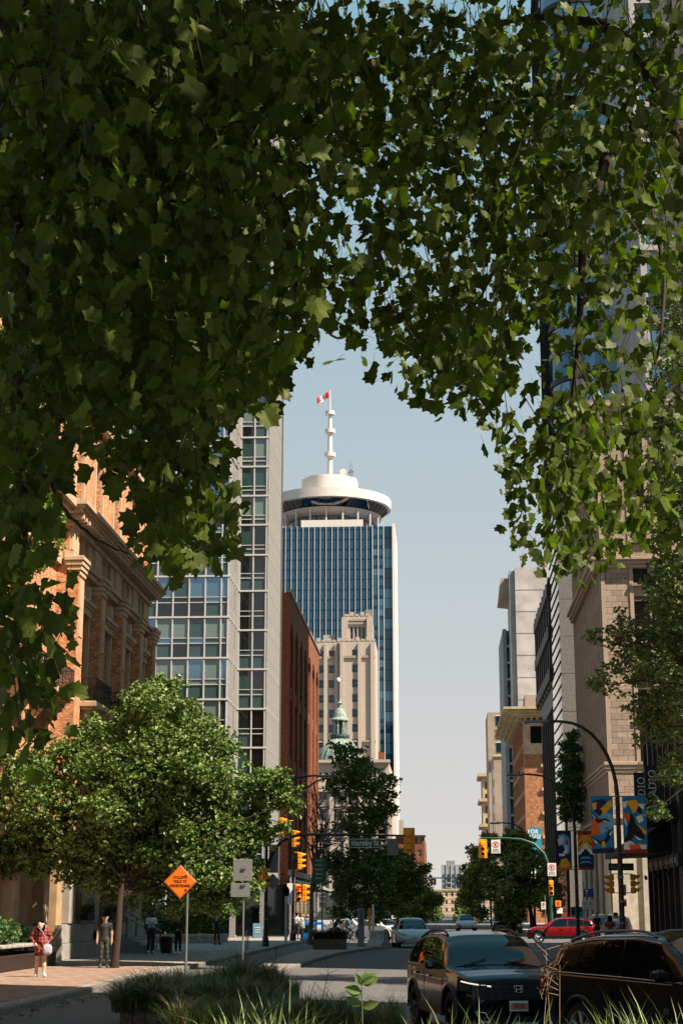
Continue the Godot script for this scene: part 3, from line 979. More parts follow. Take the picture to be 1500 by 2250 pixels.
# ---------------------------------------------------------------- brick building with tall arches
func build_arch_building():
	var t := thing("arched_brick_building", "red brick office block with tall arched window bays half in shadow", "building", Vector3.ZERO)
	var X := -13.5
	var z0 := -146.2
	var z1 := -183.0
	var top := 30.3
	var w := MB.new()
	w.quad(Vector3(X - 20, 0.1, z0), Vector3(X, 0.1, z0), Vector3(X, top, z0), Vector3(X - 20, top, z0))
	w.quad(Vector3(X, top, z0), Vector3(X, top, z1), Vector3(X - 20, top, z1), Vector3(X - 20, top, z0))
	var n := 7
	var pitch := (z0 - z1) / n
	var ow := pitch * 0.66
	var spring := 26.2
	var y0 := 5.2
	var rv := MB.new()
	for k in n:
		var a := z0 - k * pitch
		var c := a - pitch / 2
		var l := c + ow / 2
		var r := c - ow / 2
		w.quad(Vector3(X, y0, a), Vector3(X, y0, l), Vector3(X, top, l), Vector3(X, top, a))
		w.quad(Vector3(X, y0, r), Vector3(X, y0, a - pitch), Vector3(X, top, a - pitch), Vector3(X, top, r))
		var pr := Vector3(X, spring, l)
		var dp := Vector3(-0.7, 0, 0)
		w.quad(Vector3(X, y0, l), Vector3(X, y0, l) + dp, pr + dp, pr)
		for i in 12:
			var th := PI * (i + 1) / 12.0
			var q := Vector3(X, spring + sin(th) * ow / 2, c + cos(th) * ow / 2)
			w.quad(pr, q, Vector3(X, top, q.z), Vector3(X, top, pr.z))
			w.quad(pr, pr + dp, q + dp, q)
			pr = q
		w.quad(Vector3(X, y0, r) + dp, Vector3(X, y0, r), Vector3(X, spring, r), Vector3(X, spring, r) + dp)
		rv.box(Vector3(X - 0.85, (y0 + top) / 2, c), Vector3(0.25, top - y0, pitch))
		# stacked windows and projecting brick panels in the recess
		for f in 7:
			var yy := y0 + 0.6 + f * 3.25
			for s in [-1, 1]:
				var p := pbox(t, "window", M.glass_dark, Vector3(X - 0.68, yy + 1.1, c + s * ow * 0.24), Vector3(0.06, 1.9, ow * 0.36))
				p.name = "window"
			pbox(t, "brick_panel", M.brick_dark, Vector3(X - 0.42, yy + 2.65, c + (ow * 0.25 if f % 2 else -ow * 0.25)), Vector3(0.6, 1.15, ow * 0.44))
		pbox(t, "brick_pier", M.brick_dark, Vector3(X - 0.5, (y0 + spring) / 2, c), Vector3(0.4, spring - y0, 0.35))
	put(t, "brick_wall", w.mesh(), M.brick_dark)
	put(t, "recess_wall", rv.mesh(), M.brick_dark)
	pbox(t, "coping", M.cladding_dim, Vector3(X - 0.1, top + 0.12, (z0 + z1) / 2), Vector3(0.5, 0.24, z0 - z1 + 0.3))
	# shop front at street level with a sloped awning
	pbox(t, "shop_wall", M.brown_dark, Vector3(X - 0.35, 2.65, (z0 + z1) / 2), Vector3(0.5, 5.1, z0 - z1))
	for k in 8:
		pbox(t, "shop_window", M.glass_dark, Vector3(X - 0.08, 1.9, z0 - 2.4 - k * 4.6), Vector3(0.06, 3.0, 3.6))
	for k in 4:
		var aw := MB.new()
		var zz := z0 - 4.6 - k * 9.2
		aw.prism([Vector2(0, 0), Vector2(1.8, -0.9), Vector2(1.8, -1.1), Vector2(0, -0.25)], 7.6, Transform3D(Basis(), Vector3(X - 0.1, 4.9, zz - 3.8)))
		put(t, "awning", aw.mesh(), M.cladding_dim)
	pbox(t, "fascia", M.cladding_dim, Vector3(X + 0.1, 5.2, (z0 + z1) / 2), Vector3(0.5, 0.5, z0 - z1))

# ---------------------------------------------------------------- blue tower with the round lookout
func build_blue_tower():
	var t := thing("lookout_tower", "dark blue glass tower with white fins and a round white lookout deck", "skyscraper", Vector3.ZERO)
	var Z := -560.0
	var top := 133.8
	var core := MB.new()
	core.span(Vector3(-55.5, 0, Z - 0.4), Vector3(-15.6, top, Z - 40))
	put(t, "core", core.mesh(), M.blue_glass_deep)
	var n := 16
	var xa := -55.3
	var xb := -22.5
	for k in n:
		var x0 := lerpf(xa, xb, float(k) / n)
		var x1 := lerpf(xa, xb, float(k + 1) / n)
		var wd := x1 - x0
		pbox(t, "glass_strip", M.blue_glass, Vector3(x0 + wd * 0.36, top / 2, Z - 0.2), Vector3(wd * 0.62, top, 0.3))
		pbox(t, "glass_strip", M.blue_glass_deep, Vector3(x0 + wd * 0.82, top / 2, Z - 0.26), Vector3(wd * 0.3, top, 0.3))
		pbox(t, "fin", M.white_metal, Vector3(x1, top / 2 + 0.2, Z + 0.1), Vector3(0.15, top + 0.4, 0.3))
	for f in 36:
		pbox(t, "floor_line", M.blue_glass_deep, Vector3((xa + xb) / 2, top - 1.0 - f * 3.6, Z + 0.0), Vector3(xb - xa, 0.18, 0.12))
	# lighter corner bays
	for f in 37:
		var y := top - 2.2 - f * 3.6
		if y < 2: break
		for k in 2:
			pbox(t, "corner_pane", M.teal_glass if rng.randf() < 0.7 else M.glass_sky, Vector3(-21.5 + k * 1.95, y, Z - 0.1), Vector3(1.8, 2.3, 0.3))
			pbox(t, "corner_spandrel", M.teal_dark if rng.randf() < 0.6 else M.teal_glass, Vector3(-21.5 + k * 1.95, y - 1.8, Z - 0.12), Vector3(1.8, 1.2, 0.3))
		pbox(t, "side_pane", M.teal_dark if rng.randf() < 0.7 else M.teal_glass, Vector3(-17.1, y - 0.4, Z - 0.3), Vector3(2.6, 3.4, 0.3))
	for x in [-22.55, -20.5, -18.6]:
		pbox(t, "fin", M.white_metal, Vector3(x, top / 2, Z + 0.1), Vector3(0.22, top, 0.5))
	pbox(t, "end_wall", M.white_metal, Vector3(-15.15, top / 2 + 0.4, Z - 18), Vector3(0.9, top + 0.8, 37))
	pbox(t, "plant_screen", M.white_metal, Vector3(-37, top + 1.5, Z - 3), Vector3(22, 3.2, 1.0))
	# lookout: stacked rings turned about the centre
	var c := Vector3(-39.2, 0, Z - 24)
	var xf := Transform3D(Basis(), c)
	var yy := func(py): return atz(715, py, Z - 3).y
	var y1: float = atz(715, 1070, Z - 2).y
	var y2: float = atz(715, 1090, Z - 2).y
	var y3: float = atz(715, 1111, Z - 4).y
	var y4: float = atz(715, 1128, Z - 7).y
	var rim := MB.new()
	rim.lathe([Vector2(0, y1 + 1.0), Vector2(18, y1 + 0.8), Vector2(22.6, y1), Vector2(22.6, y2), Vector2(21.4, y2 - 0.2)], 30, xf)
	put(t, "deck_rim", rim.mesh(), M.pod_white)
	var wn := MB.new()
	wn.lathe([Vector2(21.5, y2), Vector2(18.6, y3)], 48, xf)
	put(t, "deck_windows", wn.mesh(), M.glass_dark)
	for k in 48:
		var a := TAU * k / 48
		var e := Vector3(cos(a), 0, sin(a))
		var mu := MB.new()
		mu.tube([c + e * 21.62 + Vector3.UP * y2, c + e * 18.72 + Vector3.UP * y3], [0.12], 4)
		if e.z > -0.3:
			put(t, "deck_mullion", mu.mesh(), M.teal_dark)
	var lr := MB.new()
	lr.lathe([Vector2(18.6, y3 + 0.1), Vector2(19.2, y3), Vector2(18.4, y4 + 0.5), Vector2(17.0, y4 - 0.4), Vector2(15.0, y4 - 0.6)], 48, xf)
	put(t, "lower_ring", lr.mesh(), M.pod_beige)
	var ct := MB.new()
	ct.lathe([Vector2(15.5, y4 + 1), Vector2(15.0, top - 2)], 32, xf)
	put(t, "stem", ct.mesh(), M.glass_dark)
	for k in 9:
		var a := PI * (0.1 + 0.1 * k)
		pbox(t, "strut", M.white_metal, c + Vector3(cos(a) * 19.0, (y3 + y4) / 2 - 3, sin(a) * 19.0), Vector3(0.5, y3 - y4 + 6, 0.5))
	var dy0 := y1 + 0.6
	var dy1: float = atz(715, 1042, Z - 14).y
	var dr := MB.new()
	dr.lathe([Vector2(10.6, dy0), Vector2(10.6, dy1), Vector2(10.2, dy1 + 0.1), Vector2(0, dy1 + 0.2)], 10, Transform3D(Basis(Vector3.UP, 0.25), c))
	put(t, "roof_drum", dr.mesh(), M.pod_white)
	# mast with three ring platforms
	var mt := put(t, "mast", null, M.white_metal)
	var mm := MB.new()
	var mtop: float = atz(715, 857, Z - 24).y
	mm.tube([c + Vector3.UP * dy1, c + Vector3.UP * (dy1 + 19)], [1.05, 0.85], 12)
	mm.tube([c + Vector3.UP * (dy1 + 17), c + Vector3.UP * atz(715, 905, Z - 24).y], [0.85, 0.65], 12)
	mm.tube([c + Vector3.UP * atz(715, 908, Z - 24).y, c + Vector3.UP * mtop], [0.3, 0.2], 8)
	mt.mesh = mm.mesh()
	for r in [[1000, 2.1], [948, 1.9], [908, 1.75]]:
		var ry: float = atz(715, r[0], Z - 24).y
		var rm := MB.new()
		rm.lathe([Vector2(r[1] * 0.78, ry - 0.7), Vector2(r[1], ry - 0.7), Vector2(r[1], ry + 0.7), Vector2(r[1] * 0.78, ry + 0.7), Vector2(r[1] * 0.78, ry - 0.7)], 24, xf)
		for k in 6:
			var a := TAU * k / 6
			rm.tube([c + Vector3(0, ry, 0), c + Vector3(cos(a) * r[1] * 0.8, ry, sin(a) * r[1] * 0.8)], [0.16], 4)
		put(mt, "ring_platform", rm.mesh(), M.white_metal)
	# dish and aerials
	var ds := MB.new()
	ds.lathe([Vector2(0, 0), Vector2(0.9, 0.15), Vector2(1.2, 0.45), Vector2(1.25, 0.7), Vector2(0.0, 0.7)], 18, Transform3D(Basis(Vector3.RIGHT, PI / 2), c + Vector3(5.3, dy1 + 1.7, 6)))
	put(t, "dish", ds.mesh(), M.white_metal)
	var ae := MB.new()
	for k in 5:
		ae.tube([c + Vector3(7.4 + k * 0.35, dy1, 6), c + Vector3(7.4 + k * 0.35, dy1 + 2.0 + 3.2 * (k % 2), 6)], [0.09], 4)
		ae.box(c + Vector3(7.4 + k * 0.35, dy1 + 1.5 + 0.5 * (k % 3), 6), Vector3(0.8, 0.35, 0.3))
	put(t, "aerial", ae.mesh(), M.galvanised)
	# flag on the masthead
	var fl := thing("flag", "red and white maple leaf flag flying from the lookout mast", "flag", c + Vector3(0, mtop - 0.6, 0))
	var a0 := Vector3(-0.3, 0, 0)
	var bands := [[0.0, 0.28, "sign_red"], [0.28, 0.72, "sign_white"], [0.72, 1.0, "sign_red"]]
	for bd in bands:
		var fm := MB.new()
		var pts := []
		for j in 5:
			for i in 9:
				var s: float = lerpf(bd[0], bd[1], i / 8.0)
				pts.append(a0 + Vector3(-s * 4.6, -j * 0.62 - s * 2.4 + 0.15 * sin(s * 9), 0.35 * sin(s * 8.0 + j * 0.3)))
		fm.grid(pts, 9, 5, true)
		put(fl, "flag_band", fm.mesh(), M[bd[2]])
	var lf := MB.new()
	var lp := []
	for i in 11:
		var an := PI / 2 + TAU * i / 11.0
		for rr in [0.95, 0.45]:
			var ad: float = an + (0.0 if rr > 0.5 else PI / 11.0)
			lp.append(Vector2(cos(ad) * rr * 0.8, sin(ad) * rr * 0.8))
	lf.prism(lp, 0.06, Transform3D(Basis(Vector3(0, 0, 1), 0.45), Vector3(-2.6, -2.35, 0.42)))
	put(fl, "maple_leaf", lf.mesh(), M.sign_red)

# ---------------------------------------------------------------- beige stone tower and domed building
func build_stone_tower():
	var t := thing("stone_setback_tower", "pale stone setback office tower in front of the blue lookout tower", "building", Vector3.ZERO)
	var Z := -420.0
	var gl: Material = M.teal_dark
	for blk in [[-36.0, -25.7, 70.0, 0.0], [-25.7, -16.3, 70.0, 1.2], [-24.6, -17.4, 77.0, -1.2]]:
		var low := 0.0 if blk[2] < 75 else 69.5
		var ops := []
		var o := Vector3(blk[0], low, Z + blk[3])
		var wd: float = blk[1] - blk[0]
		if low == 0.0:
			var cols: Array = [1.9, 3.4, 5.7, 7.2] if blk[0] < -30 else [0.7, 3.6]
			cols = [5.0, 7.6] if blk[0] < -30 else [3.4]
			for f in 17:
				for u in cols:
					ops.append([u, 4.0 + f * 3.85, u + 1.5, 6.1 + f * 3.85])
		else:
			for k in 4:
				ops.append([1.7 + k * 1.05, 1.0, 2.5 + k * 1.05, 4.6])
		var w := MB.new()
		w.facade(o, PX, PZ, wd, blk[2] - low, ops, 0.45)
		var sx: float = blk[1]
		w.quad(Vector3(sx, low, Z + blk[3]), Vector3(sx, low, Z - 18), Vector3(sx, blk[2], Z - 18), Vector3(sx, blk[2], Z + blk[3]))
		var lx: float = blk[0]
		w.quad(Vector3(lx, low, Z - 18), Vector3(lx, low, Z + blk[3]), Vector3(lx, blk[2], Z + blk[3]), Vector3(lx, blk[2], Z - 18))
		w.quad(Vector3(lx, blk[2], Z + blk[3]), Vector3(sx, blk[2], Z + blk[3]), Vector3(sx, blk[2], Z - 18), Vector3(lx, blk[2], Z - 18))
		put(t, "wall", w.mesh(), M.tower_stone)
		for q in ops:
			win(t, o, PX, PZ, q, 0.42, gl, M.tower_stone_dim, 1, 2, 0.12)
		# parapet blocks and arched corbel band
		var k := 0
		var x: float = blk[0] + 0.3
		while x < blk[1] - 0.3:
			pbox(t, "parapet_block", M.tower_stone, Vector3(x + 0.5, blk[2] + (0.5 if k % 2 else 0.25), Z + blk[3] - 0.4), Vector3(1.0, 1.0 if k % 2 else 0.5, 1.0))
			x += 1.35
			k += 1
		pbox(t, "corbel_band", M.tower_stone_dim, Vector3((blk[0] + blk[1]) / 2, blk[2] - 4.2 if low == 0.0 else 75.0, Z + blk[3] + 0.15), Vector3(wd, 0.6, 0.5))
		pbox(t, "corbel_band", M.tower_stone_dim, Vector3((blk[0] + blk[1]) / 2, blk[2] - 26.0 if low == 0.0 else 75.8, Z + blk[3] + 0.2), Vector3(wd, 0.5, 0.6))
	for x in [-32.2, -29.2, -26.4, -24.9, -20.3, -17.0]:
		pbox(t, "buttress", M.tower_stone, Vector3(x, 35, Z + (0.3 if x < -25.7 else 1.5)), Vector3(0.9, 69, 0.8))
	for x in [-24.3, -17.7]:
		pbox(t, "corner_pier", M.tower_stone, Vector3(x, 73.0, Z - 1.0), Vector3(1.6, 7.0, 1.4))
	pbox(t, "roof_house", M.cladding, Vector3(-28.5, 71.0, Z - 4), Vector3(3, 2.4, 3))
	pbox(t, "chimney", M.cladding_dim, Vector3(-18.2, 78.2, Z - 4), Vector3(1.6, 1.6, 1.6))

	var d := thing("domed_stone_building", "classical stone building with a green copper dome behind the dark tree", "building", Vector3.ZERO)
	var z := -360.0
	var rt := 33.4
	var ops2 := []
	for k in 5:
		for f in 6:
			ops2.append([1.0 + k * 3.2, 2.5 + f * 4.6, 2.9 + k * 3.2, 5.6 + f * 4.6])
	var o2 := Vector3(-27.5, 0, z)
	var w2 := MB.new()
	w2.facade(o2, PX, PZ, 16.4, rt, ops2, 0.5)
	w2.quad(Vector3(-11.1, 0, z), Vector3(-11.1, 0, z - 50), Vector3(-11.1, rt, z - 50), Vector3(-11.1, rt, z))
	w2.quad(Vector3(-27.5, rt, z), Vector3(-11.1, rt, z), Vector3(-11.1, rt, z - 50), Vector3(-27.5, rt, z - 50))
	put(d, "wall", w2.mesh(), M.tower_stone)
	for q in ops2:
		win(d, o2, PX, PZ, q, 0.48, M.glass_dark, M.tower_stone_dim, 1, 2, 0.12)
	for y in [rt + 0.3, rt - 5.2, rt - 6.0, 12.0]:
		pbox(d, "cornice", M.tower_stone, Vector3(-19.3, y, z + 0.3), Vector3(17.0, 0.6, 1.2))
	for k in 24:
		pbox(d, "stone_course", M.tower_stone_dim, Vector3(-19.3, 1.5 + k * 1.1, z + 0.03), Vector3(16.4, 0.08, 0.1))
	for k in 6:
		pbox(d, "pilaster", M.tower_stone, Vector3(-26.9 + k * 3.2, rt / 2 - 3, z + 0.25), Vector3(0.9, rt - 8, 0.5))
	pbox(d, "chimney", M.brick_dark, Vector3(-13, rt + 1.5, z - 8), Vector3(1.4, 3, 2))
	# dome, lantern and finial
	var c := Vector3(-22.2, rt - 1.2, z - 5.5)
	var dome := put(d, "dome", null, M.copper)
	var dm := MB.new()
	var pr := [Vector2(5.2, -0.5), Vector2(5.2, 0.4)]
	for i in 9:
		var a := i / 8.0 * PI * 0.46
		pr.append(Vector2(4.9 * cos(a), 0.4 + 7.0 * sin(a)))
	dm.lathe(pr, 32, Transform3D(Basis(), c))
	dome.mesh = dm.mesh()
	for k in 20:
		var a := TAU * k / 20
		var pl := []
		for i in 8:
			var b := i / 8.0 * PI * 0.46
			pl.append(c + Vector3(cos(a) * 4.95 * cos(b), 0.4 + 7.05 * sin(b), sin(a) * 4.95 * cos(b)))
		var rb := MB.new()
		rb.tube(pl, [0.12], 4)
		put(dome, "rib", rb.mesh(), M.copper)
	var ln := put(d, "lantern", null, M.copper_dark)
	var lm := MB.new()
	var ly := c.y + 7.4
	lm.lathe([Vector2(1.9, ly - 0.6), Vector2(2.2, ly), Vector2(2.2, ly + 0.5), Vector2(1.5, ly + 0.6), Vector2(0, ly + 0.6)], 8, Transform3D(Basis(), Vector3(c.x, 0, c.z)))
	lm.lathe([Vector2(1.0, ly + 0.6), Vector2(1.0, ly + 3.6)], 8, Transform3D(Basis(), Vector3(c.x, 0, c.z)))
	ln.mesh = lm.mesh()
	for k in 8:
		var a := TAU * k / 8 + 0.2
		pbox(ln, "column", M.copper, Vector3(c.x + cos(a) * 1.55, ly + 2.1, c.z + sin(a) * 1.55), Vector3(0.35, 3.1, 0.35))
	var cap := MB.new()
	cap.lathe([Vector2(2.1, ly + 3.6), Vector2(2.1, ly + 3.9), Vector2(1.6, ly + 4.3), Vector2(1.4, ly + 5.2), Vector2(0.9, ly + 6.2), Vector2(0.3, ly + 6.6), Vector2(0.25, ly + 7.2), Vector2(0.55, ly + 7.6), Vector2(0.2, ly + 8.1), Vector2(0.06, ly + 8.6), Vector2(0.05, ly + 13.5)], 8, Transform3D(Basis(), Vector3(c.x, 0, c.z)))
	put(ln, "lantern_cap", cap.mesh(), M.copper)
	var vane := MB.new()
	vane.box(Vector3(c.x - 0.2, ly + 13.0, c.z), Vector3(0.7, 0.9, 0.1), Basis(Vector3(0, 0, 1), 0.6))
	put(ln, "weathervane", vane.mesh(), M.sign_white)

func build_left_far():
	# low brick building and street wall further along on the left
	var t := thing("far_brick_building", "orange brick low building with a chimney beyond the green street trees", "building", Vector3.ZERO)
	var z := -470.0
	var ops := []
	for k in 4:
		for f in 6:
			ops.append([0.8 + k * 2.2, 3 + f * 3.4, 2.0 + k * 2.2, 5 + f * 3.4])
	var o := Vector3(-14.0, 0, z)
	var w := MB.new()
	w.facade(o, PX, PZ, 9.4, 22, ops, 0.4)
	w.quad(Vector3(-4.6, 0, z), Vector3(-4.6, 0, z - 60), Vector3(-4.6, 22, z - 60), Vector3(-4.6, 22, z))
	w.quad(Vector3(-14, 22, z), Vector3(-4.6, 22, z), Vector3(-4.6, 22, z - 60), Vector3(-14, 22, z - 60))
	put(t, "wall", w.mesh(), M.brick_dark)
	for q in ops:
		win(t, o, PX, PZ, q, 0.35, M.glass_dark, M.tower_stone, 1, 2, 0.1)
	pbox(t, "cornice", M.brown_metal, Vector3(-9.2, 22.2, z + 0.2), Vector3(9.8, 0.7, 0.9))
	pbox(t, "chimney", M.tower_stone, Vector3(-11.2, 24.5, z - 2), Vector3(1.4, 4.6, 1.4))
	# building at the end of the street, and the pale tower rising behind it
	var p := thing("peach_stucco_building", "low peach building with small dark windows closing the end of the street", "building", Vector3.ZERO)
	var zz := -760.0
	var po := Vector3(-4.5, 0, zz)
	var pops := []
	for k in 6:
		for f in 3:
			pops.append([0.9 + k * 2.6, 1.2 + f * 3.3, 2.0 + k * 2.6, 3.0 + f * 3.3])
	var pw := MB.new()
	pw.facade(po, PX, PZ, 17, 10.6, pops, 0.4)
	pw.quad(Vector3(-4.5, 10.6, zz), Vector3(12.5, 10.6, zz), Vector3(12.5, 10.6, zz - 20), Vector3(-4.5, 10.6, zz - 20))
	put(p, "wall", pw.mesh(), M.peach)
	for q in pops:
		win(p, po, PX, PZ, q, 0.3, M.glass_dark, M.cream, 1, 2, 0.12)
	pbox(p, "parapet", M.cream, Vector3(4, 10.8, zz + 0.1), Vector3(17.4, 0.6, 0.6))
	var g := thing("far_apartment_tower", "slim grey apartment tower with stacked balconies far down the street", "building", Vector3.ZERO)
	var gz := -980.0
	var gl := atz(970, 1990, gz)
	var top: float = atz(985, 1900, gz).y
	var gw := MB.new()
	gw.span(Vector3(gl.x, 0, gz), Vector3(gl.x + 11.5, top, gz - 12))
	put(g, "wall", gw.mesh(), M.grey_wall)
	for f in int(top / 2.9) - 2:
		for k in 4:
			pbox(g, "window", M.glass_dark if k == 1 else M.teal_glass, Vector3(gl.x + 1.5 + k * 2.8, 4 + f * 2.9, gz + 0.05), Vector3(1.6, 1.7, 0.3))
		pbox(g, "balcony", M.cladding, Vector3(gl.x + 4.4, 2.8 + f * 2.9, gz + 0.4), Vector3(2.4, 0.5, 1.0))
	for k in 5:
		pbox(g, "fin", M.cladding, Vector3(gl.x + 0.1 + k * 2.8, top / 2, gz + 0.2), Vector3(0.4, top, 0.5))
	pbox(g, "roof_house", M.cladding_dim, Vector3(gl.x + 5.5, top + 1.2, gz - 5), Vector3(5, 2.4, 5))

# ================================================================ right buildings
func build_right_near():
	# tall office block just outside the right of the frame: it shades the road
	var t0 := thing("corner_office_block", "tall tan stone office block on the near right corner of the street", "building", Vector3.ZERO)
	var bw := MB.new()
	var bops := []
	for k in 9:
		for f in 14:
			bops.append([1.2 + k * 3.7, 5.5 + f * 3.6, 3.0 + k * 3.7, 7.8 + f * 3.6])
	var bo := Vector3(13.0, 0.1, -86.0)
	bw.facade(bo, PZ, NX, 34, 57, bops, 0.4)
	bw.quad(Vector3(13, 0, -52), Vector3(40, 0, -52), Vector3(40, 57, -52), Vector3(13, 57, -52))
	bw.quad(Vector3(13, 57, -52), Vector3(40, 57, -52), Vector3(40, 57, -86), Vector3(13, 57, -86))
	bw.quad(Vector3(40, 0, -86), Vector3(13, 0, -86), Vector3(13, 57, -86), Vector3(40, 57, -86))
	put(t0, "wall", bw.mesh(), M.tan_wall)
	var gb := MB.new()
	gb.span(Vector3(13.4, 0.2, -85.5), Vector3(13.45, 56, -52.5))
	put(t0, "glazing", gb.mesh(), M.glass_dark)

	var t1 := thing("near_office_block", "grey stone office block facing the planters from the right side of the street", "building", Vector3.ZERO)
	var nops := []
	for k in 3:
		for f in 12:
			nops.append([1.6 + k * 4.7, 5.0 + f * 3.7, 4.0 + k * 4.7, 7.4 + f * 3.7])
	var nm := MB.new()
	nm.facade(Vector3(13.0, 0.1, -29.5), PZ, NX, 15.5, 50, nops, 0.4)
	nm.quad(Vector3(13, 0, -14), Vector3(17, 0, -14), Vector3(17, 50, -14), Vector3(13, 50, -14))
	nm.quad(Vector3(17, 0, -29.5), Vector3(13, 0, -29.5), Vector3(13, 50, -29.5), Vector3(17, 50, -29.5))
	nm.quad(Vector3(13, 50, -14), Vector3(17, 50, -14), Vector3(17, 50, -29.5), Vector3(13, 50, -29.5))
	put(t1, "wall", nm.mesh(), M.grey_wall)
	for q in nops:
		win(t1, Vector3(13.0, 0.1, -29.5), PZ, NX, q, 0.38, M.glass_dark, M.brown_metal, 1, 2, 0.1)

	# shop building with black awnings
	var t := thing("jewellery_shop_building", "dark shop building with black awnings and tall display windows", "building", Vector3.ZERO)
	var X := 12.5
	var z0 := -87.6
	var z1 := -100.5
	var w := MB.new()
	var ops := []
	for k in 5:
		ops.append([0.7 + k * 2.2, 0.55, 2.5 + k * 2.2, 4.0])
		ops.append([0.7 + k * 2.2, 8.4, 2.5 + k * 2.2, 12.2])
	var o := Vector3(X, 0.1, z1)
	w.facade(o, PZ, NX, z0 - z1, 14.0, ops, 0.4)
	w.quad(Vector3(X, 14.1, z0), Vector3(X + 25, 14.1, z0), Vector3(X + 25, 14.1, z1), Vector3(X, 14.1, z1))
	w.quad(Vector3(X + 25, 0, z1), Vector3(X, 0, z1), Vector3(X, 14.1, z1), Vector3(X + 25, 14.1, z1))
	w.quad(Vector3(X, 0, z0), Vector3(X + 25, 0, z0), Vector3(X + 25, 14.1, z0), Vector3(X, 14.1, z0))
	put(t, "wall", w.mesh(), M.brown_dark)
	for i in ops.size():
		win(t, o, PZ, NX, ops[i], 0.38, M.glass_dark, M.cladding_dim if i % 2 == 0 else M.brown_metal, 1, 1 if i % 2 == 0 else 2, 0.08)
	for k in 6:
		pbox(t, "pilaster", M.brown_metal, Vector3(X - 0.1, 7.0, z1 + 0.35 + k * 2.2), Vector3(0.25, 13.8, 0.28))
	pbox(t, "cornice", M.stone_b, Vector3(X - 0.1, 13.6, (z0 + z1) / 2), Vector3(0.5, 0.5, z0 - z1 + 0.2))
	pbox(t, "sign_band", M.black, Vector3(X - 0.08, 4.6, (z0 + z1) / 2), Vector3(0.2, 0.7, z0 - z1))
	for k in 5:
		text(t, "band_lettering", "PALLADIO", 0.26, M.sign_white, Transform3D(Basis(Vector3.UP, -PI / 2), Vector3(X - 0.2, 4.6, z1 + 1.6 + k * 2.4)), 1.25, "Droid Sans", false)
	# awnings: one long over the windows, one stepping out over the pavement
	var aw := MB.new()
	aw.prism([Vector2(0, 6.7), Vector2(-2.6, 5.2), Vector2(-2.6, 4.9), Vector2(0, 5.0)], 11.0, Transform3D(Basis(), Vector3(X, 0.1, z1 - 1.0)))
	put(t, "awning", aw.mesh(), M.black_matt)
	var aw2 := MB.new()
	aw2.prism([Vector2(0, 7.6), Vector2(-1.6, 6.7), Vector2(-1.6, 6.4), Vector2(0, 6.5)], 6.0, Transform3D(Basis(), Vector3(X, 0.1, z1 + 6.0)))
	put(t, "awning", aw2.mesh(), M.black_matt)
	for k in 1:
		var hs := put(t, "hanging_sign", boxm(Vector3(1.5, 0.42, 0.1)), M.black, Transform3D(Basis(), Vector3(X - 1.7 + k * 0.2, 4.55, z1 - 0.6 + k * 5.5)))
		text(hs, "lettering", "PALLADIO", 0.24, M.sign_white, Transform3D(Basis(), Vector3(0, 0, 0.052)), 1.3, "Droid Sans", false, 1.25)
	for k in 2:
		var bs := put(t, "blade_sign", boxm(Vector3(0.85, 3.4, 0.12)), M.black, Transform3D(Basis(), Vector3(X - 0.55, 8.3, z1 + 1.5 + k * 5.2)))
		text(bs, "lettering", "PALLADIO", 0.42, M.sign_white, Transform3D(Basis(Vector3(0, 0, 1), PI / 2), Vector3(0.0, 0, 0.062)), 1.3, "Droid Sans", false, 2.8)
		pbox(t, "sign_post", M.steel, Vector3(X - 0.05, 9.2, z1 + 1.4 + k * 5.2), Vector3(0.12, 6.0, 0.12))
	for k in 3:
		pbox(t, "security_camera", M.black, Vector3(X - 0.35, 3.9, z1 + 0.2 + k * 5.0), Vector3(0.16, 0.14, 0.35), Basis(Vector3(1, 0, 0.4).normalized(), 0.4))

	# ashlar stone building on the far corner
	var s := thing("ashlar_stone_building", "tan stone block building with bracketed cornice behind the orca banners", "building", Vector3.ZERO)
	var sx := 13.0
	var sz := -128.5
	var top := 41.5
	var wz := []                                   # windows of the face towards the camera
	var so := Vector3(sx, 0.1, sz)
	for f in 9:
		var y := 9.6 + f * 3.52
		for k in 3:
			wz.append([2.55 + k * 2.1, y, 3.75 + k * 2.1, y + 2.1])
	var sw := MB.new()
	sw.facade(so + Vector3(0, 8.3, -0.06), PX, PZ, 24, top - 8.3, wz.map(func(q): return [q[0], q[1] - 8.3, q[2], q[3] - 8.3]), 0.4)
	var wx := []
	for f in 9:
		var y := 9.2 + f * 3.52
		for k in 10:
			var u := 1.0 + k * 2.45
			wx.append([u, y, u + 1.15, y + 2.4])
	var sxo := Vector3(sx, 0.1, -154.2)
	sw.facade(sxo, PZ, NX, 25.7, top, wx, 0.2)
	sw.quad(Vector3(sx, top, sz), Vector3(sx + 24, top, sz), Vector3(sx + 24, top, -154.2), Vector3(sx, top, -154.2))
	put(s, "wall", sw.mesh(), M.stone_joint)
	# facing of the street side between the windows
	for k in 11:
		var u: float = -154.2 + k * 2.45
		pbox(s, "pier", M.stone_b, Vector3(sx + 0.06, top / 2 + 4.2, u + 0.3), Vector3(0.2, top - 8.6, 1.2))
		pbox(s, "pier_rib", M.stone_c, Vector3(sx - 0.06, top / 2 + 4.2, u - 0.05), Vector3(0.12, top - 8.6, 0.22))
	for f in 10:
		pbox(s, "spandrel", M.stone_b, Vector3(sx + 0.1, 8.8 + f * 3.52 + 0.0, -141.4), Vector3(0.24, 1.06, 25.6))
	for q in wx:
		win(s, sxo, PZ, NX, q, 0.16, M.glass_dark, M.brown_metal, 1, 2, 0.07)
	for q in wz:
		win(s, so, PX, PZ, q, 0.45, M.glass_dark, M.brown_metal, 1, 2, 0.08)
		pbox(s, "window_sill", M.stone_b, so + Vector3((q[0] + q[2]) / 2, q[1] - 0.12, 0.14), Vector3(q[2] - q[0] + 0.35, 0.22, 0.4))
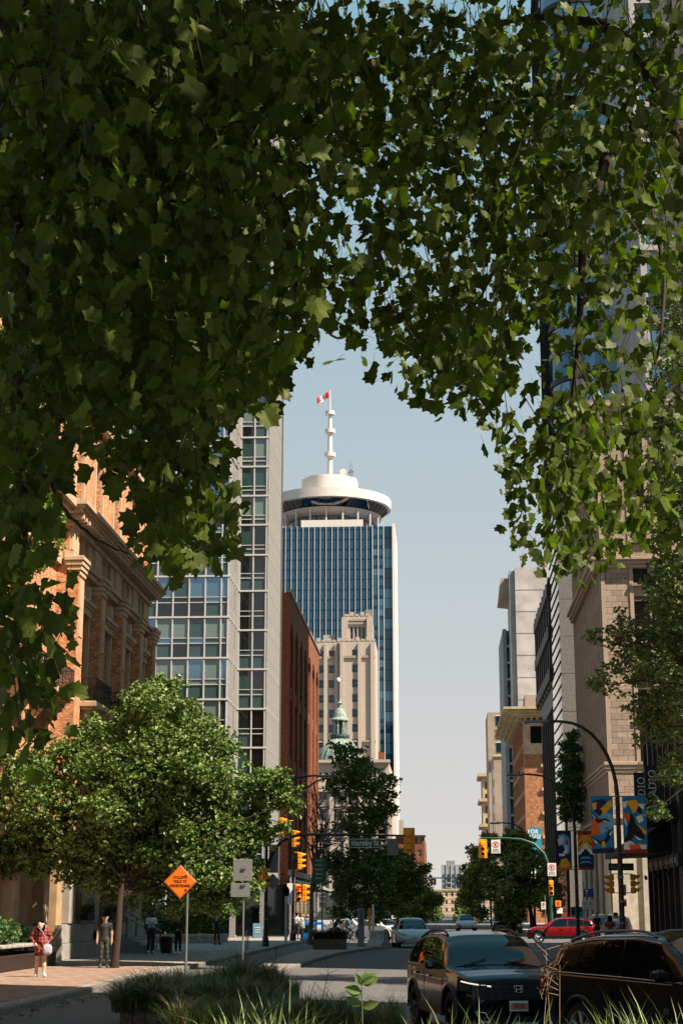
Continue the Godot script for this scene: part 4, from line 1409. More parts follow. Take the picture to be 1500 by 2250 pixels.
	# ashlar blocks, one by one, over the part that shows
	var variants := [M.stone, M.stone_b, M.stone_c]
	var far_blocks := MB.new()
	var count := 0
	var row := 0
	var y := 8.4
	var bm := bevm(Vector3(0.79, 0.455, 0.14), 0.02)
	while y < top - 0.3:
		var x := 0.02 - (0.4 if row % 2 else 0.0)
		while x < 23.4:
			var x0 := maxf(x, 0.0)
			var x1 := x + 0.8
			for q in wz:                            # trim at window openings
				if y + 0.46 > q[1] - 0.02 and y < q[3] + 0.02:
					if x0 >= q[0] - 0.25 and x0 < q[2]:
						x0 = q[2]
					if x1 > q[0] and x0 < q[0]:
						x1 = minf(x1, q[0])
			if x1 - x0 > 0.12:
				var c := so + Vector3((x0 + x1) / 2, y + 0.23, -0.02)
				var pp := proj(c)
				if pp.x < 1506 and pp.y > 1150 and pp.y < 1800 and count < 300:
					put(s, "stone_block", bm, variants[rng.randi() % 3], Transform3D(Basis.from_scale(Vector3((x1 - x0 - 0.012) / 0.79, 1, 1)), c + Vector3(0, 0, rng.randf_range(-0.008, 0.008))))
					count += 1
				else:
					far_blocks.box(c, Vector3(x1 - x0 - 0.012, 0.455, 0.14))
			x += 0.8
		y += 0.468
		row += 1
	stuff(put(s, "stone_facing", far_blocks.mesh(), M.stone))
	for u in [0.0, 2.25, 4.35]:
		pbox(s, "flat_pilaster", M.stone_c, so + Vector3(u + 0.16, 24.0, 0.07), Vector3(0.3, 31.0, 0.12))
	# cornices: moulded bands on both faces
	for cy in [[8.3, 0.55], [12.4, 0.3], [28.6, 0.75], [top - 0.2, 1.0]]:
		var c := MB.new()
		for k in 3:
			var e: float = cy[1] * (0.4 + 0.3 * k)
			c.bevel(Vector3(sx + 12 - e / 2, cy[0] + 0.1 + k * 0.28, (sz - 154.2) / 2 + e / 2), Vector3(24 + e, 0.27, 25.7 + e), 0.03)
		put(s, "cornice", c.mesh(), M.stone_c)
		if cy[1] > 0.6:
			var n := 40
			for k in n:
				pbox(s, "dentil", M.stone, Vector3(sx - cy[1] * 0.35, cy[0] + 0.02, -154.0 + k * 0.64), Vector3(0.25, 0.22, 0.3))
	# crest of the upper parapet
	for k in 14:
		var cm := MB.new()
		cm.lathe([Vector2(0.02, 0), Vector2(0.28, 0.1), Vector2(0.2, 0.4), Vector2(0.32, 0.6), Vector2(0.1, 0.95), Vector2(0, 1.2)], 8)
		put(s, "parapet_finial", cm.mesh(), M.copper, Transform3D(Basis(), Vector3(sx + 0.4 + k * 1.1, top + 0.7, sz + 0.4)))
	# base: smooth pale stone with deep piers and an arched doorway
	var bs := MB.new()
	var bo2 := so
	bs.facade(bo2 + Vector3(0, 0, 0.12), PX, PZ, 24, 8.3, [[4.4, 0, 7.4, 5.2]], 1.2)
	bs.facade(Vector3(sx - 0.12, 0.1, -154.2), PZ, NX, 25.82, 8.3, [[3, 0.6, 6, 6.8], [8, 0.6, 11, 6.8], [13, 0.6, 16, 6.8], [18, 0.6, 21, 6.8]], 0.8)
	put(s, "base_wall", bs.mesh(), M.stone_pale)
	for k in 4:
		pbox(s, "shop_window", M.glass_dark, Vector3(sx + 0.6, 3.8, -149.7 + k * 5.0), Vector3(0.06, 6.2, 3.0))
	var arc := MB.new()
	for i in 9:
		var a := PI * (i + 0.5) / 9
		arc.bevel(so + Vector3(5.9 + cos(a) * 1.75, 5.1 + sin(a) * 1.75, 0.25), Vector3(0.5, 0.58, 0.3), 0.02, Basis(Vector3(0, 0, 1), a - PI / 2 + PI / 2))
	put(s, "door_arch", arc.mesh(), M.stone_pale)
	pbox(s, "door", M.glass_dark, so + Vector3(5.9, 2.6, -0.9), Vector3(3.0, 5.2, 0.1))
	for u in [0.25, 1.3, 2.6, 3.7]:
		pbox(s, "base_pier", M.stone_pale, so + Vector3(u, 4.15, 0.28), Vector3(0.6 if u != 1.3 else 1.1, 8.2, 0.36))
	for yj in 9:
		pbox(s, "joint_band", M.stone_b, so + Vector3(2.2, 0.9 + yj * 0.9, 0.13), Vector3(4.4, 0.02, 0.04))

	# tall grey-blue tower standing behind the stone building
	var g := thing("rear_glass_tower", "tall grey and blue glass tower rising behind the tan stone building", "skyscraper", Vector3.ZERO)
	var core := MB.new()
	core.span(Vector3(17.4, 30, -129.1), Vector3(24.5, 100, -149))
	put(g, "core", core.mesh(), M.grey_wall)
	for k in 4:
		for f in 17:
			pbox(g, "window_pane", M.glass_sky if rng.randf() < 0.55 else M.teal_glass, Vector3(18.4 + k * 1.72, 44.5 + f * 3.3, -129.05), Vector3(1.5, 2.3, 0.1))
	for f in 18:
		pbox(g, "floor_band", M.cladding, Vector3(20.95, 42.9 + f * 3.3, -128.95), Vector3(7.3, 0.5, 0.3))
	for k in 3:
		pbox(g, "pier", M.cladding, Vector3(17.6 + k * 3.4, 71, -128.9), Vector3(0.5, 58, 0.5))

# ---------------------------------------------------------------- further down on the right
func build_right_far():
	# glass tower with slanted louvres on the street side and a rounded upper corner
	var t := thing("louvred_glass_tower", "tall glass tower with thin slanted louvres and a rounded corner above the street", "skyscraper", Vector3.ZERO)
	var X := 13.0
	var za := -172.5
	var zb := -186.5
	var H := 112.0
	var core := MB.new()
	core.span(Vector3(X + 0.2, 0.1, za - 0.1), Vector3(44, 52, zb))
	core.span(Vector3(X + 4.6, 52, za - 4.5), Vector3(44, H, zb - 6))
	put(t, "core", core.mesh(), M.teal_dark)
	for k in 36:
		pbox(t, "street_pane", M.glass_sky, Vector3(X + 0.05, 5.5 + k * 1.27, (za + zb) / 2), Vector3(0.12, 1.14, za - zb - 0.1))
		pbox(t, "louvre", M.black_matt, Vector3(X - 0.04, 6.12 + k * 1.27, (za + zb) / 2), Vector3(0.12, 0.07, za - zb))
	for k in 12:
		pbox(t, "metal_panel", M.panel_grey, Vector3(X + 0.72, 4.3 + k * 4.0, za + 0.05), Vector3(1.5, 3.95, 0.3))
	for k in 24:
		pbox(t, "dark_panel", M.black if k % 2 else M.glass_dark, Vector3(X + 2.4, 3.3 + k * 2.0, za - 0.02), Vector3(1.8, 1.9, 0.2))
	for k in 12:
		pbox(t, "light_box", M.cladding, Vector3(X + 3.0, 4.4 + k * 4.0, za + 0.1), Vector3(0.7, 0.5, 0.4))
	# rounded upper shaft in floor rings
	for f in 22:
		var y := 40.0 + f * 3.3
		var ring := MB.new()
		var gl := MB.new()
		var pr := []
		for i in 13:
			var a := PI + PI / 2 * i / 12.0 * -1.0
			pr.append(Vector3(X + 4.8 + cos(a) * 4.6, y, za - 4.6 + sin(a) * -4.6))
		pr = []
		for i in 13:
			var a := PI / 2 * i / 12.0
			pr.append(Vector3(X + 4.8 - cos(a) * 4.6, y, za - 4.6 + sin(a) * 4.6))
		pr.push_front(Vector3(X + 0.2, y, zb - 4))
		pr.append(Vector3(X + 24, y, za))
		for i in pr.size() - 1:
			var p: Vector3 = pr[i]
			var q: Vector3 = pr[i + 1]
			gl.quad(p, q, q + Vector3(0, 2.7, 0), p + Vector3(0, 2.7, 0))
			var ov := Vector3(-0.15, 0, 0.15)
			ring.quad(p + ov + Vector3(0, 2.7, 0), q + ov + Vector3(0, 2.7, 0), q + ov + Vector3(0, 3.3, 0), p + ov + Vector3(0, 3.3, 0))
			ring.quad(p + Vector3(0, 2.7, 0), q + Vector3(0, 2.7, 0), q + ov + Vector3(0, 2.7, 0), p + ov + Vector3(0, 2.7, 0))
		put(t, "glass_floor", gl.mesh(), M.glass_sky if f % 3 else M.teal_glass)
		put(t, "floor_band", ring.mesh(), M.black if f % 2 else M.cladding_dim)
	for k in 9:
		pbox(t, "vertical_fin", M.black_matt, Vector3(X - 0.15, 78 + (k % 3) * 3.0, zb + 1.0 + k * 1.05), Vector3(0.35, 66 - (k % 4) * 4, 0.09))

	# dark brown metal building
	var b := thing("brown_metal_building", "dark brown metal clad office building with an overhanging upper part", "building", Vector3.ZERO)
	var bm := MB.new()
	bm.span(Vector3(X, 27.5, -187.5), Vector3(X + 22, 39.8, -215.5))
	bm.prism([Vector2(-187.5, 27.5), Vector2(-215.5, 27.5), Vector2(-213.6, 25.2), Vector2(-187.5, 25.2)], 20.0, Transform3D(Basis(Vector3.UP, -PI / 2), Vector3(X + 20.3, 0, 0)))
	bm.span(Vector3(X + 0.8, 0.1, -187.5), Vector3(X + 22, 25.2, -213.0))
	put(b, "wall", bm.mesh(), M.brown_dark)
	for f in 3:
		pbox(b, "beam", M.brown_metal, Vector3(X - 0.08, 28.5 + f * 4.9, -201.5), Vector3(0.4, 1.3, 28.2))
	for k in 8:
		pbox(b, "upright", M.brown_metal, Vector3(X - 0.02, 33.6, -188.0 - k * 3.9), Vector3(0.3, 12.2, 0.35))
		pbox(b, "leg", M.brown_metal, Vector3(X + 0.6, 12.6, -188.0 - k * 3.5), Vector3(0.7, 25, 0.5))
	pbox(b, "front_wall", M.brown_metal, Vector3(X + 11, 20, -187.35), Vector3(21, 39.4, 0.2))

	# brick office with deep bracketed cornice
	var k := thing("corniced_brick_office", "orange brown brick office with cream cornice and a teal FOR LEASE banner", "building", Vector3.ZERO)
	var kz := -254.0
	var ktop := 31.5
	var ko := Vector3(X, 0.1, kz)
	var kops := []
	for f in 8:
		kops.append([2.75, 2.2 + f * 3.6, 4.6, 4.7 + f * 3.6])
		kops.append([6.2, 2.2 + f * 3.6, 8.0, 4.7 + f * 3.6])
	var kw := MB.new()
	kw.facade(ko, PX, PZ, 14, ktop, kops, 0.4)
	var kso := []
	for f in 8:
		for c in 9:
			kso.append([1.0 + c * 4.2, 2.0 + f * 3.6, 4.2 + c * 4.2, 4.9 + f * 3.6])
	kw.facade(Vector3(X, 0.1, kz - 40), PZ, NX, 40, ktop, kso, 0.35)
	kw.quad(Vector3(X, ktop, kz), Vector3(X + 14, ktop, kz), Vector3(X + 14, ktop, kz - 40), Vector3(X, ktop, kz - 40))
	put(k, "brick_wall", kw.mesh(), M.brick_tan)
	for q in kops:
		win(k, ko, PX, PZ, q, 0.38, M.glass_dark, M.brown_metal, 1, 2, 0.12)
		pbox(k, "sill", M.limestone, ko + Vector3((q[0] + q[2]) / 2, q[1] - 0.3, 0.15), Vector3(q[2] - q[0] + 0.5, 0.45, 0.4))
	for q in kso:
		win(k, Vector3(X, 0.1, kz - 40), PZ, NX, q, 0.33, M.glass_dark, M.limestone, 3, 2, 0.16)
	pbox(k, "upper_band", M.limestone, Vector3(X + 7, 27.9, kz + 0.12), Vector3(14.2, 5.2, 0.3))
	for xx in [1.9, 4.9]:
		pbox(k, "attic_window", M.glass_dark, Vector3(X + xx, 28.3, kz + 0.3), Vector3(1.7, 2.6, 0.1))
	for e in 4:
		pbox(k, "cornice", M.cream, Vector3(X + 6.4 - e * 0.3, 31.1 + e * 0.35, kz - 19.5 + e * 0.35), Vector3(14.6 + e * 0.9, 0.34, 41 + e * 0.8))
	for c in 9:
		pbox(k, "cornice_bracket", M.cream, Vector3(X + 0.3 + c * 0.9, 30.7, kz + 0.5), Vector3(0.35, 0.5, 0.8))
	for c in 44:
		pbox(k, "cornice_bracket", M.cream, Vector3(X - 0.6, 30.7, kz - 0.4 - c * 0.9), Vector3(1.0, 0.5, 0.35))
	pbox(k, "roof_block", M.tan_wall, Vector3(X + 5, 33.6, kz - 6), Vector3(9, 2.6, 6))
	var fl := put(k, "lease_banner", boxm(Vector3(1.9, 5.2, 0.08)), M.teal_print, Transform3D(Basis(), Vector3(X + 1.35, 11.6, kz + 0.2)))
	text(fl, "lettering", "FOR", 0.62, M.sign_white, Transform3D(Basis(), Vector3(-0.35, 2.0, 0.045)), 1.0, "Droid Sans", true)
	text(fl, "lettering", "LEASE", 0.62, M.sign_white, Transform3D(Basis(), Vector3(-0.02, 1.25, 0.045)), 1.0, "Droid Sans", true, 1.65)
	pbox(k, "white_panel", M.sign_white, Vector3(X + 1.4, 7.4, kz + 0.16), Vector3(1.7, 2.2, 0.08))

	# white concrete slab block
	var w := thing("white_concrete_block", "tall blank white concrete building with a small roof flue", "building", Vector3.ZERO)
	var wz := -300.0
	var wl := atz(1131, 1300, wz).x
	var wt := atz(1160, 1247, wz).y
	var wm := MB.new()
	wm.span(Vector3(wl, 0.1, wz), Vector3(wl + 26, wt, wz - 34))
	put(w, "wall", wm.mesh(), M.white_wall)
	for f in 9:
		pbox(w, "panel_joint", M.grey_wall, Vector3(wl + 8, wt - 4.2 - f * 4.1, wz + 0.02), Vector3(16, 0.12, 0.06))
	pbox(w, "side_slab", M.grey_wall, Vector3(wl - 0.5, wt / 2 + 14, wz - 3), Vector3(1.1, wt - 29, 5))
	pbox(w, "roof_canopy", M.tan_wall, Vector3(wl - 1.6, wt - 3.4, wz - 8), Vector3(2.2, 4.0, 10), Basis(Vector3(0, 0, 1), -0.12))
	var fu := MB.new()
	fu.lathe([Vector2(0.7, 0), Vector2(0.7, 1.1), Vector2(0.5, 1.2), Vector2(0.3, 1.9), Vector2(1.2, 2.1), Vector2(0.8, 2.4), Vector2(0.1, 2.6)], 14)
	put(w, "roof_flue", fu.mesh(), M.bronze, Transform3D(Basis(), Vector3(atz(1195, 1247, wz).x, wt, wz - 4)))

	# balcony block
	var a := thing("balcony_apartment_block", "grey apartment block with a stack of teal fronted balconies", "building", Vector3.ZERO)
	var az := -322.0
	var al := atz(1106, 1500, az).x
	var at_ := atz(1115, 1384, az).y
	pbox(a, "wall", M.grey_wall, Vector3(al + 6, at_ / 2, az - 12), Vector3(12, at_, 22))
	pbox(a, "side_wall", M.grey_wall, Vector3(al + 0.35, at_ / 2, az), Vector3(0.7, at_, 2.2))
	for f in 17:
		var y := at_ - 2.6 - f * 3.3
		if y < 1: break
		var bl := put(a, "balcony", boxm(Vector3(2.6, 0.45, 2.0)), M.white_wall, Transform3D(Basis(), Vector3(al + 2.0, y - 0.8, az)))
		pbox(bl, "glass_front", M.teal_dark, Vector3(0, 0.85, 1.0), Vector3(2.5, 1.2, 0.06))
		pbox(a, "window", M.glass_dark if f % 3 else M.glass_green, Vector3(al + 2.0, y + 0.9, az - 0.95), Vector3(2.0, 1.9, 0.1))
	# slab fronts further along
	var c := thing("teal_window_office", "tan office with bands of teal windows next to the balcony block", "building", Vector3.ZERO)
	var cz := -430.0
	var cl := atz(1073, 1700, cz).x
	var ct := atz(1090, 1565, cz).y
	pbox(c, "wall", M.tan_wall, Vector3(cl + 6, ct / 2, cz - 10), Vector3(12, ct, 20))
	for f in 14:
		var y := ct - 2.2 - f * 3.5
		if y < 1: break
		pbox(c, "window", M.teal_glass if f % 2 else M.teal_dark, Vector3(cl + 3.6, y, cz + 0.05), Vector3(2.8, 2.4, 0.2))
		pbox(c, "window_bar", M.white_metal, Vector3(cl + 3.6, y, cz + 0.18), Vector3(0.15, 2.5, 0.1))
		pbox(c, "window_bar", M.white_metal, Vector3(cl + 3.6, y + 1.3, cz + 0.18), Vector3(3.0, 0.2, 0.1))
	pbox(c, "ledge", M.cream, Vector3(cl + 2.8, ct * 0.76, cz + 0.4), Vector3(4.5, 0.7, 1.2))
	var d := thing("tan_slab_building", "plain tan building with a blank front below the balcony block", "building", Vector3.ZERO)
	var dz := -390.0
	var dl := atz(1086, 1750, dz).x
	var dt := atz(1095, 1662, dz).y
	pbox(d, "wall", M.tan_wall, Vector3(dl + 5, dt / 2, dz - 10), Vector3(10, dt, 20))
	for f in 6:
		pbox(d, "side_window", M.glass_dark, Vector3(dl - 0.02, dt - 4 - f * 4, dz - 4), Vector3(0.1, 2.2, 5))
	pbox(d, "coping", M.cream, Vector3(dl + 5, dt + 0.2, dz - 9.9), Vector3(10.4, 0.5, 20.4))
	var e := thing("ornate_beige_building", "beige building with stepped cornices at the far right of the street", "building", Vector3.ZERO)
	var ez := -500.0
	var el := atz(1060, 1750, ez).x
	var et := atz(1066, 1703, ez).y
	pbox(e, "wall", M.cream, Vector3(el + 6, et / 2, ez - 10), Vector3(12, et, 20))
	for f in 3:
		pbox(e, "cornice", M.limestone, Vector3(el + 5.4, et - f * 7.5, ez - 9.5), Vector3(13.4 - f * 0.3, 0.9, 21.5))
	for f in 10:
		pbox(e, "window", M.glass_dark, Vector3(el + 1.4, et - 3 - f * 3.6, ez + 0.05), Vector3(1.1, 2.0, 0.2))

# ================================================================ trees
var clump_mesh: ArrayMesh
var tulip_mesh: ArrayMesh

func make_clump() -> ArrayMesh:
	# a spray of seven small folded leaves inside a unit ball
	var r := RandomNumberGenerator.new()
	r.seed = 77
	var mb := MB.new()
	for k in 7:
		var b := Basis.from_euler(Vector3(r.randf_range(-1.1, 1.1), r.randf_range(0, TAU), r.randf_range(-0.9, 0.9)))
		var o := Vector3(r.randf_range(-1, 1), r.randf_range(-0.8, 0.8), r.randf_range(-1, 1)) * 0.75
		var l := r.randf_range(0.75, 1.1)
		var base := o
		var tip := o + b * Vector3(0, -0.15 * l, l)
		var lf := o + b * Vector3(-0.36 * l, 0.1, 0.5 * l)
		var rt := o + b * Vector3(0.36 * l, 0.1, 0.5 * l)
		mb.tri(base, rt, tip)
		mb.tri(base, tip, lf)
	return mb.mesh()

func make_tulip_leaf(curl := 0.12, fold := 0.28, wide := 1.0) -> ArrayMesh:
	# four-lobed leaf with a notched tip, folded along the midrib, unit length
	var half := [Vector2(0.0, 0.02), Vector2(0.2, -0.04), Vector2(0.38, 0.04), Vector2(0.56, 0.12), Vector2(0.42, 0.3), Vector2(0.44, 0.42), Vector2(0.57, 0.62), Vector2(0.36, 0.68), Vector2(0.3, 0.95), Vector2(0.16, 0.86), Vector2(0.0, 0.8)]
	var mb := MB.new()
	for s in [-1.0, 1.0]:
		var c := Vector3(0, -0.42, 0)
		for i in half.size() - 1:
			var p: Vector2 = half[i]
			var q: Vector2 = half[i + 1]
			var P := Vector3(p.x * s * wide, -p.y, absf(p.x) * fold - p.y * p.y * curl)
			var Q := Vector3(q.x * s * wide, -q.y, absf(q.x) * fold - q.y * q.y * curl)
			c.z = -0.02 - curl * 0.2
			if s > 0:
				mb.tri(c, Q, P)
			else:
				mb.tri(c, P, Q)
	# stalk
	mb.tube([Vector3(0, 0, 0), Vector3(0, 0.3, 0.05), Vector3(0, 0.6, 0.02)], [0.012, 0.01], 3, false)
	return mb.mesh()

func put_foliage(parent, called, blobs: Array, n: int, size: float, cols: Array, local := true) -> MultiMeshInstance3D:
	if clump_mesh == null:
		clump_mesh = make_clump()
	var total := 0.0
	for b in blobs:
		total += pow(b[1].x * b[1].y * b[1].z, 0.667)
	var xf := []
	var cc := []
	for b in blobs:
		var m := int(ceil(n * pow(b[1].x * b[1].y * b[1].z, 0.667) / total))
		for i in m:
			var d := Vector3(rng.randfn(), rng.randfn(), rng.randfn()).normalized()
			var rr := pow(rng.randf(), 0.3) * rng.randf_range(0.82, 1.12)
			var p: Vector3 = b[0] + d * b[1] * rr
			var bs := Basis.from_euler(Vector3(rng.randf_range(-0.6, 0.6), rng.randf_range(0, TAU), rng.randf_range(-0.6, 0.6)))
			xf.append(Transform3D(bs.scaled(Vector3.ONE * size * rng.randf_range(0.75, 1.3)), p))
			var c: Color = cols[rng.randi() % cols.size()] * rng.randf_range(0.75, 1.25)
			c.a = 1.0
			cc.append(c)
	return stuff(scatter(parent, called, clump_mesh, M.leaf, xf, cc))

func branch_tube(mb: MB, a: Vector3, b: Vector3, r0: float, r1: float, wob := 0.08):
	var pts := []
	var rad := []
	var L := a.distance_to(b)
	for i in 6:
		var t := i / 5.0
		var p := a.lerp(b, t) + Vector3.UP * sin(t * PI) * L * 0.06
		if i > 0 and i < 5:
			p += Vector3(rng.randfn(), rng.randfn() * 0.5, rng.randfn()) * L * wob * 0.4
		pts.append(p)
		rad.append(lerpf(r0, r1, t))
	mb.tube(pts, rad, 7)
	return pts

func tree(called, label, base: Vector3, zc: float, px_blobs: Array, n: int, size: float, cols: Array, r0: float, bark: Material, group := "", flat := 0.85):
	var t := thing(called, label, "tree", base, 0.0, group)
	var k := absf(zc) / 3600.0
	var blobs := []
	var tips := []
	var cen := Vector3.ZERO
	for b in px_blobs:
		var c: Vector3 = atz(b[0], b[1], zc + (b[3] if b.size() > 3 else rng.randf_range(-1.0, 1.0) * b[2] * k * 0.9)) - base
		var r: float = b[2] * k
		blobs.append([c, Vector3(r, r * flat, r) * 0.86])
		for q in 6:
			var dd := Vector3(rng.randfn(), rng.randfn() * 0.9, rng.randfn()).normalized()
			var rs := r * rng.randf_range(0.22, 0.42)
			tips.append([c + dd * r * rng.randf_range(0.75, 1.05), Vector3(rs, rs * 0.75, rs)])
		cen += c
	cen /= px_blobs.size()
	var low := 1e9
	for b in blobs:
		low = minf(low, b[0].y - b[1].y)
	var fork := Vector3(clampf(cen.x * 0.3, -0.15, 0.15), maxf(low + 0.9, cen.y * 0.62), clampf(cen.z * 0.3, -0.5, 0.5))
	var tm := MB.new()
	var tp := []
	var tr := []
	for i in 8:
		var s := i / 7.0
		tp.append(Vector3(fork.x * s * s, fork.y * s, fork.z * s * s) + Vector3(sin(s * 5.0) * 0.05, 0, cos(s * 4.0) * 0.04))
		tr.append(r0 * (1.35 if i == 0 else lerpf(1.0, 0.75, s)))
	tm.tube(tp, tr, 10)
	var tk := put(t, "trunk", tm.mesh(), bark)
	for b in blobs:
		var lm := MB.new()
		branch_tube(lm, fork - Vector3.UP * rng.randf_range(0.0, 0.8), b[0], r0 * 0.3, r0 * 0.06)
		put(tk, "limb", lm.mesh(), bark)
	put_foliage(t, "crown", blobs + tips, n, size, cols)
	return t

func build_trees():
	var g1 := [Color(0.08, 0.135, 0.025), Color(0.105, 0.17, 0.03), Color(0.135, 0.195, 0.045), Color(0.07, 0.115, 0.025), Color(0.18, 0.22, 0.08)]
	var gd := [Color(0.08, 0.125, 0.03), Color(0.1, 0.15, 0.035), Color(0.12, 0.175, 0.045)]
	tree("round_maple_tree", "round leafy green tree on the brick pavement in front of the brick club", atg(252, 2127, 0.13), -59.0,
		[[340, 1570, 105], [240, 1640, 115], [430, 1640, 105], [135, 1680, 90], [330, 1700, 150], [500, 1750, 110], [590, 1730, 55], [640, 1760, 30], [80, 1780, 105], [205, 1800, 140], [350, 1830, 150], [480, 1850, 105], [100, 1870, 90], [250, 1890, 110], [400, 1900, 80], [15, 1720, 70], [30, 1860, 70], [300, 1940, 55], [565, 1830, 60], [540, 1900, 40], [440, 1960, 45], [330, 1540, 60], [380, 1975, 42], [480, 1985, 40], [545, 1955, 45]],
		11500, 0.165, g1, 0.125, M.bark)
	tree("dark_street_tree", "dark leafed tree with bare pale branches beside the Hornby street sign", Vector3(-7.35, 0.13, -93.5), -95.0,
		[[768, 1668, 50], [800, 1720, 60], [745, 1715, 36], [832, 1780, 40], [790, 1800, 55], [800, 1880, 60], [765, 1920, 55], [830, 1920, 50], [775, 1975, 55], [735, 1890, 26], [820, 1990, 40]],
		2700, 0.19, gd, 0.14, M.bark_pale)
	# bare branches of the same tree species reaching to the left: part of the dark tree
	var dt: Node3D = get_child(get_child_count() - 1)
	var root := dt.position
	for k in 26:
		var bm := MB.new()
		var a := atz(690 + rng.randf_range(-6, 10), 1960 - rng.randf_range(0, 120), -94.5 + rng.randf_range(-0.4, 0.6)) - root
		var b := atz(rng.randf_range(655, 800), rng.randf_range(1690, 1880), -94.0 + rng.randf_range(-1.2, 1.2)) - root
		if a.distance_to(b) > 6.0:
			b = a + (b - a).normalized() * 6.0
		var pts = branch_tube(bm, a, b, 0.05, 0.012, 0.2)
		for j in 4:
			var s: Vector3 = pts[2 + j % 3]
			branch_tube(bm, s, s + Vector3(rng.randf_range(-1, 1), rng.randf_range(-0.2, 1.0), rng.randf_range(-0.6, 0.6)), 0.018, 0.006, 0.2)
		put(dt, "bare_branch", bm.mesh(), M.bark_pale)
	tree("green_street_tree", "bright green street tree behind the silver car on the left pavement", Vector3(-5.6, 0.1, -152), -152.0,
		[[880, 1905, 35], [915, 1945, 42], [890, 1985, 45], [940, 1975, 28], [862, 1960, 40], [905, 2010, 38], [870, 1880, 22]], 2600, 0.24, g1, 0.16, M.bark, "street trees on the left pavement")
	tree("green_street_tree", "small yellow green tree further along the left pavement", Vector3(-7.2, 0.1, -235), -235.0,
		[[945, 1985, 26], [925, 2005, 26], [955, 2010, 20], [900, 1960, 22]], 1300, 0.3, g1, 0.15, M.bark, "street trees on the left pavement")
	tree("shady_street_tree", "large dark street tree on the right behind the green signal pole", Vector3(7.3, 0.13, -138), -138.0,
		[[1060, 1898, 34], [1100, 1868, 30], [1040, 1945, 28], [1090, 1945, 48], [1140, 1895, 44], [1160, 1955, 48], [1120, 2000, 42], [1195, 1975, 36], [1052, 2005, 24], [1208, 1918, 22], [1150, 1850, 22], [1078, 1846, 18], [1026, 1920, 16], [1018, 1972, 16], [1120, 1838, 16], [1042, 1868, 15], [1180, 1885, 24], [1222, 1960, 18]],
		3900, 0.24, gd, 0.2, M.bark)
	tree("green_street_tree", "pale green tree far along the right pavement before the peach building", Vector3(6.0, 0.13, -260), -260.0,
		[[1022, 1995, 26], [1035, 1960, 28], [1045, 1930, 24], [1015, 2012, 18], [1050, 1900, 22]], 1700, 0.34, g1, 0.18, M.bark)
	tree("slender_tree", "tall narrow green tree against the louvred glass tower", Vector3(11.0, 0.13, -147), -147.0,
		[[1258, 1618, 14], [1252, 1640, 20], [1262, 1650, 16], [1247, 1672, 22], [1260, 1685, 20], [1244, 1702, 22], [1262, 1712, 20], [1250, 1730, 26], [1236, 1735, 14], [1264, 1745, 18], [1242, 1758, 22], [1256, 1770, 22], [1266, 1790, 16], [1244, 1790, 20]], 1500, 0.25, [Color(0.035, 0.085, 0.02), Color(0.05, 0.11, 0.03)], 0.15, M.bark)
	tree("broad_maple_tree", "broad dark maple hanging in from the right above the dark SUV", Vector3(10.2, 0.13, -46), -46.0,
		[[1440, 1480, 62], [1350, 1400, 42], [1385, 1460, 66], [1330, 1505, 36], [1450, 1380, 70], [1485, 1260, 80], [1470, 1140, 80], [1450, 1050, 70], [1485, 960, 80], [1430, 1600, 50], [1485, 1690, 55], [1400, 1560, 32], [1470, 1550, 60], [1495, 800, 80], [1480, 700, 60], [1495, 560, 70], [1445, 920, 45], [1302, 1400, 22], [1560, 1500, 150], [1600, 1100, 170], [1600, 800, 170], [1560, 1300, 150], [1380, 1380, 40], [1440, 1780, 30]],
		6800, 0.115, [Color(0.08, 0.125, 0.03), Color(0.1, 0.15, 0.035), Color(0.12, 0.155, 0.035), Color(0.15, 0.14, 0.04)], 0.24, M.bark)
	tree("backlit_tree", "sunlit fine leaved tree beside the brick club at the left edge", Vector3(-17.5, 0.13, -53), -54.0,
		[[60, 1000, 75], [85, 1110, 60], [20, 1100, 80], [105, 1190, 35], [-60, 1050, 110], [30, 1230, 55], [30, 900, 90], [-120, 1250, 120], [-60, 800, 110], [10, 1330, 40]], 4200, 0.14, [Color(0.12, 0.2, 0.03), Color(0.15, 0.24, 0.05), Color(0.09, 0.16, 0.03)], 0.22, M.bark)
	# row of trees along the right kerb, outside the frame: their shade lies on the road
	for q in [[10.8, -58.0, 3.2, "in front of the tan office block"]]:
		var base := Vector3(q[0], 0.13, q[1])
		var t := thing("kerbside_tree", "tall leafy street tree on the right kerb " + q[3], "tree", base, 0.0, "trees along the near right kerb")
		var tm := MB.new()
		tm.tube([Vector3.ZERO, Vector3(0.1, 3, 0), Vector3(0, 7.5, 0.1)], [0.32, 0.25, 0.16], 9)
		put(t, "trunk", tm.mesh(), M.bark)
		var bl := []
		for k in 14:
			var a := k * 2.4
			bl.append([Vector3(cos(a) * q[2] * 0.55, 7.0 + (k % 7) * 1.25, sin(a) * q[2] * 0.55), Vector3.ONE * q[2] * 0.5])
		put_foliage(t, "crown", bl, 4200, 0.27, g1)

	for q in [[-12.8, -30.0, 3.0, "before the planter wall"], [-12.0, -22.0, 3.0, "opposite the black SUV"]]:
		var base := Vector3(q[0], 0.13, q[1])
		var t := thing("kerbside_tree", "leafy street tree on the left pavement " + q[3], "tree", base)
		var tm := MB.new()
		tm.tube([Vector3.ZERO, Vector3(0.05, 2, 0), Vector3(0, 5.0, 0.1)], [0.26, 0.2, 0.13], 9)
		put(t, "trunk", tm.mesh(), M.bark)
		var bl := []
		for k in 12:
			var a := k * 2.4
			bl.append([Vector3(cos(a) * q[2] * 0.55, 3.6 + (k % 6) * 1.1, sin(a) * q[2] * 0.55), Vector3.ONE * q[2] * 0.5])
		put_foliage(t, "crown", bl, 2600, 0.25, g1)

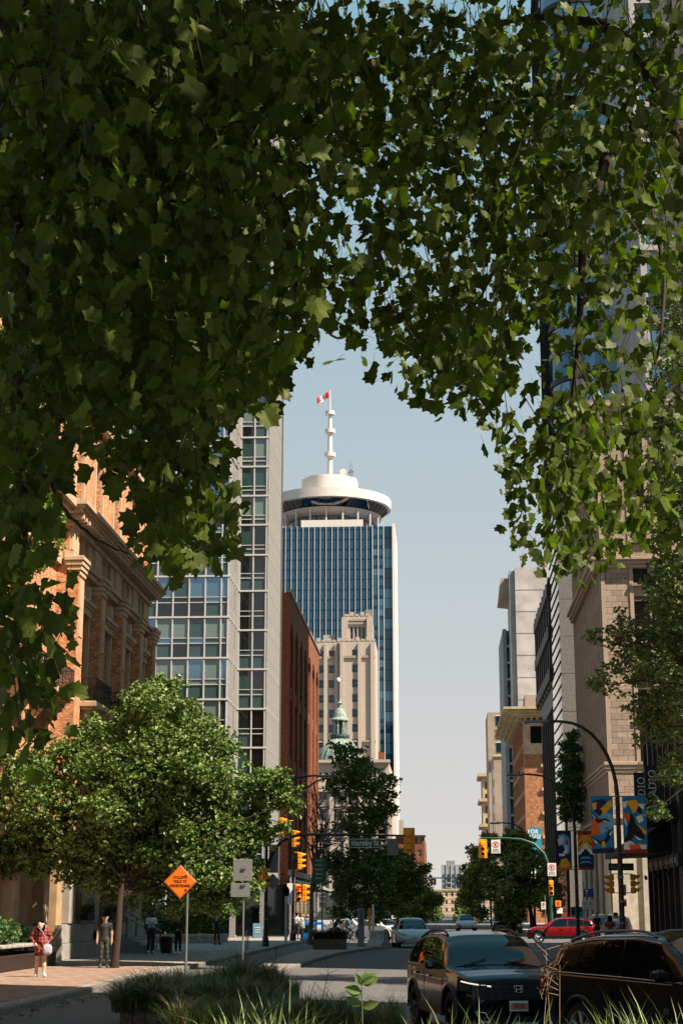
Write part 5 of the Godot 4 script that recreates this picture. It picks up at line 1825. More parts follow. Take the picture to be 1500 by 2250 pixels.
# ---------------------------------------------------------------- tulip trees over the camera
const CANOPY := [
	"99999999978878837777", "99999999987888867777", "99799979788788888777", "99969986778878888777", "99996998776888888777", "99899698655688888776", "99789968655767888665", "99968897766677887654", "99896889766688877644", "99999799624789913654", "99799978402389902644", "98779974000035514755", "86359720000000378755", "75128830000000167655", "73028960000000078755", "72007860000000067643", "73002410000000013500", "74000000000000000000", "74000000000000000000", "73000000000000000000", "74000000000000000000", "51000000000000000000"
]

func density(p: Vector2) -> float:
	# smooth reading of how full the crown is in a direction
	if p.y < 0.0:
		return 9.0
	var fx := clampf(p.x / 75.0 - 0.5, 0.0, 18.999)
	var fy := clampf(p.y / 75.0 - 0.5, 0.0, 20.999)
	var i := int(fx)
	var j := int(fy)
	var v := func(a, b): return float((CANOPY[b] as String)[a].to_int())
	var u := fx - i
	var w := fy - j
	return lerpf(lerpf(v.call(i, j), v.call(i + 1, j), u), lerpf(v.call(i, j + 1), v.call(i + 1, j + 1), u), w)

func leaf_xf(p: Vector3, s: float) -> Transform3D:
	var tip := Vector3(rng.randfn() * 0.45, -1.0, rng.randfn() * 0.45).normalized()
	if rng.randf() < 0.35:
		tip = Vector3(rng.randfn(), rng.randfn() * 0.5 - 0.3, rng.randfn()).normalized()
	var nn := Vector3(rng.randfn() * 0.9, rng.randf_range(-0.1, 1.0), rng.randfn() * 0.7 + 0.35).normalized()
	var y := -tip
	var x := y.cross(nn).normalized()
	var z := x.cross(y)
	return Transform3D(Basis(x, y, z).scaled(Vector3.ONE * s), p)

func build_tulip():
	tulip_mesh = make_tulip_leaf()
	var shapes := [tulip_mesh, make_tulip_leaf(0.4, 0.5, 0.85), make_tulip_leaf(-0.25, -0.2, 1.05), make_tulip_leaf(0.2, 0.65, 0.95)]
	var trees := []
	trees.append(thing("tulip_tree", "tulip tree with thick brown limb arching over the view from the left", "tree", Vector3(-6.2, 0.0, -10.5)))
	trees.append(thing("tulip_tree", "tulip tree reaching in from the right with sunlit lobed leaves", "tree", Vector3(5.6, 0.0, -13.0)))
	trees.append(thing("tulip_tree", "tulip tree whose crown spreads over the viewpoint from behind", "tree", Vector3(-4.0, 0.0, 7.0)))
	# trunks and limbs
	var specs := [
		[2, [Vector3(-4, 0, 7), Vector3(-3.9, 3, 6.9), Vector3(-3.4, 7.0, 6.0)], [0.5, 0.42, 0.3]],
		[2, [Vector3(-3.4, 6.8, 6.0), Vector3(-2, 8.0, 3.5), Vector3(-0.5, 8.6, 0.5)], [0.2, 0.14, 0.06]],
		[0, [Vector3(-6.2, 0, -10.5), Vector3(-6.1, 3, -10.4), Vector3(-5.6, 5.6, -10.3)], [0.5, 0.4, 0.34]],
		[0, [Vector3(-5.7, 5.2, -10.3), atd(-150, 10, 11.5), atd(60, 35, 11.2), atd(240, 75, 11.2), atd(420, 110, 11.3), atd(600, 145, 11.6), atd(760, 150, 12.2), atd(900, 130, 13)], [0.3, 0.24, 0.21, 0.18, 0.15, 0.11, 0.07, 0.03]],
		[0, [atd(20, 40, 11.2), atd(110, 130, 10.5), atd(200, 215, 10), atd(290, 300, 9.6), atd(380, 430, 9.3), atd(430, 560, 9.2), atd(460, 760, 9.2), atd(470, 980, 9.1)], [0.14, 0.12, 0.1, 0.08, 0.055, 0.035, 0.02, 0.01]],
		[0, [atd(-60, 60, 10.8), atd(-10, 320, 9.5), atd(60, 600, 8.8), atd(40, 900, 8.4), atd(60, 1150, 8.2), atd(40, 1400, 8.0), atd(50, 1560, 8.0)], [0.1, 0.08, 0.05, 0.03, 0.02, 0.012, 0.008]],
		[0, [atd(420, 110, 11.3), atd(560, 330, 11), atd(640, 520, 11), atd(650, 700, 11)], [0.07, 0.05, 0.03, 0.012]],
		[0, [atd(60, 1000, 8.4), atd(110, 1060, 8.4), atd(150, 1130, 8.5), atd(220, 1190, 8.6), atd(280, 1215, 8.7)], [0.016, 0.012, 0.009, 0.006, 0.004]],
		[1, [Vector3(5.6, 0, -13), Vector3(5.5, 3, -13), Vector3(5.2, 5.6, -12.8)], [0.42, 0.36, 0.3]],
		[1, [Vector3(5.3, 5.0, -12.9), atd(1680, 520, 13), atd(1500, 340, 12.8), atd(1420, 280, 12.6), atd(1335, 240, 12.6), atd(1200, 215, 12.8), atd(1060, 230, 13), atd(920, 260, 13.2)], [0.2, 0.16, 0.12, 0.1, 0.075, 0.05, 0.03, 0.012]],
		[1, [atd(1350, 248, 12.6), atd(1320, 390, 12.2), atd(1285, 500, 12), atd(1275, 640, 11.8), atd(1270, 760, 11.7), atd(1255, 900, 11.6), atd(1240, 1100, 11.5)], [0.05, 0.045, 0.038, 0.028, 0.02, 0.014, 0.006]],
		[1, [atd(1500, 330, 12.8), atd(1420, 150, 13), atd(1330, 60, 13.2), atd(1180, 40, 13.5), atd(1040, 60, 13.6)], [0.08, 0.06, 0.045, 0.03, 0.012]],
		[1, [atd(1280, 500, 12), atd(1180, 520, 12.4), atd(1080, 600, 12.6), atd(1040, 720, 12.6)], [0.03, 0.022, 0.014, 0.006]],
		[1, [atd(1385, 270, 12.6), atd(1430, 460, 12), atd(1460, 620, 11.6), atd(1440, 800, 11.2)], [0.03, 0.022, 0.015, 0.006]]]
	for s in specs:
		var mb := MB.new()
		var cv := Curve3D.new()
		var pl: Array = s[1]
		for i in pl.size():
			var tn: Vector3 = (pl[mini(i + 1, pl.size() - 1)] - pl[maxi(i - 1, 0)]) / 6.0
			cv.add_point(pl[i] - trees[s[0]].position, -tn, tn)
		var n := pl.size() * 4
		var pts := []
		var rad := []
		for i in n + 1:
			var f := float(i) / n
			pts.append(cv.sample_baked(cv.get_baked_length() * f) + Vector3(rng.randfn(), rng.randfn(), rng.randfn()) * 0.004)
			var g: float = f * (pl.size() - 1)
			var gi := mini(int(g), pl.size() - 2)
			rad.append(lerpf(s[2][gi], s[2][gi + 1], g - gi))
		mb.tube(pts, rad, 9)
		put(trees[s[0]], "trunk" if s[1][0].y == 0.0 else "limb", mb.mesh(), M.bark if s[2][0] > 0.05 else M.twig)
	# leaves on short hanging twigs, filling the crowns
	var leaves := [[], [], []]
	var twigs := [MB.new(), MB.new(), MB.new()]
	for j in 22:
		for i in 20:
			var d := float((CANOPY[j] as String)[i].to_int())
			if d <= 0.0:
				continue
			var want := -log(1.0 - minf(d, 9.0) / 9.25) * 20.0
			var m := int(ceil(want / 4.0))
			for k in m:
				var px := (i + rng.randf()) * 75.0
				var py := (j + rng.randf()) * 75.0
				var left := px < 700 + rng.randfn() * 120 and not (px > 560 and py > 640 and px < 700 and false)
				var dist := rng.randf_range(7.4, 12.0) if left else rng.randf_range(9.0, 15.0)
				var deep := rng.randf() < (0.2 if left else 0.28) and py < 880
				if deep:
					dist = rng.randf_range(12.0, 18.0) if left else rng.randf_range(17.0, 27.0)
				if px < 160 and py > 950:
					dist = rng.randf_range(7.4, 8.8)
				var a := atd(px, py, dist)
				var b := a + Vector3(rng.randfn() * 0.16, -rng.randf_range(0.12, 0.4), rng.randfn() * 0.25)
				var w := 0 if left else 1
				var o: Vector3 = trees[w].position
				if density(proj(b)) > 2.0 and rng.randf() < 0.4:
					twigs[w].tube([a - o + Vector3(rng.randfn() * 0.08, 0.2, 0.05), a.lerp(b, 0.5) - o + Vector3(0.02, 0.01, 0), b - o], [0.004, 0.003, 0.002], 3, false)
				for q in (9 if deep else 5):
					var p := a.lerp(b, (q % 5) / 4.0) + Vector3(rng.randfn(), rng.randfn() * 0.5, rng.randfn()) * (0.25 if deep else 0.09)
					var pp := proj(p)
					if density(pp) < rng.randf_range(0.6, 3.2):
						continue
					leaves[w].append([p - o, rng.randf_range(0.06, 0.115) * (1.35 if deep else 1.0)])
	# the rest of the crowns, above and beside the frame
	for k in 5200:
		var p := Vector3(rng.randf_range(-9.0, 8.0), rng.randf_range(6.8, 12.0), rng.randf_range(-17.0, -1.0))
		var pp := proj(p)
		if pp.y > -70.0 and pp.x > -60 and pp.x < 1560 and p.z < -3.0:
			continue
		if p.z > -4 and p.y < 8.5:
			continue
		var w := 0 if p.x < -0.4 else 1
		if w == 1 and (rng.randf() < 0.55 or p.x > 3.2):
			continue
		leaves[w].append([p - trees[w].position, rng.randf_range(0.16, 0.24)])
	for k in 10500:
		var p := Vector3(rng.randf_range(-5.0, 3.2), rng.randf_range(8.0, 12.5), rng.randf_range(-12.0, 0.0))
		if proj(p).y > -60.0:
			continue
		leaves[0].append([p - trees[0].position, rng.randf_range(0.2, 0.28)])
	for k in 5200:
		var p := Vector3(rng.randf_range(-11.0, 2.6), rng.randf_range(4.6, 11.5), rng.randf_range(-1.5, 10.0))
		if p.z < 0.5 and p.y < 6.5:
			continue
		leaves[2].append([p - trees[2].position, rng.randf_range(0.22, 0.32)])
	for w in 3:
		var ranked: Array = leaves[w]
		var o: Vector3 = trees[w].position
		var scored := []
		for i in ranked.size():
			var p: Vector3 = ranked[i][0] + o
			var pp := proj(p)
			var inside := pp.x > 0 and pp.x < 1500 and pp.y > 0 and pp.y < 1700 and p.z < -3
			scored.append([-(ranked[i][1] / p.distance_to(Vector3(0, CAM_H, 0))) if inside else 1.0, i])
		scored.sort_custom(func(x, y): return x[0] < y[0])
		var xf := [[], [], [], [], [], []]
		for r in scored.size():
			var lf: Array = ranked[scored[r][1]]
			var x := leaf_xf(lf[0], lf[1])
			var t := rng.randf()
			var v := clampi(int(t * 5), 0, 4)
			if r < 300 and w < 2:
				put(trees[w], "leaf", shapes[r % 4], leaf_variant(v), x)
			else:
				xf[v].append(x)
		for v in 5:
			stuff(scatter(trees[w], "foliage", shapes[v % 4], leaf_variant(v), xf[v], []))
		if w == 2:
			continue
		stuff(put(trees[w], "twigs", twigs[w].mesh(), M.twig))

var leaf_mats := []
func leaf_variant(v: int) -> Material:
	if leaf_mats.is_empty():
		for k in 6:
			var m := StandardMaterial3D.new()
			m.albedo_color = Color(0.03, 0.042, 0.007).lerp(Color(0.06, 0.08, 0.012), k / 4.0).linear_to_srgb()
			m.roughness = 0.5
			m.metallic_specular = 0.22
			m.backlight_enabled = true
			m.backlight = Color(0.27, 0.37, 0.025) * (0.7 + 0.1 * k)
			if k == 5:
				m.albedo_color = Color(0.42, 0.22, 0.03).linear_to_srgb()
				m.backlight = Color(0.3, 0.2, 0.02)
			leaf_mats.append(m)
	return leaf_mats[v]

# ================================================================ street furniture
func lamp_post(label, base: Vector3, h: float, reach: float, dir := 1.0, group := "") -> Node3D:
	var t := thing("street_lamp", label, "street lamp", base, 0.0, group)
	var mb := MB.new()
	var pts := [Vector3.ZERO, Vector3(0, h - 3.0, 0)]
	var rad := [0.11, 0.085]
	for i in range(1, 9):
		var a := PI / 2 * i / 8.0
		pts.append(Vector3(dir * (1 - cos(a)) * reach * 0.62, h - 3.0 + sin(a) * 2.9, 0))
		rad.append(0.08 - 0.003 * i)
	pts.append(Vector3(dir * reach * 0.8, h - 0.06, 0))
	rad.append(0.05)
	mb.tube(pts, rad, 10)
	var p := put(t, "pole", mb.mesh(), M.pole_black)
	var bm := MB.new()
	bm.lathe([Vector2(0.2, 0), Vector2(0.2, 0.12), Vector2(0.15, 0.5), Vector2(0.125, 0.55), Vector2(0.12, 0.9)], 12)
	put(p, "pole_base", bm.mesh(), M.pole_black)
	var hd := MB.new()
	hd.bevel(Vector3(dir * (reach * 0.8 + 0.42), h - 0.1, 0), Vector3(0.9, 0.13, 0.32), 0.04)
	hd.box(Vector3(dir * (reach * 0.8 + 0.05), h - 0.07, 0), Vector3(0.3, 0.1, 0.14))
	var lh := put(t, "lamp_head", hd.mesh(), M.galvanised)
	pbox(lh, "lens", M.sign_white, Vector3(dir * (reach * 0.8 + 0.48), h - 0.175, 0), Vector3(0.55, 0.02, 0.22))
	pbox(lh, "photocell", M.black, Vector3(dir * (reach * 0.8 + 0.2), h + 0.02, 0), Vector3(0.09, 0.12, 0.09))
	for y in [1.4, 2.2, 3.1]:
		var bd := MB.new()
		bd.lathe([Vector2(0.115, y), Vector2(0.125, y), Vector2(0.125, y + 0.06), Vector2(0.115, y + 0.06)], 10)
		put(p, "band", bd.mesh(), M.steel)
	return t

# three-lens signal head facing local +z
func signal_head(parent, at: Vector3, turn: float, lit := -1, lamp := "lamp_red", board := false) -> Node3D:
	var s := Node3D.new()
	s.name = "signal_head"
	parent.add_child(s, true)
	s.position = at
	s.rotation.y = turn
	var hb := MB.new()
	for k in 3:
		hb.bevel(Vector3(0, 0.36 - k * 0.36, 0), Vector3(0.34, 0.35, 0.26), 0.04)
	if board:
		hb.bevel(Vector3(0, 0, -0.02), Vector3(0.62, 1.34, 0.03), 0.01)
	put(s, "housing", hb.mesh(), M.signal_yellow)
	for k in 3:
		var y := 0.36 - k * 0.36
		var v := MB.new()
		var prev := []
		for i in 10:
			var a := PI * (-0.15 + 1.3 * i / 9.0)
			var p := Vector3(cos(a) * 0.14, y + sin(a) * 0.14, 0.12)
			var q := p + Vector3(0, -0.03, 0.27 if absf(a - PI / 2) < 1.2 else 0.14)
			if prev.size() > 0:
				v.quad(prev[0], prev[1], q, p)
				v.quad(prev[0] * Vector3(0.96, 1, 1), p * Vector3(0.96, 1, 1), q * Vector3(0.96, 1, 1), prev[1] * Vector3(0.96, 1, 1))
			prev = [p, q]
		put(s, "visor", v.mesh(), M.signal_yellow)
		var l := MB.new()
		l.lathe([Vector2(0.13, 0), Vector2(0.1, 0.03), Vector2(0, 0.04)], 14, Transform3D(Basis(Vector3.RIGHT, PI / 2), Vector3(0, y, 0.125)))
		put(s, "lens", l.mesh(), M[lamp] if k == lit else M.black)
	return s

func plate(parent, called, size: Vector2, m, at: Vector3, turn := 0.0, roll := 0.0) -> MeshInstance3D:
	var mb := MB.new()
	mb.bevel(Vector3.ZERO, Vector3(size.x, size.y, 0.02), 0.006)
	return put(parent, called, mb.mesh(), m, Transform3D(Basis(Vector3.UP, turn) * Basis(Vector3(0, 0, 1), roll), at))

func post(parent, called, x: float, z: float, y0: float, y1: float, r: float, m) -> MeshInstance3D:
	var mb := MB.new()
	mb.tube([Vector3(x, y0, z), Vector3(x, y1, z)], [r], 8)
	return put(parent, called, mb.mesh(), m)

func ring(parent, called, r: float, w: float, m, at: Vector3):
	var mb := MB.new()
	mb.lathe([Vector2(r - w, 0), Vector2(r - w, 0.006), Vector2(r, 0.006), Vector2(r, 0)], 24, Transform3D(Basis(Vector3.RIGHT, PI / 2), at))
	return put(parent, called, mb.mesh(), m)

func no_turn(parent, at: Vector3, s := 1.0):
	var p := plate(parent, "no_turn_sign", Vector2(0.62, 0.92) * s, M.sign_white, at)
	ring(p, "red_ring", 0.23 * s, 0.045 * s, M.sign_red, Vector3(0, 0.14 * s, 0.012))
	pbox(p, "arrow", M.black, Vector3(-0.05, 0.1, 0.014) * s, Vector3(0.05, 0.2, 0.006) * s)
	pbox(p, "arrow", M.black, Vector3(0.02, 0.21, 0.014) * s, Vector3(0.14, 0.05, 0.006) * s)
	pbox(p, "red_bar", M.sign_red, Vector3(0, 0.14, 0.017) * s, Vector3(0.42, 0.045, 0.006) * s, Basis(Vector3(0, 0, 1), -PI / 4))
	text(p, "lettering", "EXCEPT", 0.1 * s, M.black, Transform3D(Basis(), Vector3(0, -0.21, 0.012) * s), 1.0, "Droid Sans", true, 0.4 * s)
	text(p, "lettering", "BICYCLES", 0.1 * s, M.black, Transform3D(Basis(), Vector3(0, -0.34, 0.012) * s), 1.0, "Droid Sans", true, 0.46 * s)

# printed street banners: flat colour fields painted into an image
func banner_image(which: int) -> StandardMaterial3D:
	var w := 80
	var h := 176
	var im := Image.create(w, h, false, Image.FORMAT_RGB8)
	var teal := Color(0.1, 0.47, 0.66)
	var navy := Color(0.04, 0.13, 0.28)
	var gold := Color(0.93, 0.67, 0.1)
	var orange := Color(0.86, 0.4, 0.09)
	var white := Color(0.88, 0.87, 0.84)
	var sky_ := Color(0.4, 0.66, 0.8)
	var ink := Color(0.06, 0.05, 0.07)
	var red := Color(0.62, 0.14, 0.08)
	var shapes := []
	if which == 0:      # birds over a wave and a low sun
		im.fill(teal)
		shapes = [[sky_, [[0, 20], [80, 60], [80, 120], [30, 70]]], [navy, [[10, 14], [46, 8], [70, 30], [30, 62], [6, 40]]], [gold, [[6, 22], [22, 18], [20, 40], [8, 44]]], [gold, [[28, 44], [72, 10], [78, 30], [44, 60], [38, 40]]], [orange, [[0, 74], [30, 66], [58, 84], [50, 104], [30, 118], [0, 124]]], [sky_, [[26, 92], [58, 80], [70, 90], [40, 98], [60, 106], [36, 118]]], [ink, [[0, 46], [12, 56], [26, 72], [52, 68], [70, 78], [40, 78], [24, 84], [8, 66]]], [white, [[2, 52], [10, 58], [18, 70], [14, 72]]], [white, [[40, 74], [62, 78], [48, 80]]], [ink, [[0, 124], [30, 140], [48, 134], [58, 112], [78, 96], [70, 120], [58, 140], [40, 150], [20, 146]]], [white, [[4, 130], [24, 146], [14, 146]]], [white, [[62, 118], [74, 104], [68, 124]]], [gold, [[36, 140], [46, 140], [48, 158], [34, 158]]], [red, [[0, 132], [16, 150], [0, 164]]], [navy, [[0, 164], [80, 160], [80, 176], [0, 176]]]]
	elif which == 1:    # black and white whale leaping through curling waves
		im.fill(teal)
		shapes = [[gold, [[10, 16], [48, 10], [60, 34], [36, 54], [26, 34]]], [white, [[0, 18], [16, 14], [14, 34], [4, 38]]], [white, [[52, 22], [76, 24], [72, 42], [60, 34]]], [orange, [[0, 50], [24, 56], [28, 74], [0, 80]]], [white, [[44, 64], [66, 56], [70, 76], [54, 84]]], [gold, [[46, 86], [78, 108], [78, 120], [44, 104]]], [ink, [[26, 50], [36, 62], [44, 86], [62, 104], [72, 126], [68, 136], [50, 132], [34, 126], [22, 142], [0, 150], [0, 136], [14, 118], [16, 92], [24, 80]]], [white, [[4, 66], [12, 74], [14, 96], [6, 84]]], [white, [[34, 120], [46, 126], [66, 136], [50, 136]]], [ink, [[54, 30], [62, 36], [66, 56], [48, 46]]], [white, [[0, 144], [22, 138], [40, 150], [30, 166], [0, 166]]], [orange, [[16, 150], [60, 146], [50, 164], [22, 166]]], [white, [[52, 150], [76, 150], [76, 164], [58, 164]]], [red, [[0, 166], [80, 164], [80, 176], [0, 176]]]]
	elif which == 2:    # seabird over orange water
		im.fill(navy)
		shapes = [[sky_, [[8, 20], [40, 14], [70, 30], [72, 90], [60, 110], [30, 60]]], [white, [[6, 40], [30, 24], [44, 40], [34, 60], [14, 70]]], [red, [[56, 30], [64, 60], [54, 100], [50, 60]]], [white, [[48, 60], [60, 66], [58, 96], [44, 110], [34, 96], [46, 88]]], [white, [[10, 104], [50, 104], [40, 116], [16, 116]]], [gold, [[10, 170], [24, 130], [52, 124], [72, 150], [70, 168]]], [orange, [[0, 160], [20, 150], [18, 168], [0, 170]]], [orange, [[0, 168], [80, 166], [80, 176], [0, 176]]]]
	else:               # gold chevrons above dark mountain and waves
		im.fill(orange)
		shapes = [[red, [[0, 0], [80, 0], [80, 14], [0, 18]]], [gold, [[26, 22], [54, 22], [80, 56], [80, 80], [0, 80], [0, 56]]], [ink, [[32, 8], [48, 8], [48, 16], [32, 16]]], [ink, [[4, 64], [26, 44], [26, 50], [4, 74]]], [ink, [[76, 64], [54, 44], [54, 50], [76, 74]]], [white, [[0, 100], [40, 54], [80, 100], [80, 112], [0, 112]]], [ink, [[0, 124], [40, 80], [80, 124]]], [navy, [[0, 112], [20, 104], [40, 124], [60, 104], [80, 112], [80, 176], [0, 176]]], [sky_, [[4, 132], [24, 118], [56, 118], [76, 132], [56, 126], [24, 126]]], [sky_, [[4, 152], [24, 138], [56, 138], [76, 152], [56, 146], [24, 146]]], [red, [[0, 166], [80, 166], [80, 176], [0, 176]]]]
	for s in shapes:
		var pv := PackedVector2Array()
		var mn := Vector2(999, 999)
		var mx := Vector2.ZERO
		for q in s[1]:
			pv.append(Vector2(q[0], q[1]))
			mn = mn.min(pv[-1])
			mx = mx.max(pv[-1])
		for y in range(int(mn.y), mini(int(mx.y) + 1, h)):
			for x in range(int(mn.x), mini(int(mx.x) + 1, w)):
				if Geometry2D.is_point_in_polygon(Vector2(x + 0.5, y + 0.5), pv):
					im.set_pixel(x, y, s[0])
	im.resize(w * 2, h * 2, Image.INTERPOLATE_BILINEAR)
	im.generate_mipmaps()
	var m := StandardMaterial3D.new()
	m.albedo_texture = ImageTexture.create_from_image(im)
	m.roughness = 0.8
	m.backlight_enabled = true
	m.backlight = Color(0.3, 0.3, 0.3)
	return m

var banner_mats := []
func banner(label, at: Vector3, size: Vector2, which: int, pole_x: float):
	if banner_mats.is_empty():
		for k in 4:
			banner_mats.append(banner_image(k))
	var t := thing("street_banner", label, "banner", at, 0.0)
	var cm := MB.new()
	var pts := []
	for j in 9:
		for i in 7:
			pts.append(Vector3((i / 6.0 - 0.5) * size.x, (0.5 - j / 8.0) * size.y, 0.025 * sin(j * 0.9 + i * 0.5)))
	cm.grid(pts, 7, 9, true)
	var am := cm.mesh()
	var arr := am.surface_get_arrays(0)
	var uv := PackedVector2Array()
	for j in 9:
		for i in 7:
			uv.append(Vector2(i / 6.0, j / 8.0))
	arr[Mesh.ARRAY_TEX_UV] = uv
	arr[Mesh.ARRAY_COLOR] = null
	var nm := ArrayMesh.new()
	nm.add_surface_from_arrays(Mesh.PRIMITIVE_TRIANGLES, arr)
	put(t, "cloth", nm, banner_mats[which])
	var s := signf(at.x - pole_x)
	for y in [0.5, -0.5]:
		var rm := MB.new()
		rm.tube([Vector3(pole_x - at.x, y * size.y, -0.03), Vector3(s * size.x * 0.5, y * size.y, -0.03)], [0.022], 6)
		put(t, "bracket_rod", rm.mesh(), M.galvanised)

func build_furniture():
	# ---- left corner: lamp with the long signal arm
	var b := atg(583, 2080, 0.13)
	var l := lamp_post("black curved street lamp carrying the long arm with the Hornby St sign", b, 9.1, 3.4)
	var arm := MB.new()
	arm.tube([Vector3(0.05, 4.1, 0), Vector3(0.3, 4.9, 0), Vector3(0.8, 5.5, 0), Vector3(1.5, 5.8, 0), Vector3(2.4, 5.88, 0), Vector3(7.7, 5.8, 0)], [0.09, 0.09, 0.085, 0.08, 0.07, 0.05], 9)
	put(l, "signal_arm", arm.mesh(), M.pole_black)
	var hs := plate(l, "street_name_sign", Vector2(1.72, 0.42), M.sign_green, Vector3(5.35, 5.4, 0.12))
	pbox(hs, "sign_edge", M.sign_white, Vector3(0, 0, -0.003), Vector3(1.77, 0.47, 0.01))
	text(hs, "lettering", "Hornby St", 0.26, M.sign_white, Transform3D(Basis(), Vector3(0, 0, 0.012)), 1.0, "Droid Sans", true, 1.45)
	plate(l, "sign_back", Vector2(0.6, 0.88), M.sign_back, Vector3(6.85, 5.2, 0.1))
	signal_head(l, Vector3(7.72, 5.55, 0), PI, -1, "lamp_red", true)
	var hb := MB.new()
	for k in 3:
		hb.tube([Vector3(7.6, 5.0 + k * 0.36, 0.05), Vector3(7.85, 5.2 + k * 0.36, 0.05)], [0.02], 5)
	hb.tube([Vector3(7.72, 5.0, 0.06), Vector3(7.72, 6.1, 0.06)], [0.035], 6)
	put(l, "bracket", hb.mesh(), M.galvanised)
	signal_head(l, Vector3(-0.12, 3.6, 0.18), 2.2)
	signal_head(l, Vector3(-0.5, 3.5, -0.1), -2.6)
	plate(l, "sign_back", Vector2(0.6, 0.6), M.sign_back, Vector3(0.35, 3.4, -0.12), 0.0, PI / 4)
	plate(l, "sign_back", Vector2(0.5, 1.5), M.sign_back, Vector3(0.38, 4.6, -0.12))
	# ---- far left signal pole with a cluster of heads seen side on
	b = atg(643, 2067, 0.13)
	var s := lamp_post("black street lamp with yellow traffic signals turned to the cross street", b, 10.3, 3.6)
	signal_head(s, Vector3(-0.75, 7.15, 0.2), 1.35)
	signal_head(s, Vector3(0.1, 6.35, 0.3), 1.25)
	signal_head(s, Vector3(0.45, 4.95, 0.2), 1.5)
	signal_head(s, Vector3(0.35, 2.95, 0.3), 0.25, 0, "lamp_red")
	signal_head(s, Vector3(0.78, 2.95, 0.15), 1.4)
	plate(s, "sign_back", Vector2(0.7, 0.7), M.sign_back, Vector3(1.4, 3.0, -0.1), 0.0, PI / 4)
	var br := MB.new()
	for y in [4.4, 5.5, 2.4, 3.5, 6.9, 7.5]:
		br.tube([Vector3(0, y, 0.05), Vector3(0.4 if y < 6 else -0.7, y, 0.15)], [0.03], 5)
	put(s, "bracket", br.mesh(), M.signal_yellow)
	plate(s, "sign_plate", Vector2(0.35, 1.3), M.sign_white, Vector3(-0.2, 2.9, 0.12))
	# ---- orange diamond sign
	b = Vector3(atz(404, 2110, -45.0).x, 0.13, -45.0)
	var d := thing("warning_sign", "orange diamond warning sign reading cyclists yield to pedestrians on a steel post", "sign", b)
	post(d, "post", 0.05, -0.05, -0.2, 2.95, 0.035, M.galvanised)
	var dz: float = atz(392, 1938, -45.0).y - 0.13
	plate(d, "sign_face", Vector2(0.66, 0.66), M.black, Vector3(-0.14, dz, 0.02), 0, PI / 4)
	plate(d, "sign_panel", Vector2(0.635, 0.635), M.orange_sign, Vector3(-0.14, dz, 0.024), 0, PI / 4)
	plate(d, "sign_border", Vector2(0.6, 0.6), M.black, Vector3(-0.14, dz, 0.0275), 0, PI / 4)
	plate(d, "sign_panel", Vector2(0.58, 0.58), M.orange_sign, Vector3(-0.14, dz, 0.031), 0, PI / 4)
	for q in [["CYCLISTS", 0.125, 0.37], ["YIELD TO", 0.015, 0.36], ["PEDESTRIANS", -0.1, 0.54]]:
		text(d, "lettering", q[0], 0.072, M.black, Transform3D(Basis(), Vector3(-0.14, dz + q[1], 0.044)), 1.0, "Droid Sans", true, q[2])
	for q in [Vector3(0.02, dz + 0.17, 0.045), Vector3(0.02, dz - 0.2, 0.045)]:
		pbox(d, "bolt", M.black, q, Vector3(0.035, 0.035, 0.02))
	# ---- pair of blank sign backs
	b = Vector3(atz(533, 2120, -47.0).x, 0.13, -47.0)
	var p2 := thing("sign_post", "steel post with two blank grey sign backs in front of the round tree", "sign", b)
	post(p2, "post", 0, 0, -0.2, 3.3, 0.03, M.galvanised)
	plate(p2, "sign_back", Vector2(0.54, 0.6), M.sign_back, Vector3(-0.03, atz(530, 1912, -47.0).y - 0.13, 0.05))
	plate(p2, "sign_back", Vector2(0.54, 0.38), M.sign_back, Vector3(-0.09, atz(520, 1956, -47.0).y - 0.13, 0.05))
	for k in 3:
		pbox(p2, "clip", M.galvanised, Vector3(0, 2.6 + k * 0.45, 0.08), Vector3(0.12, 0.05, 0.03))
	# ---- green cycle route sign on two posts
	b = atg(700, 2086, 0.13)
	var gs := thing("route_sign", "green cycle route sign on two thin posts beside the island planter", "sign", b)
	post(gs, "post", -0.12, -0.05, 0, 4.3, 0.035, M.galvanised)
	post(gs, "post", 0.16, -0.05, 0, 4.3, 0.035, M.galvanised)
	var gp := plate(gs, "sign_panel", Vector2(0.68, 1.2), M.sign_green, Vector3(0.02, 3.85, 0.0))
	for k in 3:
		pbox(gp, "divider", M.pole_green, Vector3(0, 0.2 - k * 0.4, 0.011), Vector3(0.66, 0.012, 0.004))
	var rt := ["Downtown", "Stanley Park", "Seawall", "Gastown", "Waterfront"]
	for k in 5:
		text(gp, "lettering", rt[k], 0.085, M.sign_white, Transform3D(Basis(), Vector3(-0.04, 0.48 - k * 0.22, 0.012)), 1.0, "Droid Sans", false, 0.36)
	# ---- small white post with an oval sign
	b = atg(628, 2072, 0.13)
	var ov := thing("oval_sign_post", "pale post topped by a white oval arrow sign by the corner", "sign", b)
	pbox(ov, "post", M.stone_pale, Vector3(0, 1.35, 0), Vector3(0.16, 2.7, 0.16))
	var om := MB.new()
	om.ell(Vector3(0.02, 2.95, 0.05), Vector3(0.19, 0.33, 0.03))
	put(ov, "oval_plate", om.mesh(), M.sign_white)
	pbox(ov, "arrow", M.black, Vector3(0.02, 2.95, 0.085), Vector3(0.05, 0.34, 0.01))
	pbox(ov, "arrow", M.black, Vector3(0.06, 3.06, 0.085), Vector3(0.12, 0.04, 0.01), Basis(Vector3(0, 0, 1), -0.7))
	# ---- slab post, delineators and barrier at the island tip
	b = atg(793, 2080, 0.13)
	var cp := thing("counter_post", "tall grey blue slab post at the tip of the traffic island", "post", b)
	pbox(cp, "slab", M.sign_back, Vector3(0, 1.0, 0), Vector3(0.34, 2.0, 0.22))
	pbox(cp, "display", M.sign_blue, Vector3(0.02, 1.5, 0.115), Vector3(0.1, 0.8, 0.02))
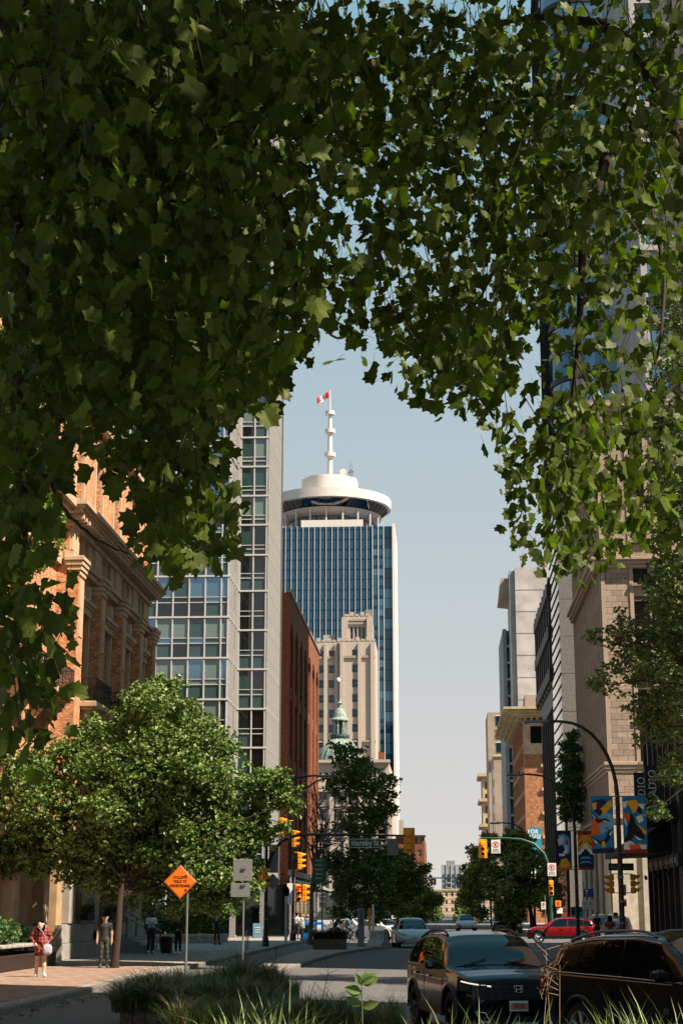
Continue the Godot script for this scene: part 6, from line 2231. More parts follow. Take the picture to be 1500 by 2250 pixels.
	pbox(cp, "base_plate", M.galvanised, Vector3(0, 0.02, 0), Vector3(0.5, 0.04, 0.4))
	b = atg(814, 2079, 0.13)
	var cb := thing("concrete_barrier", "short concrete barrier end with white and yellow marker boards", "barrier", b)
	var bm := MB.new()
	bm.prism([Vector2(-0.35, 0), Vector2(0.35, 0), Vector2(0.28, 0.15), Vector2(0.12, 0.4), Vector2(0.1, 0.82), Vector2(-0.1, 0.82), Vector2(-0.12, 0.4), Vector2(-0.28, 0.15)], 1.8, Transform3D(Basis(Vector3.UP, 0.5), Vector3(0, 0, -1.0)))
	put(cb, "barrier_block", bm.mesh(), M.concrete)
	pbox(cb, "marker_board", M.sign_white, Vector3(0.14, 1.5, 0.1), Vector3(0.13, 1.4, 0.04))
	pbox(cb, "marker_board", M.signal_yellow, Vector3(-0.06, 1.4, 0.05), Vector3(0.12, 1.2, 0.04))
	# ---- sandwich board, box, rack
	b = atg(565, 2061, 0.13)
	var sb := thing("sandwich_board", "blue grey sandwich board standing in front of the shop windows", "sign board", b, 0.2)
	for q in [[0.16, -0.2], [-0.16, 0.2]]:
		var bd := pbox(sb, "board", M.sign_blue if q[0] < 0 else M.teal_print, Vector3(0, 0.5, q[0]), Vector3(0.62, 1.0, 0.03), Basis(Vector3.RIGHT, q[1]))
		bd.material_override = M.get("board_blue", mat("board_blue", Color(0.25, 0.38, 0.45), 0.7))
	for k in 3:
		pbox(sb, "print_line", M.sign_white, Vector3(0, 0.7 - k * 0.15, 0.215 - (0.7 - k * 0.15 - 0.5) * 0.2), Vector3(0.36, 0.03, 0.02))
	b = atg(684, 2067, 0.13)
	for k in 2:
		var nb := thing("newspaper_box", ["bright blue newspaper box behind the waiting couple", "blue recycling box beside the newspaper box"][k], "street box", b + Vector3(0.75 * k - 0.3, 0, -0.5))
		put(nb, "cabinet", bevm(Vector3(0.6, 1.1, 0.5), 0.05), M.get("box_blue", mat("box_blue", Color(0.02, 0.4, 0.7), 0.4)), Transform3D(Basis(), Vector3(0, 0.62, 0)))
		pbox(nb, "door", M.sign_white if k else M.glass_dark, Vector3(0, 0.75, 0.26), Vector3(0.4, 0.45, 0.02))
		pbox(nb, "foot", M.black, Vector3(0, 0.04, 0), Vector3(0.5, 0.08, 0.4))
	b = atg(543, 2086, 0.13)
	var rk := thing("cycle_rack", "steel inverted U cycle rack at the pavement edge", "cycle rack", b)
	var rm := MB.new()
	rm.tube([Vector3(0, 0, -0.4), Vector3(0, 0.75, -0.4), Vector3(0, 0.88, -0.28), Vector3(0, 0.9, 0), Vector3(0, 0.88, 0.28), Vector3(0, 0.75, 0.4), Vector3(0, 0, 0.4)], [0.03], 8)
	put(rk, "hoop", rm.mesh(), M.steel)
	put(rk, "base_plate", boxm(Vector3(0.16, 0.02, 1.0)), M.galvanised, Transform3D(Basis(), Vector3(0, 0.01, 0)))
	# ---- bench and low wall by the hedge
	var bw := thing("stone_bench", "long pale stone bench in front of the red tipped hedge", "bench", Vector3(-15.2, 0.13, -98))
	put(bw, "seat", bevm(Vector3(4.4, 0.16, 0.6), 0.03), M.bench_stone, Transform3D(Basis(), Vector3(0, 0.42, 0)))
	for k in 3:
		put(bw, "leg", bevm(Vector3(0.35, 0.36, 0.5), 0.02), M.bench_stone, Transform3D(Basis(), Vector3(-1.9 + k * 1.9, 0.18, 0)))
	var hg := thing("hedge", "clipped green hedge with red new growth behind the stone bench", "hedge", Vector3(-16.0, 0.13, -101))
	put(hg, "hedge_planter", bevm(Vector3(6.0, 0.5, 1.8), 0.04), M.concrete, Transform3D(Basis(), Vector3(0, 0.25, 0)))
	put_foliage(hg, "foliage", [[Vector3(-1.6, 1.2, 0), Vector3(1.6, 0.9, 0.9)], [Vector3(0.6, 1.2, 0), Vector3(1.6, 0.85, 0.9)], [Vector3(2.0, 1.0, 0), Vector3(1.0, 0.7, 0.8)]], 1300, 0.15, [Color(0.1, 0.16, 0.03), Color(0.16, 0.2, 0.04), Color(0.08, 0.12, 0.03)])
	put_foliage(hg, "red_growth", [[Vector3(1.4, 1.95, 0.3), Vector3(1.0, 0.3, 0.6)]], 160, 0.13, [Color(0.4, 0.07, 0.05), Color(0.5, 0.12, 0.07)])
	var sh := thing("tall_shrub", "sunlit yellow green shrub between the shop columns", "shrub", Vector3(-17.6, 0.13, -99))
	put_foliage(sh, "foliage", [[Vector3(0, 1.2, 0), Vector3(0.7, 1.1, 0.7)], [Vector3(0.2, 2.6, 0), Vector3(0.6, 0.9, 0.6)], [Vector3(-0.3, 3.5, 0), Vector3(0.6, 0.7, 0.6)]], 700, 0.16, [Color(0.13, 0.18, 0.04), Color(0.17, 0.2, 0.05)])
	var sst := MB.new()
	sst.tube([Vector3(0, 0, 0), Vector3(0.05, 1.5, 0), Vector3(0, 3.2, 0)], [0.06, 0.04, 0.02], 6)
	put(sh, "stem", sst.mesh(), M.bark)
	# low planted wall by the left edge
	var lw := thing("planter_wall", "low dark planter wall with glossy leaves at the foot of the brick club", "planter", Vector3(-14.4, 0.13, -55.5))
	put(lw, "wall", bevm(Vector3(1.4, 0.5, 7.6), 0.03), M.brown_metal, Transform3D(Basis(), Vector3(0, 0.25, 0)))
	put(lw, "coping", bevm(Vector3(1.55, 0.1, 7.8), 0.02), M.concrete, Transform3D(Basis(), Vector3(0, 0.77, 0)))
	put_foliage(lw, "foliage", [[Vector3(-0.1, 1.15, 1.5), Vector3(0.6, 0.45, 1.8)], [Vector3(-0.3, 1.0, -1.6), Vector3(0.5, 0.4, 1.2)]], 420, 0.16, [Color(0.05, 0.1, 0.03), Color(0.07, 0.13, 0.04)])

	# ---- right side lamps with banners
	var q1 := Vector3(6.85, 0.13, -64.5)
	lamp_post("near black street lamp on the right carrying the whale and seabird banners", q1, 9.2, 3.3, -1.0)
	var kz := 64.5 / 3681.0
	banner("blue and orange banner of flying seabirds on the near right lamp", Vector3(q1.x - 0.62, atz(1320, 1812, q1.z).y, q1.z + 0.1), Vector2(0.86, 2.15), 0, q1.x)
	banner("blue banner of a leaping black and white whale on the near right lamp", Vector3(q1.x + 0.62, atz(1377, 1812, q1.z).y, q1.z + 0.1), Vector2(0.9, 2.15), 1, q1.x)
	var q2 := Vector3(7.25, 0.13, -90.5)
	lamp_post("second black street lamp on the right behind the red car banners", q2, 9.2, 3.4, -1.0)
	banner("banner of a white seabird over gold water on the second right lamp", Vector3(q2.x - 0.62, atz(1238, 1868, q2.z).y, q2.z + 0.1), Vector2(0.8, 2.05), 2, q2.x)
	banner("red and gold chevron mountain banner on the second right lamp", Vector3(q2.x + 0.55, atz(1281, 1868, q2.z).y, q2.z + 0.1), Vector2(0.85, 2.05), 3, q2.x)
	var q3 := Vector3(7.8, 0.13, -142.0)
	lamp_post("third black street lamp on the right among the dark trees", q3, 9.2, 3.4, -1.0)
	banner("small seabird banner on the third right lamp among trees", Vector3(q3.x - 0.6, atz(1150, 1935, q3.z).y, q3.z + 0.1), Vector2(0.8, 2.2), 0, q3.x)
	banner("small whale banner on the third right lamp among trees", Vector3(q3.x + 0.6, atz(1180, 1935, q3.z).y, q3.z + 0.1), Vector2(0.8, 2.2), 1, q3.x)
	# ---- green signal pole with its arm
	var gq := Vector3(7.9, 0.13, -122.0)
	var ga := thing("green_signal_pole", "green traffic signal pole with curved arm holding no turn signs", "traffic signal", gq)
	var gm := MB.new()
	gm.tube([Vector3(0, 0, 0), Vector3(0, 4.9, 0), Vector3(-0.4, 5.9, 0), Vector3(-1.1, 6.6, 0), Vector3(-2.0, 6.92, 0), Vector3(-3.0, 7.0, 0), Vector3(-5.0, 7.03, 0)], [0.14, 0.1, 0.09, 0.085, 0.08, 0.07, 0.05], 10)
	put(ga, "pole", gm.mesh(), M.pole_green)
	signal_head(ga, Vector3(-4.85, 6.25, 0.15), 0, 0, "lamp_amber", true)
	no_turn(ga, Vector3(-3.9, 6.4, 0.12), 1.05)
	no_turn(ga, Vector3(0.12, 4.75, 0.16), 1.0)
	signal_head(ga, Vector3(0.02, 3.45, 0.2), 0, 0, "lamp_amber")
	var ph := pbox(ga, "pedestrian_signal", M.signal_yellow, Vector3(0.5, 2.35, 0.1), Vector3(0.4, 0.42, 0.25))
	pbox(ga, "hand_symbol", M.lamp_red, Vector3(0.5, 2.36, 0.235), Vector3(0.2, 0.26, 0.02))
	plate(ga, "small_sign", Vector2(0.42, 0.4), M.sign_white, Vector3(0.6, 1.85, 0.1))
	# ---- corner pole with two side-on signals and parking signs
	var cq := Vector3(atz(1368, 2000, -96).x, 0.13, -96)
	var co := thing("corner_signal_pole", "slim black pole with two yellow signals facing apart by the stone base", "traffic signal", cq)
	post(co, "pole", 0, 0, 0, 5.2, 0.08, M.pole_black)
	signal_head(co, Vector3(-0.62, 3.35, 0), -1.25)
	signal_head(co, Vector3(0.62, 3.35, 0), 1.25)
	var cbm := MB.new()
	cbm.tube([Vector3(-0.6, 3.9, 0), Vector3(0.6, 3.9, 0)], [0.025], 6)
	cbm.tube([Vector3(-0.6, 2.85, 0), Vector3(0.6, 2.85, 0)], [0.025], 6)
	put(co, "bracket", cbm.mesh(), M.signal_yellow)
	plate(co, "parking_sign", Vector2(0.3, 0.62), M.sign_back, Vector3(0.05, 3.0, 0.12))
	plate(co, "no_entry_sign", Vector2(0.3, 0.4), M.sign_red, Vector3(0.05, 2.3, 0.12))
	pbox(co, "white_bar", M.sign_white, Vector3(0.05, 2.42, 0.135), Vector3(0.28, 0.12, 0.01))
	# ---- no parking signs
	for q in [[1286, 1988, 1.0, "white no parking sign with red circle on a steel post beside the pale columns"], [1195, 1990, 0.75, "small white no parking sign near the green signal pole"]]:
		var pz := -100.0 if q[2] > 0.9 else -118.0
		var pp := atz(q[0], 2060, pz)
		var np := thing("no_parking_sign", q[3], "sign", Vector3(pp.x, 0.13, pz))
		post(np, "post", 0.12, -0.03, 0, 2.9, 0.035, M.galvanised)
		var py := atz(q[0], q[1], pz).y - 0.13
		for k in (2 if q[2] > 0.9 else 1):
			var pl := plate(np, "sign_panel", Vector2(0.32, 0.5), M.sign_white, Vector3(k * 0.35, py, 0.03))
			ring(pl, "red_ring", 0.12, 0.03, M.sign_red, Vector3(0, 0.08, 0.012))
			pbox(pl, "letter_p", M.black, Vector3(0, 0.08, 0.012), Vector3(0.05, 0.14, 0.006))
			pbox(pl, "print_line", M.black, Vector3(0, -0.14, 0.012), Vector3(0.2, 0.03, 0.006))
	var tq := atz(1292, 1962, -104.0)
	var ts := thing("transit_sign", "blue transit stop sign with a white T above the no parking signs", "sign", Vector3(tq.x, 0.13, -104))
	post(ts, "post", -0.3, -0.03, 0, 3.6, 0.035, M.galvanised)
	var tpl := plate(ts, "sign_panel", Vector2(0.62, 0.5), M.sign_blue, Vector3(0, tq.y - 0.13, 0))
	text(tpl, "lettering", "T", 0.3, M.sign_white, Transform3D(Basis(), Vector3(-0.12, 0.02, 0.012)))
	# ---- signals and wires further down the street
	var fz := -178.0
	var fx: float = atz(1086, 1990, fz).x
	var fa := thing("lane_sign_gantry", "thin black arm with three black lane arrow signs over the far junction", "traffic signal", Vector3(fx, 0.13, fz))
	post(fa, "pole", 0, 0, 0, 6.2, 0.1, M.pole_black)
	var am := MB.new()
	am.tube([Vector3(0, 5.2, 0), Vector3(-6.6, 5.2, 0)], [0.06], 6)
	put(fa, "arm", am.mesh(), M.pole_black)
	var kk := 0
	for x in [-6.45, -3.75, -0.55]:
		var lp := plate(fa, "lane_sign", Vector2(0.62, 0.66), M.black, Vector3(x, 4.8, 0.1))
		pbox(lp, "arrow", M.sign_white, Vector3(0, -0.05, 0.012), Vector3(0.08, 0.36, 0.008))
		pbox(lp, "arrow", M.sign_white, Vector3([-0.1, 0.0, 0.1][kk], 0.1, 0.012), Vector3(0.24 if kk != 1 else 0.16, 0.08, 0.008))
		kk += 1
	var fb := thing("far_signal_pole", "far traffic signal with yellow heads and a green Howe St sign", "traffic signal", Vector3(atz(1078, 1990, -205.0).x, 0.13, -205.0))
	post(fb, "pole", 0, 0, 0, 5.6, 0.1, M.pole_black)
	var fbm := MB.new()
	fbm.tube([Vector3(0, 4.6, 0), Vector3(-4.2, 4.75, 0)], [0.06], 6)
	put(fb, "arm", fbm.mesh(), M.pole_black)
	signal_head(fb, Vector3(-3.7, 3.55, 0.1), 0, 0, "lamp_amber", true)
	signal_head(fb, Vector3(-4.3, 2.3, 0.1), 0, -1)
	var hw := plate(fb, "street_name_sign", Vector2(1.5, 0.36), M.sign_green, Vector3(-2.4, 4.0, 0.12))
	text(hw, "lettering", "Howe St", 0.22, M.sign_white, Transform3D(Basis(), Vector3(0, 0, 0.012)), 1.0, "Droid Sans", true, 1.1)
	for k in 2:
		var rd := thing("far_traffic_signal", ["hanging red traffic signal among the left street trees", "red traffic signal between the dark right street trees"][k], "traffic signal", Vector3(atz([895, 1103][k], 2000, -160.0).x, 0.13, -160.0))
		post(rd, "pole", 0.3, -0.1, 0, 4.4, 0.08, M.pole_black)
		signal_head(rd, Vector3(0, atz(895, [1958, 1990][k], -160.0).y, 0.1), 0.0, 0, "lamp_red")
	# construction-style warning diamonds far along
	for k in 2:
		var wq := atz([1043, 1052][k], [2018, 2022][k], -230.0)
		var ws := thing("small_warning_sign", ["small yellow diamond sign far along the right pavement", "second small yellow diamond sign just beside the first"][k], "sign", Vector3(wq.x, 0.13, -230.0 + k))
		post(ws, "post", 0, -0.05, 0, 2.2, 0.04, M.galvanised)
		plate(ws, "sign_panel", Vector2(0.8, 0.8) if k == 0 else Vector2(0.6, 0.6), M.signal_yellow, Vector3(0, wq.y - 0.1, 0), 0, PI / 4)
	for k in 7:
		var wy := [1967, 1975, 1983, 1990, 1996, 2002, 1962][k] as int
		var wz := -190.0 - k * 14
		var wm := MB.new()
		var a := Vector3(-11.5, atz(955, wy, wz).y + 0.3, wz)
		var c := Vector3(11.5, atz(1090, wy - 4 + 3 * (k % 3), wz).y + 0.3, wz - 3)
		var pts := []
		for i in 13:
			pts.append(a.lerp(c, i / 12.0) - Vector3.UP * 0.35 * sin(PI * i / 12.0))
		wm.tube(pts, [0.03], 4)
		var o := put(self, "trolley_wire", wm.mesh(), M.galvanised)
		tag(o, "thin overhead trolley span wire crossing the far street", "wire", "trolley wires over the far street")

# ================================================================ vehicles
func tab(t: Array, z: float) -> float:
	if z <= t[0][0]:
		return t[0][1]
	for i in t.size() - 1:
		if z <= t[i + 1][0]:
			var f: float = (z - t[i][0]) / (t[i + 1][0] - t[i][0])
			f = lerpf(f, f * f * (3 - 2 * f), 0.45)
			return lerpf(t[i][1], t[i + 1][1], f)
	return t[-1][1]

var wheel_cache := {}
func wheel(parent, at: Vector3, R: float, side: float, rim: Material, spokes: int, key: String):
	if not wheel_cache.has(key):
		var ty := MB.new()
		var xf := Transform3D(Basis(Vector3(0, 0, 1), -PI / 2), Vector3.ZERO)
		ty.lathe([Vector2(R * 0.66, -0.11), Vector2(R * 0.93, -0.115), Vector2(R, -0.08), Vector2(R, 0.08), Vector2(R * 0.93, 0.115), Vector2(R * 0.68, 0.11), Vector2(R * 0.66, 0.08)], 30, xf)
		var rm := MB.new()
		rm.lathe([Vector2(R * 0.69, 0.115), Vector2(R * 0.64, 0.11), Vector2(R * 0.62, 0.03)], 30, xf)
		rm.lathe([Vector2(R * 0.17, 0.02), Vector2(R * 0.17, 0.09), Vector2(R * 0.1, 0.105), Vector2(0, 0.105)], 14, xf)
		for k in spokes:
			var a := TAU * k / spokes
			for e in [-0.09, 0.09]:
				var d0 := Vector3(0, cos(a), sin(a))
				var d1 := Vector3(0, cos(a + e * 1.6), sin(a + e * 1.6))
				rm.tube([d0 * R * 0.13 + Vector3(0.075, 0, 0), d1 * R * 0.63 + Vector3(0.085, 0, 0)], [R * 0.055, R * 0.045], 5)
		var bk := MB.new()
		bk.lathe([Vector2(R * 0.64, 0.02), Vector2(0, 0.02)], 20, xf)
		wheel_cache[key] = [ty.mesh(), rm.mesh(), bk.mesh()]
	var w := Node3D.new()
	w.name = "wheel"
	parent.add_child(w, true)
	w.position = at
	if side < 0:
		w.rotation.y = PI
	put(w, "tyre", wheel_cache[key][0], M.tyre)
	put(w, "rim", wheel_cache[key][1], rim)
	put(w, "brake_disc", wheel_cache[key][2], M.black)

func car(label, at: Vector3, turn: float, s: Dictionary) -> Node3D:
	var t := thing(s.get("name", "parked_car"), label, s.get("cat", "car"), at, turn)
	var L: float = s.L
	var R: float = s.R
	var top: Array = s.top
	var roof: Array = s.roof
	var wid: Array = s.wid
	var sill: float = s.get("sill", 0.27)
	var zf: float = s.zf
	var zr: float = s.zr
	var P: Material = s.paint
	var yb := func(z):
		var y := sill
		for c in [zf, zr]:
			var d: float = absf(z - c)
			var ra: float = R + 0.07
			if d < ra:
				y = maxf(y, R + sqrt(ra * ra - d * d))
		if z > zf + R: y = maxf(y, lerpf(sill, sill + 0.06, clampf((z - zf - R) / 0.3, 0, 1)))
		return y
	var N := 118
	var body := MB.new()
	var pts := []
	var nu := 19
	for j in N + 1:
		var z := lerpf(-L / 2, L / 2, float(j) / N)
		var w := tab(wid, z)
		var y0: float = yb.call(z)
		var y1 := tab(top, z)
		y0 = minf(y0, y1 - 0.05)
		var ys: float = s.get("shoulder", 0.72)
		var half := [Vector2(0, y0), Vector2(w * 0.8, y0), Vector2(w * 0.975, y0 + 0.015), Vector2(w * 0.99, maxf(y0 + 0.03, lerpf(sill, ys, 0.4))), Vector2(w, maxf(y0 + 0.05, minf(ys, y1 - 0.07))), Vector2(w * 0.985, y1 - 0.06), Vector2(w * 0.955, y1 - 0.02), Vector2(w * 0.87, y1), Vector2(w * 0.45, y1 + 0.022), Vector2(0, y1 + 0.03)]
		for i in range(0, 10):
			pts.append(Vector3(-half[i].x, half[i].y, z))
		for i in range(8, -1, -1):
			pts.append(Vector3(half[i].x, half[i].y, z))
	body.grid(pts, nu, N + 1, true)
	for e in [0, N]:
		var c := Vector3.ZERO
		for i in nu:
			c += pts[e * nu + i] / nu
		for i in nu - 1:
			if e == 0:
				body.tri(c, pts[i + 1], pts[i])
			else:
				body.tri(c, pts[e * nu + i], pts[e * nu + i + 1])
	put(t, "body", body.mesh(), P)
	# dark underbody and wheel wells
	var ub := MB.new()
	ub.box(Vector3(0, sill + 0.12, 0), Vector3(s.W * 0.72, 0.3, L * 0.94))
	put(t, "underbody", ub.mesh(), M.black_matt)
	# cabin
	var za: float = roof[0][0]
	var zb: float = roof[-1][0]
	var tum: float = s.get("tumble", 0.2)
	var Hh: float = s.H
	var prof := func(z):
		var y0 := tab(top, z) - 0.02
		var yr := maxf(tab(roof, z), y0 + 0.01)
		var w0 := tab(wid, z) * 0.945
		var w1: float = w0 - tum * clampf((yr - y0) / (Hh - 1.0), 0, 1.1)
		return [w0, y0, w1, yr]
	var sideP := func(z, tt, sd):
		var q: Array = prof.call(z)
		var ye: float = lerpf(q[1], maxf(q[3] - 0.06, q[1]), tt)
		var bow := 0.03 * sin(tt * PI)
		return Vector3(sd * (lerpf(q[0], q[2], tt) + bow * 0.5), ye, z)
	var topP := func(z, ss):
		var q: Array = prof.call(z)
		return Vector3(q[2] * ss, q[3] - 0.06 * pow(absf(ss), 4.0) + 0.0, z)
	var cab := MB.new()
	var M2 := 60
	var cp := []
	for j in M2 + 1:
		var z := lerpf(za, zb, float(j) / M2)
		for tt in [0.0, 0.25, 0.5, 0.75, 0.95]:
			cp.append(sideP.call(z, tt, -1.0))
		for ss in [-0.97, -0.85, -0.6, -0.3, 0.0, 0.3, 0.6, 0.85, 0.97]:
			cp.append(topP.call(z, ss))
		for tt in [0.95, 0.75, 0.5, 0.25, 0.0]:
			cp.append(sideP.call(z, tt, 1.0))
	cab.grid(cp, 19, M2 + 1, true)
	put(t, "cabin", cab.mesh(), P)
	# side glazing
	var chrome: Material = s.get("trim", M.trim_black)
	for sd in [-1.0, 1.0]:
		for q in s.side:                          # [z rear bottom, z front bottom, z front top, z rear top]
			var gp := []
			for j in 7:
				for i in 13:
					var v := j / 6.0
					var u := i / 12.0
					var z := lerpf(lerpf(q[0], q[1], u), lerpf(q[3], q[2], u), v)
					gp.append(sideP.call(z, lerpf(0.07, 0.9, v), sd) + Vector3(sd * 0.008, 0.002, 0))
			var g := MB.new()
			g.grid(gp, 13, 7, sd < 0)
			put(t, "side_window", g.mesh(), M.car_glass)
		var tr := MB.new()
		var lo := []
		var za2: float = s.side[0][0] - 0.03
		var zb2: float = s.side[-1][1] + 0.03
		for i in 24:
			lo.append(sideP.call(lerpf(za2, zb2, i / 23.0), 0.03, sd) + Vector3(sd * 0.012, 0, 0))
		tr.tube(lo, [0.012], 4)
		var hi := [lo[0]]
		var q0: Array = s.side[0]
		for i in 5:
			hi.append(sideP.call(lerpf(q0[0], q0[3], (i + 1) / 5.0) - 0.02, lerpf(0.07, 0.93, (i + 1) / 5.0), sd) + Vector3(sd * 0.012, 0, 0))
		for i in 16:
			hi.append(sideP.call(lerpf(q0[3], s.side[-1][2], (i + 1) / 16.0), 0.94, sd) + Vector3(sd * 0.012, 0, 0))
		tr.tube(hi, [0.01], 4)
		put(t, "window_trim", tr.mesh(), chrome)
	for wi in [s.wind, s.back]:
		var gp := []
		for j in 9:
			for i in 13:
				var z := lerpf(wi[0], wi[1], j / 8.0)
				gp.append(topP.call(z, lerpf(-0.9, 0.9, i / 12.0)) + Vector3(0, 0.006, 0.006 * signf(wi[0])))
		var g := MB.new()
		g.grid(gp, 13, 9, wi[1] > wi[0])
		put(t, "windscreen" if wi == s.wind else "rear_window", g.mesh(), M.car_glass)
	# wipers
	var wp := MB.new()
	for x in [-0.45, 0.2]:
		wp.tube([topP.call(s.wind[0] + 0.05, (x - 0.1) / 0.8) + Vector3(0, 0.03, 0), topP.call(s.wind[0] - 0.12, (x + 0.3) / 0.8) + Vector3(0, 0.03, 0.01)], [0.012], 4)
	put(t, "wiper", wp.mesh(), M.black)
	# wheels, arches, mirrors, handles, door seams
	for sd in [-1.0, 1.0]:
		for z in [zf, zr]:
			wheel(t, Vector3(sd * (s.W / 2 - 0.13), R, z), R, sd, s.rim, s.get("spokes", 5), "%s_%.2f" % [s.get("key", "w"), R])
			var ar := MB.new()
			var pl := []
			for i in 17:
				var a := PI * (i / 16.0) * 1.08 - 0.04 * PI
				pl.append(Vector3(sd * (tab(wid, z + cos(a) * R) * 0.99 + 0.004), R + sin(a) * (R + 0.085), z + cos(a) * (R + 0.085)))
			ar.tube(pl, [0.035], 6)
			put(t, "wheel_arch", ar.mesh(), s.get("clad", M.trim_black))
		var mr := MB.new()
		var mp: Vector3 = sideP.call(s.mirror, 0.08, sd)
		mr.bevel(mp + Vector3(sd * 0.2, 0.08, -0.02), Vector3(0.22, 0.16, 0.14), 0.045)
		mr.box(mp + Vector3(sd * 0.06, 0.02, 0), Vector3(0.16, 0.05, 0.07))
		var mi := put(t, "wing_mirror", mr.mesh(), P)
		pbox(mi, "mirror_glass", M.chrome, mp + Vector3(sd * 0.2, 0.08, -0.095), Vector3(0.18, 0.12, 0.008))
		for hz in s.handles:
			pbox(t, "door_handle", s.get("handle", P), Vector3(sd * (tab(wid, hz) * 0.995 + 0.012), tab(top, hz) - 0.15, hz), Vector3(0.035, 0.035, 0.2))
		for dz in s.seams:
			pbox(t, "door_seam", M.black_matt, Vector3(sd * (tab(wid, dz) - 0.0015), (tab(top, dz) + sill) / 2 - 0.03, dz), Vector3(0.006, tab(top, dz) - sill - 0.2, 0.008))
		pbox(t, "side_cladding", s.get("clad", M.trim_black), Vector3(sd * (s.W / 2 - 0.035), sill + 0.1, (zf + zr) / 2), Vector3(0.06, 0.17, zf - zr - R * 2 - 0.16))
		if s.get("rails", false):
			var rl := MB.new()
			var rp := []
			for i in 14:
				var z: float = lerpf(s.rail[0], s.rail[1], i / 13.0)
				rp.append(topP.call(z, sd * 0.9) + Vector3(0, 0.015 + 0.05 * pow(maxf(sin(PI * i / 13.0), 0.0), 0.4), 0))
			rl.tube(rp, [0.022], 6)
			put(t, "roof_rail", rl.mesh(), s.get("railmat", M.black))
	if s.has("front"):
		s.front.call(t)
	return t

func emblem_h(parent, at: Vector3, k: float):
	var e := MB.new()
	var o := []
	for q in [[-0.07, 0.055], [0.07, 0.055], [0.075, 0.03], [0.055, -0.055], [-0.055, -0.055], [-0.075, 0.03], [-0.07, 0.055]]:
		o.append(at + Vector3(q[0], q[1], 0) * k)
	e.tube(o, [0.009 * k], 5)
	for x in [-1.0, 1.0]:
		e.tube([at + Vector3(x * 0.042, 0.042, 0) * k, at + Vector3(x * 0.034, 0, 0) * k, at + Vector3(x * 0.04, -0.045, 0) * k], [0.01 * k], 5)
	e.tube([at + Vector3(-0.036, 0, 0) * k, at + Vector3(0.036, 0, 0) * k], [0.009 * k], 5)
	put(parent, "emblem", e.mesh(), M.chrome)

func suv_front(t):
	# grille, slim lamps with a bright strip, plate, angular chrome corners
	pbox(t, "grille", M.trim_black, Vector3(0, 0.77, 2.26), Vector3(1.3, 0.3, 0.16), Basis(Vector3.RIGHT, -0.12))
	for k in 4:
		for i in 9:
			pbox(t, "grille_mesh", M.rim_dark, Vector3(-0.52 + i * 0.13 + 0.03 * (k % 2), 0.66 + k * 0.07, 2.345 - k * 0.008), Vector3(0.075, 0.014, 0.02))
	emblem_h(t, Vector3(0, 0.79, 2.375), 0.95)
	pbox(t, "bumper_intake", M.trim_black, Vector3(0, 0.36, 2.27), Vector3(1.25, 0.17, 0.16))
	for sd in [-1.0, 1.0]:
		var b := Basis(Vector3.UP, sd * 0.5)
		var hl := pbox(t, "headlamp", M.trim_black, Vector3(sd * 0.7, 0.81, 2.2), Vector3(0.46, 0.09, 0.14), b)
		var ds := MB.new()
		ds.tube([Vector3(sd * 0.45, 0.835, 2.345), Vector3(sd * 0.68, 0.865, 2.31), Vector3(sd * 0.8, 0.885, 2.22), Vector3(sd * 0.89, 0.91, 2.1)], [0.012], 5)
		put(t, "lamp_strip", ds.mesh(), M.lamp_white)
		var fg := MB.new()
		var pl := []
		for q in [[0.48, 0.29], [0.56, 0.43], [0.7, 0.44], [0.68, 0.38], [0.62, 0.28], [0.48, 0.29]]:
			pl.append(Vector3(sd * q[0], q[1], 2.375 - (q[0] - 0.48) * 0.22))
		fg.tube(pl, [0.014], 5)
		put(t, "bumper_trim", fg.mesh(), M.chrome)
	var pl2 := pbox(t, "number_plate", M.sign_white, Vector3(0, 0.53, 2.375), Vector3(0.31, 0.16, 0.02))
	var pt := plate(t, "plate_print", Vector2(0.29, 0.1), M.get("plate_tan", mat("plate_tan", Color(0.72, 0.55, 0.45), 0.6)), Vector3(0, 0.53, 2.388))
	text(pt, "lettering", "9R339", 0.075, M.sign_red, Transform3D(Basis(), Vector3(0, 0, 0.012)), 1.0, "Droid Sans", true, 0.2)

func hatch_front(t):
	for sd in [-1.0, 1.0]:
		var hl := MB.new()
		hl.tube([Vector3(sd * 0.42, 0.72, 2.29), Vector3(sd * 0.62, 0.76, 2.2), Vector3(sd * 0.82, 0.82, 1.98)], [0.03, 0.045, 0.035], 6)
		put(t, "headlamp", hl.mesh(), M.headlamp)
	pbox(t, "bumper_intake", M.trim_black, Vector3(0, 0.34, 2.26), Vector3(1.15, 0.1, 0.16))
	pbox(t, "bumper_lip", M.chrome, Vector3(0, 0.265, 2.27), Vector3(1.3, 0.03, 0.16))
	pbox(t, "number_plate", M.sign_back, Vector3(0, 0.5, 2.35), Vector3(0.3, 0.15, 0.02))

